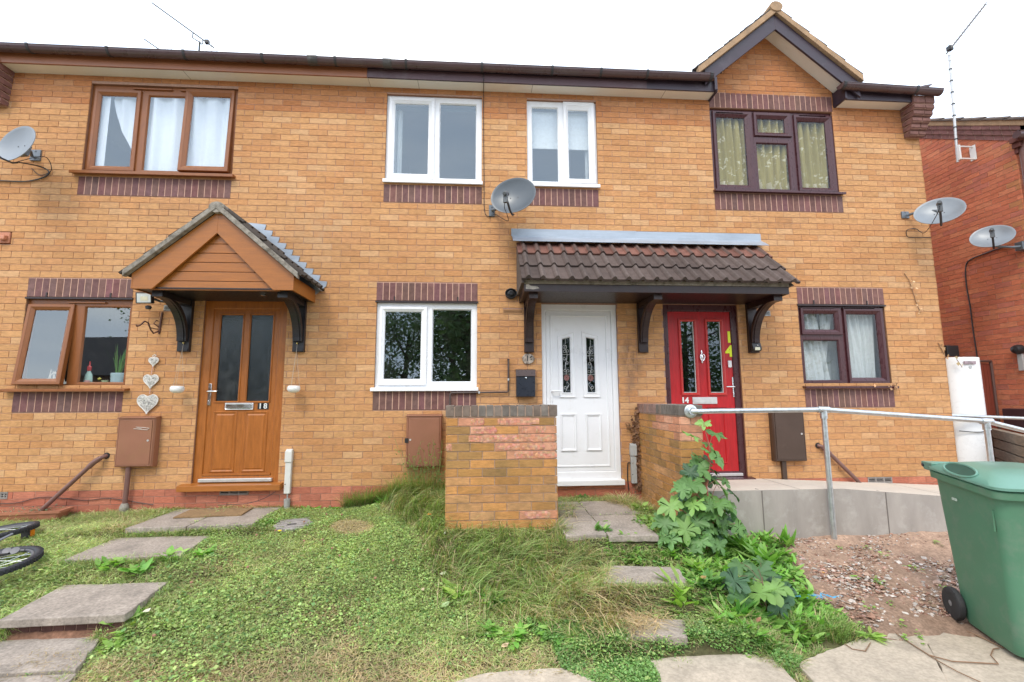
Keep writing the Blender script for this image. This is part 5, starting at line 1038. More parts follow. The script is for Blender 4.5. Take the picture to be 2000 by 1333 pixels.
bricks(mb, T((X1,.4,0)), 0, 6, -8, 62, [[.9,2.1,1.0,2.1],[.35,1.5,3.4,4.4]], redh); mb.plate(X1, X1+6, -1, 4.66, [[X1+.9,X1+2.1,1.0,2.1],[X1+.35,X1+1.5,3.4,4.4]], .405, 1)
mb.build('wall', [BRICK, MORTARD], RH, recalc=False)
for r in ([X1+.9,X1+2.1,1.0,2.1], [X1+.35,X1+1.5,3.4,4.4]):
    mb = MB(); mb.rings(*r, [(0,.43),(.0,.415),(.06,.415),(.065,.44)]); mb.box((r[0]+r[1])/2-.03,(r[0]+r[1])/2+.03,.416,.45,r[2]+.06,r[3]-.06); f = mb.build('window', WHITE, RH); mb = MB(); mb.quad((r[0]+.05,.44,r[2]+.05),(r[1]-.05,.44,r[2]+.05),(r[1]-.05,.44,r[3]-.05),(r[0]+.05,.44,r[3]-.05)); mb.build('pane', GLASS, f, recalc=False); mb = MB(); mb.box(r[0],r[1],.6,.61,r[2],r[3]); mb.build('blind', DARKROOM, f)
dv = Vector((0,1,m_s)).normalized(); ln = 4.95
mb = MB()
for i in range(3):           # projecting verge brick courses
    o_ = .012+.02*i; n = 34
    for k in range(n):
        a = k*ln/n; b = (k+1)*ln/n-.01; p = Vector((0,.27,4.545+.085*i)); q0 = p+dv*a; q1 = p+dv*b; j = random.uniform(.85,1.1)
        mb.prism([(q0.y,q0.z),(q1.y,q1.z),(q1.y,q1.z+.075),(q0.y,q0.z+.075)], X1-o_, X1+.05, 0, (.22*j,.11*j,.10*j), axis='x')
    p = Vector((0,.27,4.545+.085*i)); q1 = p+dv*ln; mb.prism([(p.y,p.z+.004),(q1.y,q1.z+.004),(q1.y,q1.z+.088),(p.y,p.z+.088)], X1-o_+.005, X1+.04, 1, axis='x')
mb.build('verge_brickwork', [BROWNB, MORTARD], RH, recalc=False)
mb = MB(); p = Vector((0,.14,4.70)); q1 = p+dv*5.1; mb.prism([(p.y,p.z),(q1.y,q1.z),(q1.y,q1.z+.09),(p.y,p.z+.09)], X1-.065, X1+.02, axis='x'); mb.build('verge_mortar', SANDSTONE, RH, bevel=.005)
def rcol(r, i, t): j = .78+.44*((math.sin(i*12.9+r*78.2)*43758.5) % 1); return (.13*j, .10*j, .085*j)
tiles('roof', Vector((X1-.09,.12,4.785)), (1,0,0), dv, 6.2, 5.3, 15, RH, rcol, h=.025, per=8)
mb = MB(); mb.quad((X1,4.6,7.35),(X1+6,4.6,7.35),(X1+6,9.1,4.6),(X1,9.1,4.6),0,(.1,.08,.07)); mb.build('rear_roof', TILE, RH, recalc=False)
mb = MB(); z = 4.62; n = 12; mb.tube([(X1-.16,.24,z),(X1+6,.24,z)], .056, 14, flat=.9); mb.box(X1-.05,X1+6,.29,.31,4.58,4.76); mb.build('gutter', GUTTER, RH, smooth=True)
mb = MB(); mb.tube([(X1+.03,.27,4.58),(X1+.03,.34,4.45),(X1+.03,.345,-.3)], .038, 14); mb.tube([(X1+.03,.27,4.585),(X1+.03,.275,4.55)], .046, 14, 0); mb.build('downpipe', BROWNPIPE, RH, smooth=True)
mb = MB()
for i in range(3): mb.box(X1-.02-.03*i, X1+.16, .38-.02-.05*i, .40, 4.42+.075*i, 4.487+.075*i, 0, (.16,.065,.055))
mb.build('corbel', BROWNB, RH)
# aerials
def aerial(label, base, kneep, tip, tail, nel, matm, mast_r=.016, name='television_aerial', both=False, ell=.14):
    root = thing(name, label, 'aerial', base); mb = MB(); mb.tube([base, kneep], mast_r, 10); mb.build('mast', matm, root, smooth=True); mb = MB(); a, b = Vector(tip), Vector(tail); mb.tube([a, b], .013, 6)
    if both: mb.tube([a+Vector((.02,.0,.03)), b+Vector((.02,0,.03))], .007, 6)
    mb.build('boom', matm, root); ax_ = (b-a).normalized(); s_ = ax_.cross(Vector((0,0,1))).normalized()
    for i in range(nel):
        p = a.lerp(b, .02+.8*i/nel); mb = MB(); mb.tube([p-s_*ell*.5, p+s_*ell*.5], .0045, 4); mb.build('element', simple('aerial_aluminium', (.6,.62,.64), .35, .7), root)
    mb = MB(); 
    for k in (-.18,-.09,0,.09,.18): p = b-ax_*.06+Vector((0,0,k)); mb.tube([p-s_*.19, p+s_*.19], .004, 4)
    mb.tube([b-ax_*.06+Vector((0,0,-.18)), b-ax_*.06+Vector((0,0,.18))], .005, 5); mb.build('reflector_grid', MATS['aerial_aluminium'], root)
    mb = MB(); q = a.lerp(b,.90); mb.box(q.x-.035,q.x+.035,q.y-.03,q.y+.03,q.z-.02,q.z+.05); mb.build('dipole_box', BLACK, root, bevel=.005); return root
DG = simple('dark_weathered_steel', (.07,.08,.075), .6, .3)
a = aerial('long aerial above the left part of the terrace roof', P(391,120,3.3)-Vector((0,0,1.5)), P(390,82,3.3), P(297,6,3.3), P(417,93,3.0), 13, DG)
mb = MB(); k = P(390,82,3.3); t0 = P(377,65,3.3); t1 = P(396,79,3.2); mb.tube([t0, P(376,74,3.3), P(385,80,3.3), k], .010, 6); mb.tube([k, P(394,87,3.25), P(396,86,3.2), t1], .010, 6); mb.build('cradle', DG, a, smooth=True)
aerial('short end of an aerial just showing over the left gutter', P(318,120,3.6)-Vector((0,0,1.0)), P(318,99,3.6), P(282,77,3.6), P(330,110,3.4), 6, DG)
a = aerial('tall pale aerial on a mast bracketed to the red house', (X1-.24,.98,4.60), PX(1854,108,X1-.24), PX(1912,18,X1-.24)+Vector((0,-.1,0)), PX(1848,106,X1-.24), 12, simple('pale_alloy', (.55,.56,.56), .4, .4), mast_r=.017, both=True)
mb = MB(); b0 = PX(1898,300,X1-.12); mb.box(X1-.008, X1-.001, .90, .99, 4.62, 4.86); 
for z in (4.63, 4.83): mb.box(X1-.25, X1-.005, .93, .95, z, z+.02)
mb.box(X1-.255, X1-.23, .92, .96, 4.62, 4.86); mb.build('wall_bracket', WHITEM, a, bevel=.003)
for i in range(7):
    z = 5.0+i*.21; mb = MB(); mb.lathe([(.024,0),(.024,.015)], 10, T(Vector((X1-.24,.98,4.60)).lerp(PX(1854,108,X1-.24), (z-4.6)/1.93))); mb.build('cable_tie', BLACK, a)
d4, M4, l4 = dish((7.30,.52,3.23), (7.69,.44,3.05), 'pale satellite dish at the far right, mounted on the red house', az=50, tiltz=30, size=.228, matl=MATS['pale_dish_enamel']); 
mb = MB(); mb.box(7.60,7.695,.40,.50,3.0,3.12); mb.build('wall_plate', MATS['grey_steel'], d4, bevel=.005)
c = lambda x, y: PX(x, y, X1-.012)
cable([(7.66,.5,3.04), c(1960,484), c(1920,497), c(1893,509), c(1886,525), c(1888,560), c(1895,600), c(1900,640), c(1909,700)], .009, 'cable', BLACK, d4)
q = c(1992,683); Q = thing('wall_light', 'black bulkhead light on the red house wall at the right edge', 'light', q); mb = MB(); mb.lathe([(.07,0),(.07,.04),(.05,.09),(.0,.11)], 16, T(q) @ Matrix.Rotation(-PI/2,4,'Y')); mb.build('housing', BLACK, Q, smooth=True)
mb = MB(); mb.box(X1-.035,X1-.001,q.y-.03,q.y+.03,q.z-.30,q.z-.05); mb.build('back_box', GREY, Q)
mb = MB(); q = c(1996,815); mb.box(X1-.14,X1-.001,q.y-.28,q.y+.14,q.z-.16,q.z+.12); tag(mb.build('storage_box', simple('dark_plum_plastic', (.06,.03,.035), .4), bevel=.01), 'dark plum-coloured box against the red house at the right edge', 'box')
mb = MB(); q = PX(1858,686,7.2); mb.box(q.x-.10,q.x+.10,q.y-.03,q.y+.03,q.z-.085,q.z+.085); tag(mb.build('junction_box', BLACK, bevel=.01), 'small square black box just above the white cylinder', 'box')
# gate panel
G = thing('timber_gate', 'tall narrow red-brown gate behind the white cylinder', 'gate', (7.3,1.5,-.3)); a = PX(1906,706,7.25); b = PX(1933,706,7.62); mb = MB()
for i in range(4):
    f0, f1 = i/4, (i+1)/4-.02; p, q = a.lerp(b,f0), a.lerp(b,f1); mb.prism([(p.x,p.y),(q.x,q.y),(q.x,q.y+.02),(p.x,p.y+.02)], -.3, (a.z+b.z)/2-.03, axis='z')
mb.build('boards', simple('red_stained_timber', (.20,.04,.022), .6, var=.3, scale=6, stretch=(4,4,.6)), G); mb = MB(); mb.tube([a+Vector((0,-.01,0)), b+Vector((0,-.01,0))], .022, 6); mb.tube([b+Vector((0,-.01,0)), Vector((b.x,b.y-.01,-.3))], .022, 6); mb.build('frame', simple('dark_stained_timber', (.10,.05,.04), .6), G)
# white cylinder
WC = thing('water_cylinder', 'tall white rounded casing standing at the corner of the house', 'water cylinder', (6.25,.3,-.2))
mb = MB(); xa, xb = 6.02, 6.50; yy = .22; n = 40; prof = []
for i in range(n+1):
    t = i/n; prof.append((xa+(xb-xa)*t, yy-.10*math.sin(PI*t)**.6))
prof += [(xb, yy+.42), (xa, yy+.42)]
mb.prism(prof, -.3, 1.455, axis='z'); mb.build('casing', simple('white_enamel', (.80,.81,.81), .3, var=.03), WC)
mb = MB(); mb.box(xa+.15, xa+.31, yy-.112, yy-.10, 1.36, 1.40); mb.build('badge', simple('silver_and_red_badge', (.30,.22,.24), .3, var=.8, scale=25), WC); mb = MB(); mb.lathe([(.022,0),(.022,.006)], 14, T((xa+.235,yy-.10,1.325)) @ Matrix.Rotation(PI/2,4,'X')); mb.build('badge_button', GREY, WC)
cable([(xa+.0,yy-.08,.52),(xa+.2,yy-.115,.505),(xa+.4,yy-.09,.52),(xb+.02,yy,.55)], .006, 'cable', BLACK, WC)
vine([(6.06,.10,1.42),(6.10,.10,1.36),(6.12,.10,1.32)], 'dry leaf stuck to the top of the white cylinder', 3, .01, 9, (.5,.38,.2), .05)
# sleepers
SL = thing('sleeper_wall', 'low retaining wall of weathered grey timber boards beyond the handrail', 'retaining wall', (6.6,0,-.3)); a = Vector((7.45,1.05,0)); b = Vector((6.05,-.62,0)); d = (b-a).normalized(); nn = Vector((d.y,-d.x,0))
SLP = simple('weathered_timber', (.26,.20,.145), .9, var=.45, scale=5, stretch=(1.5,1.5,9), fine=.25, bmp=.4)
for i in range(6):
    z = .49-i*.135; mb = MB(); o_ = -.01*(i % 2); p0, p1 = a+nn*o_, b+nn*o_; q0, q1 = p0-nn*.08, p1-nn*.08; mb.prism([(p0.x,p0.y),(p1.x,p1.y),(q1.x,q1.y),(q0.x,q0.y)], z-.12-(.05 if i else 0)+(.05 if i else 0), z, axis='z'); mb.build('sleeper', SLP, SL, bevel=.006)
# ================================================================ BICYCLE lying in the grass
BK = thing('bicycle', 'bicycle lying on its side in the grass at the left edge, two wheels in view', 'bicycle', (-3.8,-1.2,-.3))
c1 = Vector((-3.64,-1.54,-.25)); c2 = Vector((-4.26,-.88,-.20)); ex = (c2-c1).normalized(); nb = Vector((.10,-.26,1)).normalized(); nb = (nb-ex*nb.dot(ex)).normalized(); ey = nb.cross(ex); MK = Matrix.Translation(c1) @ Matrix((ex, ey, nb)).transposed().to_4x4()
def cwheel(M, R_, rear):
    mb = MB(); mb.tube([M @ Vector((R_*math.cos(t), R_*math.sin(t), 0)) for t in np.linspace(0,2*PI,48,endpoint=False)], .024, 10, closed=True)
    for k in range(70):
        t = 2*PI*k/70
        for s_ in (-1,1): mb.box(-.006,.006,-.002,.008,.004*s_,.018*s_, M=M @ Matrix.Rotation(t-PI/2,4,'Z') @ T((0,R_+.020,0)))
    w_ = mb.build('wheel', simple('tyre_rubber', (.025,.026,.032), .65, var=.2), BK, smooth=True)
    mb = MB(); mb.tube([M @ Vector(((R_-.028)*math.cos(t), (R_-.028)*math.sin(t), 0)) for t in np.linspace(0,2*PI,48,endpoint=False)], .013, 8, closed=True); mb.build('rim', simple('silver_rim', (.12,.12,.13), .5, .5), w_, smooth=True)
    mb = MB(); mb.tube([M @ Vector((0,0,-.04)), M @ Vector((0,0,.04))], .018, 10)
    for k in range(20):
        a = 2*PI*k/20; b_ = a+(.25 if k % 2 else -.25); mb.tube([M @ Vector((.015*math.cos(b_),.015*math.sin(b_),.03*(1 if k % 2 else -1))), M @ Vector(((R_-.03)*math.cos(a),(R_-.03)*math.sin(a),0))], .0018, 4)
    mb.build('spokes', MATS['aerial_aluminium'], w_)
cwheel(MK, .27, True); Mw2 = MK @ T(((c2-c1).length,0,0)) @ Matrix.Rotation(.12,4,'Y'); cwheel(Mw2, .27, False)
mb = MB()
for a, b, r_ in (((0,0,.05),(.36,.02,.03),.010),((0,0,.05),(.18,.36,.04),.009),((.36,.02,.0),(.22,.42,0),.015),((.36,.02,.0),(.66,.34,0),.018),((.22,.38,0),(.64,.38,0),.016),((.66,.40,0),(.70,.25,0),.018),((.70,.28,.05),(.94,0,.05),.010),((.70,.28,-.05),(.94,0,-.05),.010)): mb.tube([MK @ Vector(a), MK @ Vector(b)], r_, 8)
mb.build('frame', simple('dark_bike_paint', (.03,.03,.05), .25, .2), BK, smooth=True)
mb = MB(); mb.tube([MK @ Vector((.36,.02,.04)), MK @ Vector((.44,-.13,.08))], .010, 8); mb.lathe([(.03,.0),(.075,.0),(.08,.003),(.075,.006),(.03,.006)], 28, MK @ T((.36,.02,.035))); mb.build('crank', simple('dull_alloy', (.20,.20,.22), .35, .7), BK, smooth=True)
mb = MB(); mb.lathe([(.012,0),(.035,.0),(.04,.02),(.02,.03)], 18, MK @ T((0,0,.02))); mb.build('cassette', MATS['dull_alloy'], BK, smooth=True)
pq = P(57,1043,-.80); mb = MB(); Mp = frameM(pq, (.94,.2,.2), (-.15,.1,1)); mb.box(-.045,.02,-.03,.03,-.035,.045, M=Mp); pd = mb.build('pedal', BLACK, BK, bevel=.006)
mb = MB(); mb.box(.021,.027,-.024,.024,-.028,.036, M=Mp); mb.build('reflector', simple('orange_reflector', (.75,.22,.01), .2), pd)
pj = P(30,1077,-1.35); mb = MB(); mb.tube([MK @ Vector((.0,.0,.06)), pj+Vector((-.05,0,-.02)), pj, pj+Vector((.05,.02,.0))], .010, 7); mb.lathe([(.008,0),(.026,0),(.028,.012),(.008,.014)], 14, frameM(pj, (1,0,0), (.2,-.6,.6))); mb.lathe([(.008,0),(.024,0),(.026,.012),(.008,.014)], 14, frameM(pj+Vector((-.06,.0,.0)), (1,0,0), (.2,-.6,.6))); mb.build('derailleur', MATS['silver_rim'], BK, smooth=True)
# terracotta trough
TR = thing('planter_trough', 'terracotta trough with small grey-green plants under the slanting waste pipe', 'planter', (-4.55,-.16,-.3)); mb = MB(); Mt = T((-4.62,-.17,-.31)) @ Matrix.Rotation(math.radians(6),4,'Z')
loft(mb, [brect(-.30,.30,-.07,.07,.0,.02), brect(-.34,.34,-.09,.09,.13,.02), brect(-.36,.36,-.10,.10,.13,.02), brect(-.36,.36,-.10,.10,.155,.02), brect(-.335,.335,-.08,.08,.155,.02), brect(-.33,.33,-.078,.078,.12,.02)], Mt, cap1=True); mb.build('trough', TERRA, TR, smooth=True)
mb = MB()
for i in range(120):
    p = Mt @ Vector((random.gauss(.05,.13), random.uniform(-.11,.06), .13+random.uniform(0,.05))); a = random.uniform(0,6.3); l = random.uniform(.012,.03); d = Vector((math.cos(a),math.sin(a),random.uniform(-.3,.8)))*l; s_ = Vector((-math.sin(a),math.cos(a),.2))*l*.35; j = random.uniform(.7,1.2); mb.add([p,p+d*.5+s_,p+d,p+d*.5-s_],[(0,1,2,3)],0,(.20*j,.27*j,.19*j))
mb.build('trough_plants', LEAF, TR, recalc=False)['kind'] = 'stuff'
# ================================================================ GROUND
PY = [(0.3,-.26),(0,-.26),(-.7,-.27),(-1.15,-.33),(-1.7,-.43),(-2.1,-.52),(-2.5,-.60),(-3.0,-.62),(-9,-.66),(-200,-.66)]
PYx = np.array([p[0] for p in PY][::-1]); PYz = np.array([p[1] for p in PY][::-1])
def gz(X, Y):
    X = np.asarray(X, float); Y = np.asarray(Y, float); z = np.interp(Y, PYx, PYz)
    z = z+.11*np.exp(-((X+.75)/.5)**2-((Y+.25)/.4)**2)+.055*np.exp(-((X+.1)/1.25)**2-((Y+.95)/.75)**2)+.105*np.exp(-((X-.05)/.8)**4-((Y+1.05)/.42)**2)                      # lawn swells up towards the brick wall
    z = z+.012*np.sin(X*3.1+Y*2)*np.sin(Y*4.3+X)+.006*np.sin(X*9+1)*np.sin(Y*8)
    wM = np.clip((X-.45)/.3, 0, 1)*np.clip((1.95-X)/.3, 0, 1); zM = np.interp(Y, [-3.2,-2.56,-2.5,-2.46,-2.2,-2.12,-2.05,-1.68,-1.52,-1.45,0], [-.62,-.60,-.595,-.50,-.50,-.46,-.375,-.365,-.30,-.20,-.19]); z = z*(1-wM)+zM*wM
    z = np.where((Y < -2.5) & (X < .75) & (X > -.35), np.minimum(z, -.60), z)
    wL = np.clip((X+3.9)/.4, 0, 1)*np.clip((-1.8-X)/.35, 0, 1); zL = np.interp(Y, [-3.2,-2.6,-2.2,-2.1,-1.62,-1.5,-1.35,-.8,-.72,0], [-.58,-.55,-.545,-.46,-.405,-.35,-.32,-.305,-.24,-.24]); z = z*(1-wL)+zL*wL
    far = np.clip((Y-9)/3, 0, 1); return z*(1-far)+far*(-.3)
def pix(X, Y, Z):
    D = np.stack([X, Y, Z], -1)-np.array(CAM); z = D @ np.array(CF); return 1000+F*(D @ np.array(CR))/z, 666.5-F*(D @ np.array(CU))/z
def inpoly(px, py, poly):
    ins = np.zeros(px.shape, bool); n = len(poly)
    for i in range(n):
        x0, y0 = poly[i]; x1, y1 = poly[(i+1) % n]; c = ((y0 > py) != (y1 > py)) & (px < (x1-x0)*(py-y0)/(y1-y0+1e-12)+x0); ins ^= c
    return ins
SOILP = [(1440,1000),(1440,1040),(1505,1048),(1545,1080),(1565,1125),(1600,1175),(1690,1222),(1720,1245),(2600,1600),(2600,900),(1440,900)]
LONGP = [(700,935),(800,890),(875,880),(875,1005),(1092,1010),(1140,1010),(1150,1060),(1165,1110),(1175,1140),(1230,1150),(1235,1200),(1200,1250),(1120,1235),(1010,1225),(860,1150),(820,1050),(760,1000),(690,965)]
WEEDP = [(1195,1000),(1300,965),(1430,1045),(1500,1050),(1540,1080),(1565,1130),(1600,1180),(1640,1200),(1600,1255),(1520,1290),(1460,1270),(1400,1225),(1340,1170),(1330,1110),(1150,1095),(1150,1058),(1290,1050)]
def g1(x, y): return float(gz(x, y))
xs = np.concatenate([[-120,-40,-18,-10], np.arange(-7,9.01,.06), [12,20,45,120]]); ys = np.concatenate([[-160,-60,-30,-16,-10,-7,-5.5], np.arange(-4.5,.4,.05), [1,2,3,5,8,9,10,12,20,60,160]])
XX, YY = np.meshgrid(xs, ys); ZZ = gz(XX, YY); nx, ny = len(xs), len(ys)
pxx, pyy = pix(XX, np.maximum(YY, -4.6), ZZ)
soil = (inpoly(pxx, pyy, SOILP) & (YY > -4.2)) | (XX > 5.5) | ((XX > 2.2) & (YY > -2.2))
rgh = rng.normal(0, 1, ZZ.shape); ZZ = ZZ+np.where(soil & (np.abs(XX) < 9) & (YY > -4.5) & (YY < .4), rgh*.006+.012*np.sin(XX*7)*np.sin(YY*9+2), rgh*.003*((np.abs(XX) < 7) & (YY > -4.5) & (YY < .4)))
me = bpy.data.meshes.new('ground'); vs = np.stack([XX, YY, ZZ], -1).reshape(-1, 3)
ii = (np.arange(ny-1)[:, None]*nx+np.arange(nx-1)[None, :]).ravel(); me.from_pydata(vs.tolist(), [], np.stack([ii, ii+1, ii+nx+1, ii+nx], -1).tolist())
at = me.color_attributes.new('Col', 'FLOAT_COLOR', 'POINT'); sc_ = soil.reshape(-1, 1).astype(float)
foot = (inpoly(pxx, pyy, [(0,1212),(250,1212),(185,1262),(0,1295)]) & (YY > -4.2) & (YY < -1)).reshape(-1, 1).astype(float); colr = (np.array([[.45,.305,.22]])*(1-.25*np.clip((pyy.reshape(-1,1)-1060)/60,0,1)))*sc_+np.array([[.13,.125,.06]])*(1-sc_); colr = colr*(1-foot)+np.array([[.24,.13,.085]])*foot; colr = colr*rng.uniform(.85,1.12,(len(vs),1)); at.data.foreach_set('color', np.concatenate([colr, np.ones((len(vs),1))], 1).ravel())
me.polygons.foreach_set('use_smooth', [True]*len(me.polygons))
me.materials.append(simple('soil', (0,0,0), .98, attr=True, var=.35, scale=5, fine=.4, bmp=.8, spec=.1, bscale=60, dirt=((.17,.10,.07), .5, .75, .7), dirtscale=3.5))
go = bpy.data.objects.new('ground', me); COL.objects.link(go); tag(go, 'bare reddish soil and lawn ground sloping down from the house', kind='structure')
mb = MB(); mb.quad((-120,-16,-.645), (120,-16,-.645), (120,-8.2,-.645), (-120,-8.2,-.645)); tag(mb.build('road', simple('asphalt', (.05,.05,.052), .9, var=.3, scale=30, fine=.3), recalc=False), 'asphalt road', kind='structure')
mb = MB(); mb.box(-120,120,-8.2,-8.05,-.7,-.53); mb.box(-120,120,-16.15,-16,-.7,-.53); tag(mb.build('kerb', CONC2), 'kerb', kind='structure')
# paving slabs
SLABS = []
def slab(pts, z, label, mat=CONC2, th=.05, wob=.006, name='paving_slab', dz=None, group='paving slabs', seg=7):
    pts = [Vector((p[0], p[1], 0)) for p in pts]; rs = random.Random(int(abs(pts[0].x*1000))); out = []
    for i in range(len(pts)):
        a, b = pts[i], pts[(i+1) % len(pts)]
        for k in range(seg): t = k/seg; p = a.lerp(b, t); out.append((p.x+rs.uniform(-wob,wob), p.y+rs.uniform(-wob,wob)))
    mb = MB(); mb.prism(out, z-th, z, axis='z')
    if dz: mb.v = [(v[0], v[1], v[2]+dz(v[0], v[1])) for v in mb.v]
    o = mb.build(name, mat, bevel=.006); tag(o, label, 'paving slab', group); SLABS.append([(p.x, p.y) for p in pts]); return o
slab([(-3.22,-.03),(-2.72,-.03),(-2.72,-.74),(-3.24,-.76)], -.205, 'left one of the two slabs below the oak coloured door, half covered by the doormat')
slab([(-2.71,-.03),(-2.16,-.03),(-2.14,-.71),(-2.71,-.74)], -.205, 'right one of the two slabs below the oak coloured door')
slab([(-3.28,-.80),(-2.46,-.80),(-2.40,-1.33),(-3.24,-1.38)], -.275, 'concrete step slab on the left path, second step down from the oak coloured door')
slab([(-3.02,-1.62),(-2.30,-1.62),(-2.22,-2.14),(-2.94,-2.17)], -.375, 'thick concrete step slab over the brick riser on the left path')
slab([(-3.1,-2.13),(-2.36,-2.12),(-2.20,-2.50),(-2.95,-2.52)], -.500, 'lower slab at the foot of the brick riser in the bottom left corner')
slab([(-3.0,-2.53),(-2.19,-2.51),(-1.95,-3.2),(-3.0,-3.2)], -.515, 'slab at the very bottom left corner of the picture')
mb = MB(); ST = thing('brick_riser', 'dark brick riser under the thick step slab on the left path', 'step', (-2.6,-2.1,-.5)); 
for i in range(10):
    j = random.uniform(.8,1.1); a = -2.93+i*.068; mb.box(a, a+.060, -2.115, -2.02, -.556, -.427, 0, (.12*j,.06*j,.05*j))
mb.box(-2.93,-2.25,-2.11,-2.02,-.58,-.43,1); mb.build('riser_bricks', [BROWNB, MORTAR], ST, recalc=False)
slab([(.72,-.22),(1.06,-.22),(1.05,-1.44),(.70,-1.46)], -.165, 'left slab of the pair leading to the white door')
slab([(1.065,-.22),(1.52,-.22),(1.55,-.80),(1.06,-.80)], -.165, 'upper right slab of the pair leading to the white door')
slab([(1.065,-.81),(1.50,-.81),(1.46,-1.50),(1.06,-1.48)], -.17, 'lower right slab of the pair leading to the white door, crazed dark surface')
slab([(1.0,-1.66),(1.52,-1.74),(1.46,-2.03),(.86,-1.99)], -.335, 'pinkish step slab emerging from the weeds on the middle path')
slab([(.95,-2.20),(1.33,-2.26),(1.25,-2.47),(.88,-2.44)], -.475, 'small slab strewn with straw on the middle path')
slab([(.98,-2.51),(1.30,-2.46),(1.74,-2.50),(1.68,-3.3),(.95,-3.3)], -.575, 'large slab at the bottom of the picture at the foot of the middle path', CONC)
slab([(-.24,-2.68),(.05,-2.56),(.48,-2.55),(.64,-2.70),(.68,-3.3),(-.3,-3.3)], -.575, 'slab just showing at the bottom edge in front of the lawn', CONC)
slab([(1.83,-2.62),(2.10,-2.50),(2.50,-2.36),(2.78,-2.48),(2.40,-3.0),(1.75,-3.2)], -.57, 'big pale concrete slab at the bottom right with a twig lying on it', CONC)
slab([(2.79,-2.47),(2.51,-2.35),(3.06,-2.20),(3.9,-2.25),(4.2,-3.3),(2.2,-3.3),(2.41,-3.0)], -.572, 'big pale concrete slab under the green wheelie bin', CONC)
mb = MB(); mb.box(-40,40,-8.05,-3.31,-.9,-.60); tag(mb.build('pavement', CONC), 'concrete pavement', kind='structure')
# manhole cover, doormat, straw ring
MH = thing('manhole_cover', 'small grey octagonal manhole cover in the lawn', 'manhole cover', (-1.83,-.62,-.24)); mb = MB(); M = T((-1.80,-.62,-.262)) @ Matrix.Rotation(.3,4,'Z') @ Matrix.Rotation(math.radians(5),4,'X')
mb.lathe([(.175,0),(.178,.025),(.165,.032),(.0,.034)], 8, M, ay=.85); mb.box(-.05,.03,-.05,-.02,.030,.037,1,M=M)
for i in range(5): mb.box(-.14,.14,-.11+i*.055,-.105+i*.055,.0335,.037,0,M=M)
mb.build('cover', [simple('mossy_pale_concrete', (.34,.31,.29), .95, var=.3, scale=20, fine=.3, bmp=.5, dirt=((.16,.14,.10), .5, .7, .5)), RUBBER], MH)
mb = MB(); MT = frameM((-2.72,-.27,-.199), (1,.10,0), (0,0,1)); n = 14
vs = [(-.31+.62*i/n, -.155+.31*j/4, .010+.004*math.sin(i*.9)*(1 if j in (0,4) else .3)) for j in range(5) for i in range(n+1)]; mb.add([MT @ Vector(v) for v in vs], [(j*(n+1)+i, j*(n+1)+i+1, (j+1)*(n+1)+i+1, (j+1)*(n+1)+i) for j in range(4) for i in range(n)])
o = mb.build('doormat', simple('coir_mat', (.30,.19,.09), .98, var=.3, scale=30, fine=.4, bmp=.8)); s = o.modifiers.new('t', 'SOLIDIFY'); s.thickness = .014; tag(o, 'flat brown coir doormat below the oak coloured door', 'doormat')
# ================================================================ VEGETATION
def fastmesh(name, verts, counts, idx, cols, mat, parent=None):
    """verts Nx3, counts = verts per face, idx flat, cols = colour per face"""
    me = bpy.data.meshes.new(name); me.vertices.add(len(verts)); me.vertices.foreach_set('co', verts.astype(np.float32).ravel())
    me.loops.add(len(idx)); me.loops.foreach_set('vertex_index', idx.astype(np.int32)); me.polygons.add(len(counts))
    st = np.concatenate([[0], np.cumsum(counts)[:-1]]); me.polygons.foreach_set('loop_start', st.astype(np.int32)); me.update(calc_edges=True)
    at = me.color_attributes.new('Col', 'FLOAT_COLOR', 'CORNER'); c = np.repeat(cols, counts, axis=0); at.data.foreach_set('color', np.concatenate([c, np.ones((len(c),1))], 1).astype(np.float32).ravel())
    me.polygons.foreach_set('use_smooth', np.ones(len(counts), bool)); me.materials.append(mat)
    o = bpy.data.objects.new(name, me); COL.objects.link(o)
    if parent: o.parent = parent; o.matrix_parent_inverse = parent.matrix_world.inverted()
    return o
def blades(pos, h, w, az, lean, col, droop=.5):
    n = len(pos); d = np.stack([np.cos(az), np.sin(az), 0*az], -1); s = np.stack([-np.sin(az), np.cos(az), 0*az], -1); V = []
    for t, wk in ((0,1), (.4,.9), (.75,.6), (1,0)):
        up = h*(t-droop*lean*t*t*.8); out = h*lean*(t**1.6); c = pos+d*out[:, None]+np.array([0,0,1.])*up[:, None]
        if wk: V += [c-s*(w*wk*.5)[:, None], c+s*(w*wk*.5)[:, None]]
        else: V.append(c)
    verts = np.stack(V, 1).reshape(-1, 3); base = np.arange(n)[:, None]*7; idx = (base+np.array([0,1,3,2, 2,3,5,4, 4,5,6])[None, :]).ravel()
    counts = np.tile([4,4,3], n); cols = np.repeat(col, 3, axis=0); sh = np.tile([.8,1.0,1.12], n)[:, None]; return verts, counts, idx, cols*sh  # shade painted into the blade colour: darker root, lighter tip
def leaves(pos, l, w, d, nrm, col, fold=.25, droop=.2):
    """leaf with a folded midrib: direction d, normal nrm"""
    n = len(pos); s = np.cross(d, nrm); V = []
    for t, k, dz in ((0,0,0),(.35,1,.0),(.35,0,-fold),(.35,-1,.0),(.72,.78,-droop*.3),(.72,0,-fold-droop*.3),(.72,-.78,-droop*.3),(1,0,-droop)):
        V.append(pos+d*(l*t)[:, None]+s*(w*.5*k)[:, None]+nrm*(l*dz*.5 if k == 0 or t == 1 else l*dz)[:, None])
    verts = np.stack(V, 1).reshape(-1, 3); base = np.arange(n)[:, None]*8; idx = (base+np.array([0,1,2, 0,2,3, 1,4,5,2, 2,5,6,3, 4,7,5, 5,7,6])[None, :]).ravel()
    return verts, np.tile([3,3,4,4,3,3], n), idx, np.repeat(col, 6, axis=0)
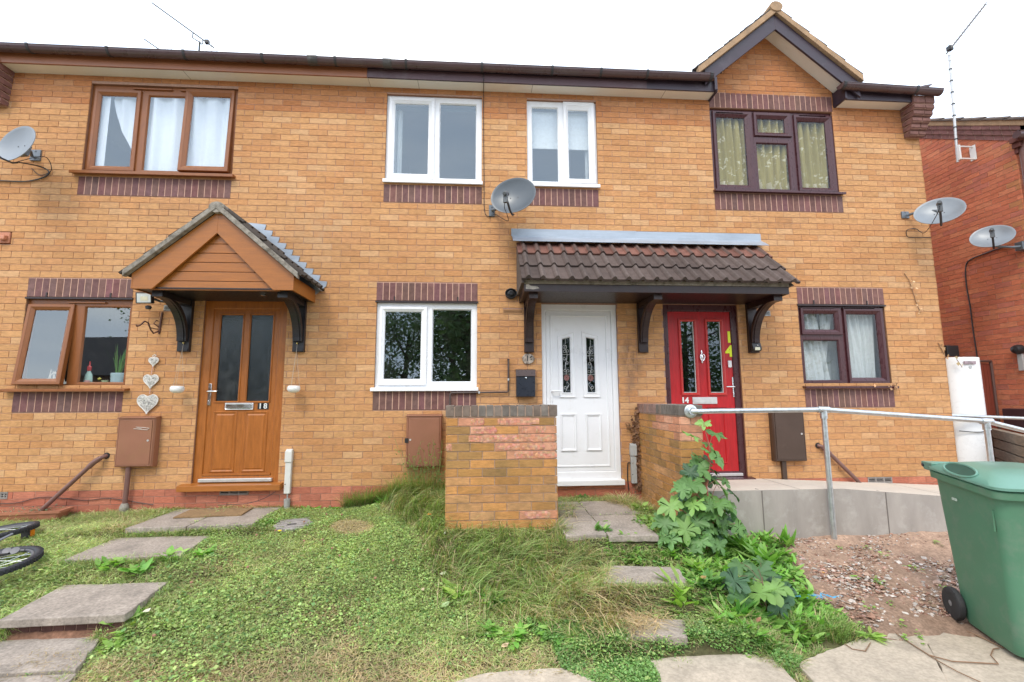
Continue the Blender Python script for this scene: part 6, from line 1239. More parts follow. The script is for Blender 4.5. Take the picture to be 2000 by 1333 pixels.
def diamonds(pos, l, w, d, nrm, col):
    s = np.cross(d, nrm); n = len(pos); verts = np.stack([pos, pos+d*(l*.55)[:, None]+s*(w*.5)[:, None], pos+d*l[:, None], pos+d*(l*.55)[:, None]-s*(w*.5)[:, None]], 1).reshape(-1, 3)
    return verts, np.full(n, 4), np.arange(4*n), col
def join(*parts):
    V, C, I, K = [], [], [], []; off = 0
    for v, c, i, k in parts: V.append(v); C.append(c); I.append(i+off); K.append(k); off += len(v)
    return np.concatenate(V), np.concatenate(C), np.concatenate(I), np.concatenate(K)
def colmix(n, base, var, alt=None, pa=0):
    c = np.array(base)[None, :]*rng.uniform(1-var, 1+var, (n, 1))*rng.uniform(.92, 1.08, (n, 3))
    if alt is not None: m = rng.random(n) < pa; c[m] = np.array(alt)[None, :]*rng.uniform(.75, 1.2, (m.sum(), 1))
    return c
OBST = [[(-.32,-1.15),(.70,-1.15),(.70,-.92),(-.08,-.92),(-.08,0),(-.32,0)], [(1.84,-1.15),(2.07,-1.15),(2.07,0),(1.84,0)]]
def scatter(n, x0, x1, y0, y1, polys=None, margin=0, excl=True, anti=()):
    X = rng.uniform(x0, x1, n); Y = rng.uniform(y0, y1, n); k = np.ones(n, bool)
    if excl:
        for s in SLABS+OBST: 
            c = np.mean(s, 0); sh = [tuple(c+(np.array(p)-c)*(1-margin)) for p in s]; k &= ~inpoly(X, Y, sh)
    k &= ~((X > 2.06) & (Y > -1.12)); X, Y = X[k], Y[k]; Z = gz(X, Y); px, py = pix(X, Y, Z)
    if polys is not None: m = np.zeros(len(X), bool); [m.__ior__(inpoly(px, py, p)) for p in polys]; X, Y, Z, px, py = X[m], Y[m], Z[m], px[m], py[m]
    for p in anti: m = ~inpoly(px, py, p); X, Y, Z, px, py = X[m], Y[m], Z[m], px[m], py[m]
    return X, Y, Z, px, py
def vnoise(x, y, s, seed=0):
    return (np.sin(x*s+seed)*np.sin(y*s*1.3+seed*2)+np.sin(x*s*2.3+y*s*1.1+seed*3)*.6+np.sin(x*s*4.1-y*s*3.7+seed)*.4)/2
GRASSM = leafmat('grass_blade', .3, .55, .25)
DRY = (.62,.48,.30)
def circ(cx, cy, rx, ry): return [(cx+rx*math.cos(t), cy+ry*math.sin(t)) for t in np.linspace(0, 2*PI, 16, endpoint=False)]
BARE = circ(688, 1033, 44, 15)
# short lawn
X, Y, Z, px, py = scatter(260000, -6.5, 1.9, -3.3, .0, anti=(SOILP, BARE), margin=.03)
k = rng.random(len(X)) < np.where(px > 1240, .5, 1); X, Y, Z, px, py = [a[k] for a in (X, Y, Z, px, py)]; n = len(X)
nb_ = vnoise(X, Y, 2.3, 1); dryw = np.clip((py-1250)/60, 0, 1)*.6+np.clip(vnoise(X, Y, 3.1, 5)-.2, 0, 1)*.9
leftg = np.clip((-2.3-X)/.5, 0, 1)
h = rng.uniform(.028, .070, n)*(1+.4*nb_)*(1+.9*leftg*rng.random(n))*np.where(Y > -.25, 1.6, 1); c = colmix(n, (.50,.56,.24), .36)
c = c*(1+.18*nb_[:, None]); m = rng.random(n) < (dryw+.17); c[m] = np.array(DRY)*rng.uniform(.7, 1.2, (m.sum(), 1))
pos = np.stack([X, Y, Z-.004], -1); A = blades(pos, h, rng.uniform(.0034, .0062, n), rng.uniform(0, 2*PI, n)+.6*nb_, rng.uniform(.8, 1.7, n), c, droop=.68)
lawn = fastmesh('grass', *A, GRASSM); tag(lawn, 'short rough lawn grass, drying out along its front edge', kind='stuff')
# clover and low broad leaves through the lawn
X, Y, Z, px, py = scatter(290000, -5.5, 1.95, -3.1, -.05, anti=(SOILP, BARE, LONGP), margin=.02)
dens = np.clip(.75+.9*vnoise(X, Y, 2.0, 9)-.5*np.clip((-2.4-X)/.4, 0, 1)-np.clip((py-1240)/90, 0, .8), .04, 1)*np.where((px > 900) & (py < 1200), .35, 1)*np.where(px > 1100, 1.3, 1); k = rng.random(len(X)) < dens; X, Y, Z = X[k], Y[k], Z[k]; n = len(X)
az = rng.uniform(0, 2*PI, n); tl = rng.uniform(-.5, .5, n); d = np.stack([np.cos(az)*np.cos(tl), np.sin(az)*np.cos(tl), np.sin(tl)], -1); up = np.stack([rng.normal(0, .35, n), rng.normal(0, .35, n), np.ones(n)], -1); up -= d*np.sum(up*d, -1, keepdims=True); up /= np.linalg.norm(up, axis=-1, keepdims=True)
big = (rng.random(n) < np.where((X < -.9) & (Y < -1.2), .16, .05)); l = np.where(big, rng.uniform(.020, .038, n), rng.uniform(.010, .019, n)); c = colmix(n, (.37,.48,.17), .38, (.16,.29,.10), .20)*(1+.2*vnoise(X, Y, 5, 3)[:, None])
pos = np.stack([X, Y, Z+rng.uniform(.008, .042, n)*(1+.5*vnoise(X, Y, 2.0, 9))], -1); A = diamonds(pos, l, l*rng.uniform(.55, .95, n), d, up, c)
FR = [[(1290,1238),(1420,1240),(1530,1275),(1530,1300),(1280,1280)], [(1060,1222),(1235,1255),(1300,1262),(1290,1350),(1110,1350)], [(1330,1255),(1440,1230),(1570,1290),(1540,1350),(1500,1275),(1350,1270)], [(1010,1215),(1230,1222),(1230,1262),(1060,1262)]]
X2, Y2, Z2, p2, q2 = scatter(130000, .0, 2.2, -3.2, -1.9, polys=FR, margin=.04); n2 = len(X2); az = rng.uniform(0, 2*PI, n2); tl = rng.uniform(-.5, .5, n2); d = np.stack([np.cos(az)*np.cos(tl), np.sin(az)*np.cos(tl), np.sin(tl)], -1); up = np.stack([rng.normal(0, .4, n2), rng.normal(0, .4, n2), np.ones(n2)], -1); up -= d*np.sum(up*d, -1, keepdims=True); up /= np.linalg.norm(up, axis=-1, keepdims=True)
l = rng.uniform(.010, .020, n2); A = join(A, diamonds(np.stack([X2, Y2, Z2+rng.uniform(.01, .06, n2)*(.6+.6*vnoise(X2, Y2, 6, 2))], -1), l, l*.75, d, up, colmix(n2, (.20,.36,.11), .32, (.32,.48,.17), .2)))
o = fastmesh('clover', *A, leafmat('clover_leaf', .3, .45, .2)); tag(o, 'clover and low broad-leaved plants carpeting the lawn', kind='stuff')
# long lank grass
X, Y, Z, px, py = scatter(30000, -1.9, 1.9, -2.9, -.03, polys=[LONGP], margin=-.02); n = len(X); clump = np.floor(X*9)+np.floor(Y*9)*31; ca = (np.sin(clump*12.9898)*43758.5453) % 1
h = rng.uniform(.08, .26, n)*(.65+.8*ca)*np.where(Y > -.9, 1.25, 1); az = -PI/2+rng.normal(0, .38, n)+(ca-.5)*2.6+.9*vnoise(X, Y, 1.7, 4)+.35
c = colmix(n, (.33,.43,.16), .42); m = rng.random(n) < np.clip(.13+.3*(px > 1060)+.25*np.clip((py-1150)/80, 0, 1)+.15*(Y > -.5), 0, .85); c[m] = np.array(DRY)*rng.uniform(.75, 1.3, (m.sum(), 1))
A = blades(np.stack([X, Y, Z-.005], -1), h, rng.uniform(.0042, .0085, n), az, rng.uniform(.5, 1.25, n)*(.7+.5*ca), c, droop=.75)
# tufts and stragglers elsewhere: along walls, slab edges, verge tuft by the soil
TU = []
def tuft(cx, cy, r, n, hh, dryp=.2, leanm=.7, az0=None, ry=None):
    ry = ry or r; a = rng.uniform(0, 2*PI, n); q = np.sqrt(rng.random(n)); x = cx+r*q*np.cos(a); y = cy+ry*q*np.sin(a); y = np.minimum(y, -.01); z = gz(x, y)-.004
    az = (np.arctan2(y-cy, x-cx) if az0 is None else az0)+rng.normal(0, .7, n); c = colmix(n, (.29,.42,.13), .3, DRY, dryp)
    TU.append(blades(np.stack([x, y, z], -1), hh*rng.uniform(.45, 1.1, n), rng.uniform(.0028, .005, n), az, leanm*rng.uniform(.5, 1.4, n), c, droop=.7))
p = lambda a, b, z: PZ(a, b, z)
for (a, b, z, r, n, hh, dr, ln_) in ((1600,1205,-.5,.16,900,.11,.1,.6),(1640,1225,-.53,.12,500,.09,.15,.6),(1560,1215,-.5,.12,500,.11,.15,.6),(1520,1275,-.56,.13,500,.10,.35,.8),(1490,1255,-.55,.10,300,.12,.3,.8),(1880,1330,-.585,.04,90,.05,.3,.8),
    (840,930,-.15,.30,1300,.44,.35,.6),(770,940,-.2,.30,1100,.32,.3,.6),(860,985,-.2,.12,500,.34,.35,.7),(800,985,-.22,.25,900,.22,.3,.7),(865,1000,-.2,.12,400,.24,.5,.8),(120,1005,-.27,.5,900,.09,.35,.6),(350,1000,-.27,.15,300,.10,.2,.7),(250,1010,-.27,.3,500,.09,.2,.7),(600,975,-.26,.3,600,.10,.3,.7),
    (1105,1000,-.2,.09,260,.16,.5,.9),(1215,985,-.2,.16,600,.16,.75,.9),(1260,1000,-.22,.12,400,.14,.6,.9),(1170,975,-.2,.2,300,.10,.8,.9),(1235,1185,-.45,.12,350,.10,.75,1.2),(1430,1215,-.5,.14,400,.16,.4,.9),
    (440,1030,-.27,.12,300,.05,.1,.7),(370,1033,-.27,.25,500,.05,.1,.7),(120,1120,-.35,.14,500,.09,.08,.8),(30,1170,-.4,.2,500,.08,.1,.8),(480,1018,-.25,.06,150,.05,.1,.7),(1380,1040,-.33,.2,300,.12,.3,.8),(0,1240,-.5,.1,300,.1,.1,.7),(1330,1290,-.56,.05,80,.06,.4,.8),(700,1300,-.6,.5,500,.05,.7,.8),(940,1290,-.6,.3,300,.05,.6,.8)):
    q = p(a, b, z); tuft(q.x, q.y, r, n, hh, dr, ln_)
for (pts, hh, nn) in (([(-3.26,-.78),(-2.44,-.77)],.06,500),([(-3.3,-1.40),(-2.36,-1.36)],.07,500),([(-3.0,-1.60),(-2.32,-1.60)],.045,250),([(-2.14,-.05),(-2.12,-.75)],.05,250),([(-2.44,-.8),(-2.36,-1.35)],.05,300),([(-2.28,-1.62),(-2.18,-2.16)],.05,350),([(-3.25,-.05),(-3.30,-.8)],.05,300),([(-3.28,-.85),(-3.26,-1.4)],.05,300),([(-2.9,-2.2),(-3.04,-1.6)],.05,250),([(-2.38,-2.12),(-2.2,-2.6)],.05,350),
    ([(.70,-.3),(.68,-1.5)],.08,400),([(1.54,-.3),(1.50,-1.5)],.06,300),([(.72,-1.52),(1.5,-1.56)],.06,400),([(.84,-2.02),(1.5,-2.06)],.06,400),([(1.0,-1.66),(.84,-2.0)],.07,300),([(.90,-2.2),(.84,-2.46)],.05,200),([(1.36,-2.25),(1.30,-2.46)],.05,200),([(1.76,-2.5),(1.74,-3.1)],.05,300),([(.93,-2.54),(.90,-3.1)],.035,250),([(-.28,-2.70),(.05,-2.54),(.5,-2.53),(.68,-2.7),(.72,-3.1)],.025,400),([(1.8,-2.56),(2.1,-2.46)],.05,250)):
    for (a0, b0_), (a1, b1_) in zip(pts, pts[1:]):
        nn = nn*2; t = rng.random(nn); x = a0+(a1-a0)*t+rng.normal(0,.018,nn); y = np.minimum(b0_+(b1_-b0_)*t+rng.normal(0,.018,nn), -.02); c = colmix(nn, (.32,.43,.15), .3, DRY, .3 if a0 > 0 else .12)
        TU.append(blades(np.stack([x, y, gz(x, y)-.004], -1), 1.35*hh*rng.uniform(.5,1.3,nn), rng.uniform(.003,.005,nn), rng.uniform(0,2*PI,nn), rng.uniform(.3,1.3,nn), c, droop=.7))
for i in range(420):
    q = p(rng.uniform(-50,1120), rng.uniform(1010,1300), -.42); tuft(q.x, q.y, .03, 9, rng.uniform(.05,.11), .3, 1.0, az0=rng.uniform(0,6.3)) if gz(q.x, q.y) > -.61 and not any(inpoly(np.array([q.x]), np.array([q.y]), s)[0] for s in SLABS) else None
for i in range(70):
    q = p(rng.uniform(820,1130), rng.uniform(1020,1210), -.4); tuft(q.x, q.y, .03, 14, rng.uniform(.16,.30), .45, 1.0, az0=rng.uniform(0,6.3))
o = fastmesh('long_grass', *join(A, *TU), GRASSM); tag(o, 'long lank grass, partly dried to straw, flopping over in front of the spalled brick wall', kind='stuff')
# straw litter
def litter(polys, n, l0, l1, col=DRY, hgt=.01, var=.3):
    X, Y, Z, px, py = scatter(n, -4, 3.8, -3.2, -.05, polys=polys, excl=False); n = len(X); az = rng.uniform(0, 2*PI, n); l = rng.uniform(l0, l1, n); tl = rng.normal(0, .12, n)
    zz = Z.copy()
    for s, zt in zip(SLABS, SLZ): m = inpoly(X, Y, s); zz[m] = np.maximum(zz[m], zt)
    d = np.stack([np.cos(az)*np.cos(tl), np.sin(az)*np.cos(tl), np.sin(tl)], -1); u = np.tile([0,0,1.], (n,1)); return diamonds(np.stack([X, Y, zz+rng.uniform(.002, hgt, n)], -1), l, np.full(n, .0042), d, u, colmix(n, col, var))
SLZ = [-.205,-.205,-.275,-.375,-.50,-.515,-.165,-.165,-.17,-.335,-.475,-.575,-.575,-.57,-.572]
S1 = litter([[(1180,1150),(1250,1150),(1310,1200),(1290,1235),(1215,1262),(1180,1200)]], 170000, .05, .17, (.62,.47,.29), .035)
S2 = litter([[(60,1290),(880,1296),(900,1345),(0,1345)]], 40000, .015, .05, (.40,.30,.17), .02); S3 = litter([BARE], 900000, .012, .045, (.74,.62,.40), .02)
S4 = litter([[(1120,950),(1240,950),(1260,1010),(1180,985)]], 60000, .03, .10, (.46,.34,.19), .04); S5 = litter([[(1000,1180),(1250,1220),(1280,1333),(900,1333),(900,1280)]], 30000, .015, .06, (.42,.33,.19), .02)
o = fastmesh('straw', *join(S1, S2, S3, S4, S5), GRASSM); tag(o, 'dead straw strewn over the path edges and the bare ring in the lawn', kind='stuff')
# weeds (broad leaves)
def rosette(cx, cy, n, l, wr, erect, col, alt=None, z=None, spread=.03, var=.25, rad=0.0):
    a = rng.uniform(0, 2*PI, n); e = erect*rng.uniform(.5, 1.35, n); L_ = l*rng.uniform(.55, 1.15, n); q = rng.random(n)**.5*rad; x = cx+rng.normal(0, spread*.3, n)+q*np.cos(a*3.7); y = np.minimum(cy+rng.normal(0, spread*.3, n)+q*np.sin(a*3.7), -.02)
    z0 = (gz(x, y) if z is None else np.full(n, z))+rng.uniform(0, .03, n); d = np.stack([np.cos(a)*np.cos(e), np.sin(a)*np.cos(e), np.sin(e)], -1); u = np.stack([-np.cos(a)*np.sin(e), -np.sin(a)*np.sin(e), np.cos(e)], -1)+rng.normal(0, .25, (n,3)); u -= d*np.sum(u*d, -1, keepdims=True); u /= np.linalg.norm(u, axis=-1, keepdims=True)
    return leaves(np.stack([x, y, z0], -1), L_, L_*wr*rng.uniform(.8, 1.2, n), d, u, colmix(n, col, var, alt, .2), fold=.12, droop=.35)
LEAFB = leafmat('weed_leaf', .35, .42, .25, .35)
X, Y, Z, px, py = scatter(2600, 1.0, 3.2, -3.0, -.9, polys=[WEEDP], margin=.25); WL_ = []
for x, y, pxi in zip(X, Y, px):
    r_ = rng.random(); small = (pxi < 1340)
    if r_ < .55: WL_.append(rosette(x, y, 12, .032 if small else .042, .7, .45, (.19,.36,.09), (.34,.50,.14), rad=.05))
    elif r_ < .72 and not small: WL_.append(rosette(x, y, 6, .10, .28, .8, (.25,.48,.10), (.36,.56,.16), rad=.03))
    elif r_ < .86: WL_.append(rosette(x, y, 8, .06, .55, .6, (.24,.42,.09), (.36,.50,.14), rad=.05))
    else: WL_.append(rosette(x, y, 10, .028, .85, .25, (.11,.24,.07), (.22,.36,.11), rad=.05))
o = fastmesh('weeds', *join(*WL_), LEAFB); tag(o, 'dense green weeds covering the steps and the bank beside the bare soil', kind='stuff')
PLANTS = [(1500,1110,-.42,24,.20,.26,.95,'tall dock plant with upright leaves at the left edge of the bare soil'),(1540,1075,-.38,14,.17,.22,1.1,'upright dock leaves nearest the handrail post'),(1400,1075,-.38,14,.16,.24,.9,'dock plant just right of the sycamore sapling foot'),(1455,1080,-.38,18,.17,.24,.9,'dock plant between the sapling and the bare soil'),
    (1330,1180,-.45,16,.15,.28,.8,'yellowing weed clump beside the small straw-covered slab'),(1445,1205,-.5,18,.17,.22,1.0,'bright green dock clump below the low dark sycamore leaves'),(1500,1210,-.5,14,.12,.5,.6,'glossy round-leaved weed below the low sycamore leaves'),(1365,1130,-.42,20,.12,.4,.7,'light green weed clump in the middle of the bank'),
    (1560,1180,-.5,16,.15,.3,.6,'broad-leaved weed leaning over the blue plastic scrap'),(1385,1175,-.47,18,.13,.35,.7,'weed clump with ragged leaves left of the dark sycamore leaves'),
    (1300,985,-.2,20,.10,.5,.6,'pale green weed at the foot of the right-hand wing wall'),(1255,1000,-.2,18,.10,.5,.5,'light green weed spreading onto the slabs by the white door'),(1180,1020,-.18,10,.07,.5,.3,'flat weed on the slab in front of the white door'),(1175,1055,-.25,14,.10,.4,.7,'upright green weed at the edge of the dark slab'),
    (1005,1240,-.52,12,.11,.32,.5,'dandelion rosette in the lower middle of the lawn'),(960,1235,-.52,14,.09,.45,.5,'low leafy weed left of the dandelion rosette'),(1070,1225,-.5,12,.12,.3,.5,'dandelion with long leaves near the middle path'),(1100,1255,-.55,10,.09,.5,.4,'round-leaved weed near the front edge of the lawn'),
    (890,1150,-.40,12,.13,.3,.5,'broad-leaved weed with a pale upturned leaf in the lawn'),(960,1160,-.42,12,.12,.4,.5,'dark green broad-leaved weed in the long grass'),(745,1000,-.26,16,.12,.18,.8,'spiky dandelion rosette beside the bare straw ring'),(690,965,-.24,16,.09,.4,.5,'weed clump at the foot of the wall below the white kitchen window'),(640,980,-.26,16,.09,.4,.5,'small weed clump by the plinth left of the meter cupboard'),
    (820,1010,-.28,12,.10,.35,.6,'leafy weed beside the left end of the brick wall'),(520,1030,-.27,16,.07,.5,.5,'weed by the slab below the oak coloured door'),(400,1090,-.33,14,.10,.4,.6,'leafy weed at the right end of the second step slab'),(330,1105,-.36,16,.10,.5,.6,'broad-leaved weeds growing under the front of the second step slab'),(220,1115,-.36,16,.10,.5,.6,'broad-leaved weed on the left above the thick step slab'),(270,1125,-.37,14,.10,.5,.6,'broad-leaved weed just above the back edge of the thick step slab'),
    (250,1215,-.46,16,.10,.35,.6,'weed hanging over the right end of the brick riser'),(230,1250,-.5,16,.09,.4,.6,'light green weed beside the lower left slab'),(1110,955,-.2,26,.06,.5,.7,'small dark green weed beside the white door sill'),(1700,1242,-.56,10,.11,.25,.3,'flat dandelion on the edge of the large pale slab'),(1830,1020,-.32,5,.09,.7,.9,'two round green leaves beside the wheelie bin')]
for (a, b, z, n, l, wr, er, lb) in PLANTS:
    q = PZ(a, b, z); q.z = g1(q.x, min(q.y, -.02)); root = thing('weed_plant', lb, 'weed', q); y_ = 'yellow' in lb or 'light' in lb or 'pale' in lb
    fastmesh('foliage', *rosette(q.x, min(q.y, -.03), n*2, l, wr, er, (.30,.46,.10) if y_ else ((.14,.30,.08) if 'dark' in lb else (.24,.47,.10)), (.34,.52,.15), spread=.08, rad=.05 if n > 14 else .02), LEAFB, root)
# straggling stems by the meter cupboard
mb = MB(); rs = random.Random(8)
for i in range(46):
    x = rs.uniform(-.85,-.36); y = -.05-rs.random()*.12; a = rs.uniform(-1,1)*.12; h_ = rs.uniform(.30,.68); z0 = g1(x, y); pts = [Vector((x,y,z0)), Vector((x+a*.4,y-.02,z0+h_*.5)), Vector((x+a*1.4,y-.04,z0+h_))]; mb.tube(pts, .0018, 4, 0, (.30,.36,.14))
    for k in range(9): t = rs.uniform(.3,1); q = pts[0].lerp(pts[2], t)+Vector((rs.gauss(0,.03),rs.gauss(0,.02),rs.gauss(0,.02))); d = Vector((rs.uniform(-1,1),rs.uniform(-1,.3),rs.uniform(-.2,1)))*.022; s_ = Vector((d.z,0,-d.x))*.3; mb.add([q,q+d*.5+s_,q+d,q+d*.5-s_],[(0,1,2,3)],0,(rs.uniform(.16,.30),rs.uniform(.28,.38),.10))
tag(mb.build('wall_weeds', LEAFB, recalc=False), 'wispy tall weeds growing up in front of the plain brown meter cupboard', 'weed')
# sycamore saplings
def palm():
    pts = []; lob = [(-150,.50),(-118,.70),(-92,.62),(-58,.93),(-32,.74),(0,1.0),(32,.74),(58,.93),(92,.62),(118,.70),(150,.50)]; out = [(0,0)]
    for a, r in lob:
        a = math.radians(90-a); out.append((r*math.cos(a), r*math.sin(a)))
        if r > .6:
            a2 = a
            out[-1:] = [(r*.74*math.cos(a2+.27), r*.74*math.sin(a2+.27)), (r*.86*math.cos(a2+.17), r*.86*math.sin(a2+.17)), (r*1.0*math.cos(a2), r*1.0*math.sin(a2)), (r*.86*math.cos(a2-.17), r*.86*math.sin(a2-.17)), (r*.74*math.cos(a2-.27), r*.74*math.sin(a2-.27))]
    return out
PALM = palm()
def sapling(label, stem, lv, seed, stemcol=(.30,.10,.07)):
    rs = random.Random(seed); root = thing('sycamore_sapling', label, 'sapling', stem[0]); mb = MB(); mb.tube(stem, [.009*(1-.6*i/(len(stem)-1)) for i in range(len(stem))], 7, 0, stemcol); lf = MB()
    S = [Vector(s) for s in stem]
    for (c, s_, col, pitch) in lv:
        c = Vector(c); k = min(range(len(S)), key=lambda i: (S[i]-c).length+max(0, S[i].z-c.z)*3); b = S[k]; d = Vector((c.x-b.x, c.y-b.y, 0))
        if d.length < .01: d = Vector((rs.uniform(-1,1), -1, 0))
        d.normalize(); d = (d*.55+Vector((0,-.9,0))).normalized(); ang = rs.gauss(0,.45); d = Matrix.Rotation(ang,3,'Z') @ d; dd = (d*math.cos(pitch)+Vector((0,0,-math.sin(pitch)))).normalized(); side = Vector((-d.y,d.x,rs.gauss(0,.15))).normalized(); nrm = side.cross(dd).normalized()
        if nrm.z < 0: nrm = -nrm
        o_ = c-dd*s_*.35; mb.tube([b, b.lerp(o_,.6)+Vector((0,0,.02)), o_], .0022, 5, 0, stemcol)
        vs = []
        for (x, y) in PALM:
            r2 = x*x+y*y; vs.append(o_+(side*x+dd*y)*s_*.62*rs.uniform(.92,1.08)+nrm*(s_*(-.22*r2+.14*abs(x)+.06*math.sin(7*x+5*y+seed+c.x*40))))
        ctr = o_+dd*s_*.22+nrm*(.012*s_); n = len(vs); j = rs.uniform(.85,1.15)
        lf.add(vs+[ctr], [(i, (i+1) % n, n) for i in range(n)], 0, tuple(v*j for v in col))
    mb.build('stem', simple('sapling_stem', (0,0,0), .7, attr=True), root, smooth=True); lf.build('foliage', leafmat('sycamore_leaf', .3, .45, .25, .4), root, recalc=False, smooth=True, angle=180)
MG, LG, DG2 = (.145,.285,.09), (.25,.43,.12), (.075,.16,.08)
Ys = -1.42
def LP(a, b, s, col, pitch, dy=0): return (P(a, b, Ys+dy), s/900*4.0*.98, col, pitch)
lv1 = [LP(1374,830,34,LG,.5),LP(1358,853,40,LG,.2,-.04),LP(1402,850,46,MG,.25,.05),LP(1407,900,62,MG,.75,-.03),LP(1358,925,64,MG,.8,.05),LP(1345,955,66,MG,.6,-.05),LP(1418,958,58,MG,.7,.04),LP(1352,992,50,LG,.7,-.09),LP(1398,975,44,MG,.5,.08),LP(1312,998,58,LG,.7,-.05),LP(1372,978,38,MG,.6,.0),
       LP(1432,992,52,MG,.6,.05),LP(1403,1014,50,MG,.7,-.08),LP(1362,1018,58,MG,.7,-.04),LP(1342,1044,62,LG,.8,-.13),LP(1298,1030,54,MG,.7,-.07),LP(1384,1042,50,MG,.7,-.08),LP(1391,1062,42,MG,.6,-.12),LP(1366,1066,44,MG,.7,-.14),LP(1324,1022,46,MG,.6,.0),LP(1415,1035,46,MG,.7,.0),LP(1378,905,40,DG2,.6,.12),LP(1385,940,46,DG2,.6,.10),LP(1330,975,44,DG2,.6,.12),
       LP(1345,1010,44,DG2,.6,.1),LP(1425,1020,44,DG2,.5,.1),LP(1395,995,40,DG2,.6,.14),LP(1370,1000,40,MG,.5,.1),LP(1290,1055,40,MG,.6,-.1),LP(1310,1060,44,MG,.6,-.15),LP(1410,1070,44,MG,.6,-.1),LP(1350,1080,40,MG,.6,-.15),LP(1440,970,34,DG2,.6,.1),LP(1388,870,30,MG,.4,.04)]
rs_ = random.Random(77)
for i in range(46):
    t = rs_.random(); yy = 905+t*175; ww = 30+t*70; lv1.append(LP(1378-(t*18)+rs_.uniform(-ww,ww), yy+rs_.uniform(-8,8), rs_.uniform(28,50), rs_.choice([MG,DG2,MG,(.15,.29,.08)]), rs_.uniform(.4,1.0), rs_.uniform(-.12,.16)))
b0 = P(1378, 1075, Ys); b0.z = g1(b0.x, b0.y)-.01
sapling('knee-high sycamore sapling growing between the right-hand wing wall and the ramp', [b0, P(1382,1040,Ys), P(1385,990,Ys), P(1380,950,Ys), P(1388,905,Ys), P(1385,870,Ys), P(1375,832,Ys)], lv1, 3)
Ys = -2.15; LP2 = lambda a, b, s, c, p_, dy=0: (P(a, b, Ys+dy), s/900*3.3*1.1, c, p_)
b0 = P(1497,1215,Ys); b0.z = g1(b0.x, b0.y)
sapling('low young sycamore with dark bluish leaves in the weeds beside the bare soil', [b0, P(1497,1190,Ys), P(1492,1165,Ys), P(1490,1140,Ys)], [LP2(1430,1142,58,DG2,.5),LP2(1478,1128,64,(.10,.20,.08),.4,.05),LP2(1510,1135,60,DG2,.4,.08),LP2(1478,1166,56,LG,.5,-.08),LP2(1518,1162,60,LG,.5,-.08),LP2(1530,1192,58,DG2,.7,-.06),LP2(1455,1180,56,(.10,.22,.07),.8,-.06),LP2(1545,1160,46,DG2,.5,.05),LP2(1405,1150,40,DG2,.5,.1),LP2(1445,1110,44,(.13,.25,.09),.4,.15),LP2(1500,1105,40,(.12,.24,.08),.4,.15)], 5, (.16,.10,.06))
# flowers
def flower(px_, py_, z, col, r, lb, st=.05):
    q = PZ(px_, py_, z); g = g1(q.x, q.y); root = thing('flower', lb, 'flower', (q.x,q.y,g)); mb = MB(); mb.tube([(q.x,q.y,g),(q.x,q.y,g+st)], .0018, 4); mb.build('stem', simple('green_stem', (.12,.22,.05), .7), root)
    mb = MB(); M = T((q.x,q.y,g+st)); mb.lathe([(.0,-r*.5),(r*.7,-r*.2),(r,.15*r),(r*.6,r*.6),(0,r*.7)], 9, M)
    for k in range(10): a = k*.63; mb.add([M @ Vector((0,0,0)), M @ Vector((r*1.5*math.cos(a-.25),r*1.5*math.sin(a-.25),r*.3)), M @ Vector((r*1.5*math.cos(a+.25),r*1.5*math.sin(a+.25),r*.3))], [(0,1,2)])
    mb.build('petals', col, root, recalc=False)
OR = simple('orange_petal', (.85,.24,.01), .6); YE = simple('yellow_petal', (.85,.62,.02), .6); PK = simple('dry_clover_head', (.33,.17,.11), .8, var=.3); WHF = simple('white_petal', (.75,.75,.7), .7)
flower(838,1040,-.27,OR,.017,'orange marigold flower in the lawn left of the brick wall'); flower(626,978,-.24,OR,.014,'orange flower against the plinth left of the meter cupboard'); flower(546,1040,-.26,YE,.013,'yellow flower beside the manhole cover', .04)
for i, (a, b) in enumerate(((642,1025),(634,1047),(664,1053),(626,1090),(645,1103),(660,1112),(715,1105),(765,1120),(497,1080),(534,1073),(590,1092),(480,1128),(590,1060),(490,1105),(370,1150),(460,1180),(250,1280),(505,1290),(300,1215),(820,1160),(730,1140),(560,1210))):
    if i % 2 == 0 or i < 12:
        q = PZ(a, b, -.4); g = g1(q.x,q.y); root = thing('clover_head', 'small dried reddish clover head in the lawn', 'flower', (q.x,q.y,g), 'dried clover heads scattered over the lawn'); mb = MB(); mb.tube([(q.x,q.y,g),(q.x+.01,q.y,g+.055)], .0014, 4); mb.lathe([(0,-.009),(.010,-.004),(.011,.004),(.0,.011)], 8, T((q.x+.01,q.y,g+.058))); mb.build('head', PK, root, smooth=True)
# fallen leaves and litter
def leaf_thing(a, b, z, l, col, lb, ang=0, h_=.05):
    q = PZ(a, b, z); mb = MB(); M = T((q.x, q.y, g1(q.x, q.y)+h_)) @ Matrix.Rotation(ang,4,'Z') @ Matrix.Rotation(.35,4,'X'); mb.add([M @ Vector(v) for v in ((0,0,0),(l*.35,l*.22,.008),(l*.8,l*.16,.012),(l,0,.02),(l*.8,-l*.14,.0),(l*.35,-l*.2,.002),(l*.5,0,-.006))], [(0,1,6),(1,2,6),(2,3,6),(3,4,6),(4,5,6),(5,0,6)])
    o = mb.build('fallen_leaf', simple('dead_leaf_'+lb[:4].strip(), col, .7, var=.2), smooth=True, recalc=False); tag(o, lb, 'leaf')
leaf_thing(861,1186,-.45,.075,(.36,.46,.22),'large upturned pale green leaf in the middle of the lawn',.8); leaf_thing(858,1140,-.42,.05,(.50,.52,.34),'small cream leaf above the upturned pale green one',.2); leaf_thing(822,1156,-.42,.045,(.55,.45,.30),'beige curled leaf left of the upturned pale green one',-.7)
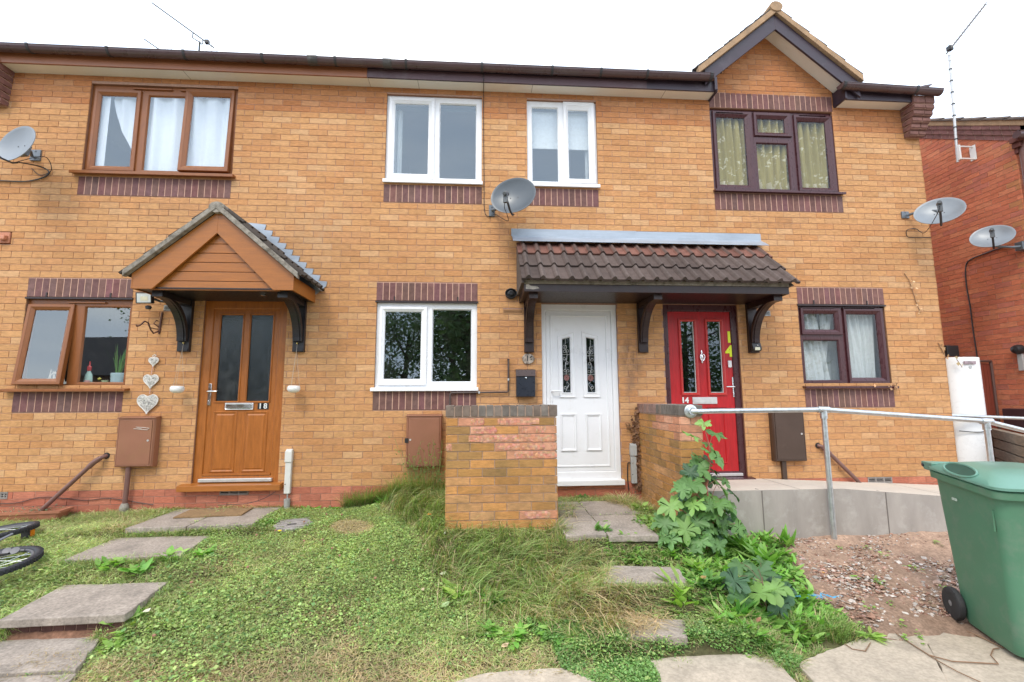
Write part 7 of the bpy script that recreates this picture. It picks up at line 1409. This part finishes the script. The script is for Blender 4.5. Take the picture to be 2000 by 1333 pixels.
leaf_thing(978,1275,-.57,.05,(.58,.42,.28),'curled tan leaf near the front edge of the lawn',.3,.03); leaf_thing(866,1072,-.3,.03,(.75,.72,.66),'tiny white petal in the grass below the left end of the brick wall',1.2); leaf_thing(1218,1277,-.56,.035,(.75,.7,.58),'pale shell-like scrap beside the large bottom slab',.2,.02); leaf_thing(1478,1238,-.5,.05,(.30,.15,.08),'brown dead leaf under the low sycamore leaves',.5,.09)
leaf_thing(1368,1170,-.45,.05,(.40,.27,.10),'orange-brown leaf among the weeds on the middle path',-.6,.07); leaf_thing(276,1220,-.48,.045,(.62,.48,.24),'pale yellow dead leaf right of the brick riser',.4,.05)
q = PZ(700, 966, -.18); mb = MB(); 
for i in range(40): a, b_ = rng.uniform(0,6.3), rng.uniform(0,6.3); mb.tube([q+Vector((.05*math.cos(a),.04*math.sin(a),.06+.012*math.sin(b_))), q+Vector((.052*math.cos(a+.7),.042*math.sin(a+.7),.06+.012*math.cos(b_))), q+Vector((.05*math.cos(a+1.4),.04*math.sin(a+1.4),.06))], .0022, 4)
for i in range(8): a = rng.uniform(0,6.3); mb.tube([q+Vector((.04*math.cos(a),.03*math.sin(a),.06)), q+Vector((.13*math.cos(a),.05*math.sin(a),.13))], .0016, 4)
tag(mb.build('dried_seed_head', simple('dried_stalk', (.42,.27,.17), .9), smooth=True), 'round dried tangle of stalks by the plinth below the white kitchen window', 'dead plant')
mb = MB(); q0 = PZ(1580,1182,-.5); rs = random.Random(4)
for i in range(9):
    x = q0.x-.12+i*.035; mb.tube([(x, q0.y+rs.gauss(0,.02), g1(x,q0.y)+.07+rs.gauss(0,.008)), (x+.03, q0.y+rs.gauss(0,.02), g1(x,q0.y)+.075), (x+.06, q0.y+rs.gauss(0,.02), g1(x,q0.y)+.07)], rs.uniform(.004,.009), 5, flat=.3)
tag(mb.build('plastic_scrap', simple('blue_plastic', (.08,.38,.62), .4, var=.2), smooth=True), 'torn strip of bright blue plastic caught in the weeds by the bare soil', 'plastic scrap')
TW = thing('twig', 'long thin dry twig lying across the pale slabs in front of the wheelie bin', 'twig', PZ(1800,1270,-.565)); mb = MB()
tw = lambda pts, r: mb.tube([PZ(a, b, -.563) for a, b in pts], r, 5)
tw([(1750,1237),(1780,1258),(1815,1280),(1860,1292),(1950,1297)], .0035); tw([(1950,1297),(1935,1280),(1940,1268),(1952,1266)], .003); tw([(1780,1258),(1830,1290),(1870,1312),(1920,1335)], .003); mb.build('stems', simple('dry_twig', (.24,.14,.08), .85), TW, smooth=True)
mb = MB(); tw([(1860,1222),(1905,1240),(1960,1266)], .0035); tag(mb.build('twig', MATS['dry_twig'], smooth=True), 'short straight twig along the foot of the wheelie bin', 'twig')
mb = MB(); tw([(1650,1258),(1665,1268),(1690,1272),(1700,1256)], .003); tag(mb.build('twig', MATS['dry_twig'], smooth=True), 'small bent twig at the corner of the big pale slab', 'twig')
# rubble
def stones(X, Y, Z, r, col):
    base = np.array([[1,0,0],[-1,0,0],[0,1,0],[0,-1,0],[0,0,1],[0,0,-1],[.6,.6,.5],[-.6,.6,.5],[-.6,-.6,.5],[.6,-.6,.5]]); n = len(X); B = np.tile(base[None], (n,1,1))*rng.uniform(.6,1.2,(n,10,1)); sq = rng.uniform(.35,.9,(n,1)); th = rng.uniform(0,2*PI,n)
    B[:,:,2] *= sq; B[:,:,0] *= rng.uniform(.7,1.4,(n,1)); c, s = np.cos(th)[:,None], np.sin(th)[:,None]; x = B[:,:,0]*c-B[:,:,1]*s; y = B[:,:,0]*s+B[:,:,1]*c; V = np.stack([x,y,B[:,:,2]],-1)*r[:,None,None]+np.stack([X,Y,Z],-1)[:,None,:]
    tri = np.array([[4,6,7],[4,7,8],[4,8,9],[4,9,6],[0,2,6],[2,7,6],[2,1,7],[1,8,7],[1,3,8],[3,9,8],[3,0,9],[0,6,9],[0,5,2],[2,5,1],[1,5,3],[3,5,0]]); idx = (np.arange(n)[:,None,None]*10+tri[None]).reshape(-1); return V.reshape(-1,3), np.full(n*16,3), idx, np.repeat(col,16,axis=0)
X, Y, Z, px, py = scatter(46000, 1.6, 5.2, -2.9, -1.12, polys=[SOILP]); k = rng.random(len(X)) < np.clip(.35+.6*vnoise(X, Y, 3, 2)+(py > 1110)*.35, .05, 1); X, Y, Z = X[k], Y[k], Z[k]; n = len(X)
r = (.004+.011*rng.random(n)**2.6+.014*(rng.random(n) < .05)*rng.random(n))*np.where(py[k] > 1085, 1.15, .8); c = colmix(n, (.42,.29,.22), .35); m = rng.random(n) < .45; c[m] = np.array([.56,.50,.45])*rng.uniform(.6,1.25,(m.sum(),1)); m = rng.random(n) < .3; c[m] = np.array([.38,.22,.16])*rng.uniform(.6,1.2,(m.sum(),1))
STM = simple('stone', (0,0,0), .95, attr=True, var=.25, scale=60, fine=.2, spec=.1); o = fastmesh('rubble', *stones(X, Y, Z+r*.15, r, c), STM); o.data.polygons.foreach_set('use_smooth', np.zeros(len(o.data.polygons), bool)); tag(o, 'small stones and crumbs of mortar scattered over the bare soil', kind='stuff')
for (a, b, rr, lb, cc) in ((1603,1140,.028,'rounded pinkish stone on the bare soil',(.42,.27,.19)),(1685,1132,.022,'square pale grey stone in the middle of the bare soil',(.48,.46,.42)),(1640,1145,.020,'upright blue-grey stone on the bare soil',(.35,.36,.37)),(1665,1122,.022,'cream stone behind the square grey one',(.55,.47,.38)),(1785,1153,.020,'grey stone near the bin wheel',(.45,.42,.38)),(1745,1035,.016,'single pinkish stone by the ramp edge',(.45,.33,.26)),(1597,1150,.022,'brown stone touching the rounded pinkish one',(.40,.26,.17)),
    (1643,1045,.030,'grey stone at the foot of the handrail post',(.40,.35,.31)),(1700,1212,.022,'flat pale stone beside the big slab',(.52,.44,.36)),(1820,1050,.034,'flat grey stone beside the wheelie bin',(.38,.36,.34)),(1795,1163,.022,'thin white plaster fragment near the bin wheel',(.70,.66,.60)),(1765,1168,.018,'thin white splinter left of the plaster fragment',(.66,.62,.56)),(1608,1115,.016,'orange stone above the rounded pinkish one',(.55,.28,.10)),(1655,1133,.016,'small cream stone left of the square grey one',(.5,.42,.34))):
    q = PZ(a, b, -.42); z = g1(q.x,q.y); o = fastmesh('stone', *stones(np.array([q.x]),np.array([q.y]),np.array([z+rr*.3]),np.array([rr]),np.array([cc])), STM); o.data.polygons.foreach_set('use_smooth', np.zeros(len(o.data.polygons), bool)); tag(o, lb, 'stone')
# seedlings on soil
SD = []
for (a, b) in ((1712,1135),(1720,1138),(1790,1120),(1780,1118),(1650,1180),(1675,1190),(1765,1210),(1790,1205),(1755,1192),(1700,1170),(1730,1100),(1830,1085),(1800,1220),(1670,1130),(1640,1090),(1655,1240),(1695,1090),(1620,1165),(1845,1145),(1610,1065),(1740,1165)):
    q = PZ(a, b, -.45); SD.append(rosette(q.x, q.y, 9, .028, .6, .3, (.30,.50,.12), rad=.02))
o = fastmesh('seedlings', *join(*SD), LEAFB); tag(o, 'tiny green seedlings dotted over the bare soil', kind='stuff')
# ================================================================ ACROSS THE STREET (what the glass reflects)
def tree(x, y, h_, r_, lb, seed, col=(.11,.19,.075), n=5200):
    rs = np.random.default_rng(seed); root = thing('tree', lb, 'tree', (x, y, -.66), 'trees across the street'); mb = MB(); top = Vector((x+.3, y, h_*.75)); mb.tube([(x,y,-.66),(x+.1,y,h_*.3),top], [.22,.16,.05], 10); cen = []
    for i in range(9):
        a = rs.uniform(0,6.3); e = rs.uniform(.2,1.1); b = Vector((x+.1,y,h_*rs.uniform(.2,.6))); t = b+Vector((math.cos(a)*math.cos(e),math.sin(a)*math.cos(e),math.sin(e)))*r_*rs.uniform(.6,1.0); mb.tube([b, b.lerp(t,.5)+Vector((0,0,.1)), t], [.08,.05,.02], 6); cen.append(t)
    for i in range(16): a = rs.uniform(0,6.3); q = rs.random()**.5; cen.append(Vector((x+r_*q*math.cos(a), y+r_*q*math.sin(a), rs.uniform(.12,1.0)*h_)))
    mb.build('trunk', simple('bark', (.10,.075,.055), .95, var=.4, scale=12, bmp=.6), root, smooth=True)
    k = rs.integers(0, len(cen), n); c0 = np.array([tuple(c) for c in cen])[k]; pos = c0+rs.normal(0, r_*.22, (n,3)); az = rs.uniform(0,2*PI,n); d = np.stack([np.cos(az),np.sin(az),rs.normal(0,.6,n)],-1); d /= np.linalg.norm(d,axis=1,keepdims=True); u = rs.normal(0,1,(n,3)); u -= d*np.sum(u*d,-1,keepdims=True); u /= np.linalg.norm(u,axis=1,keepdims=True); l = rs.uniform(.12,.28,n)
    fastmesh('crown', *diamonds(pos, l, l*.6, d, u, np.array(col)*rs.uniform(.6,1.5,(n,1))), leafmat('tree_leaf', .25, .6), root)
tree(-1.6,-19,7.6,2.3,'tall dark tree straight across the street',21); tree(-4.4,-21,6.2,2.2,'bushy tree left of the tall dark one across the street',22); tree(1.4,-20,5.2,2.0,'lower bushy tree across the street',23); tree(-.4,-13.9+6,5.3,.9,'slim young tree on the near verge across the pavement',24,n=2200)
tree(11,-19,7.0,2.8,'broad tree across the street opposite the red door',25); tree(6.5,-20,6.8,2.4,'middle tree across the street opposite the canopy',26); tree(16,-20,7.5,3,'big tree across the street to the right',27); tree(-11.5,-24,6.8,2.4,'tree between the bungalow and the bushy tree',28); tree(-22,-29,8.0,3.0,'tree behind the bungalow roof',29); tree(-17,-28,6.6,2.3,'smaller tree behind the bungalow roof',30)
BG = thing('bungalow', 'brick bungalow with a dark tiled roof across the street', 'house', (-23,-22,-.66)); mb = MB(); mb.box(-32,-14.5,-25,-19,-.66,2.2); mb.build('wall', simple('brown_brick_wall', (.25,.13,.08), .9, var=.3), BG)
mb = MB(); mb.prism([(-25.4,2.15),(-18.6,2.15),(-22,4.5)], -32.3, -14.2, axis='x'); mb.build('roof', simple('dark_tile_roof', (.045,.038,.04), .8, var=.3, scale=3, stretch=(1,1,8)), BG)
for x in (-30,-26,-19.5):
    mb = MB(); mb.box(x, x+1.6, -18.99, -18.9, .6, 1.7); f = mb.build('window', WHITE, BG); mb = MB(); mb.box(x+.1, x+1.5, -18.895, -18.88, .7, 1.6); mb.build('pane', GLASS, f)
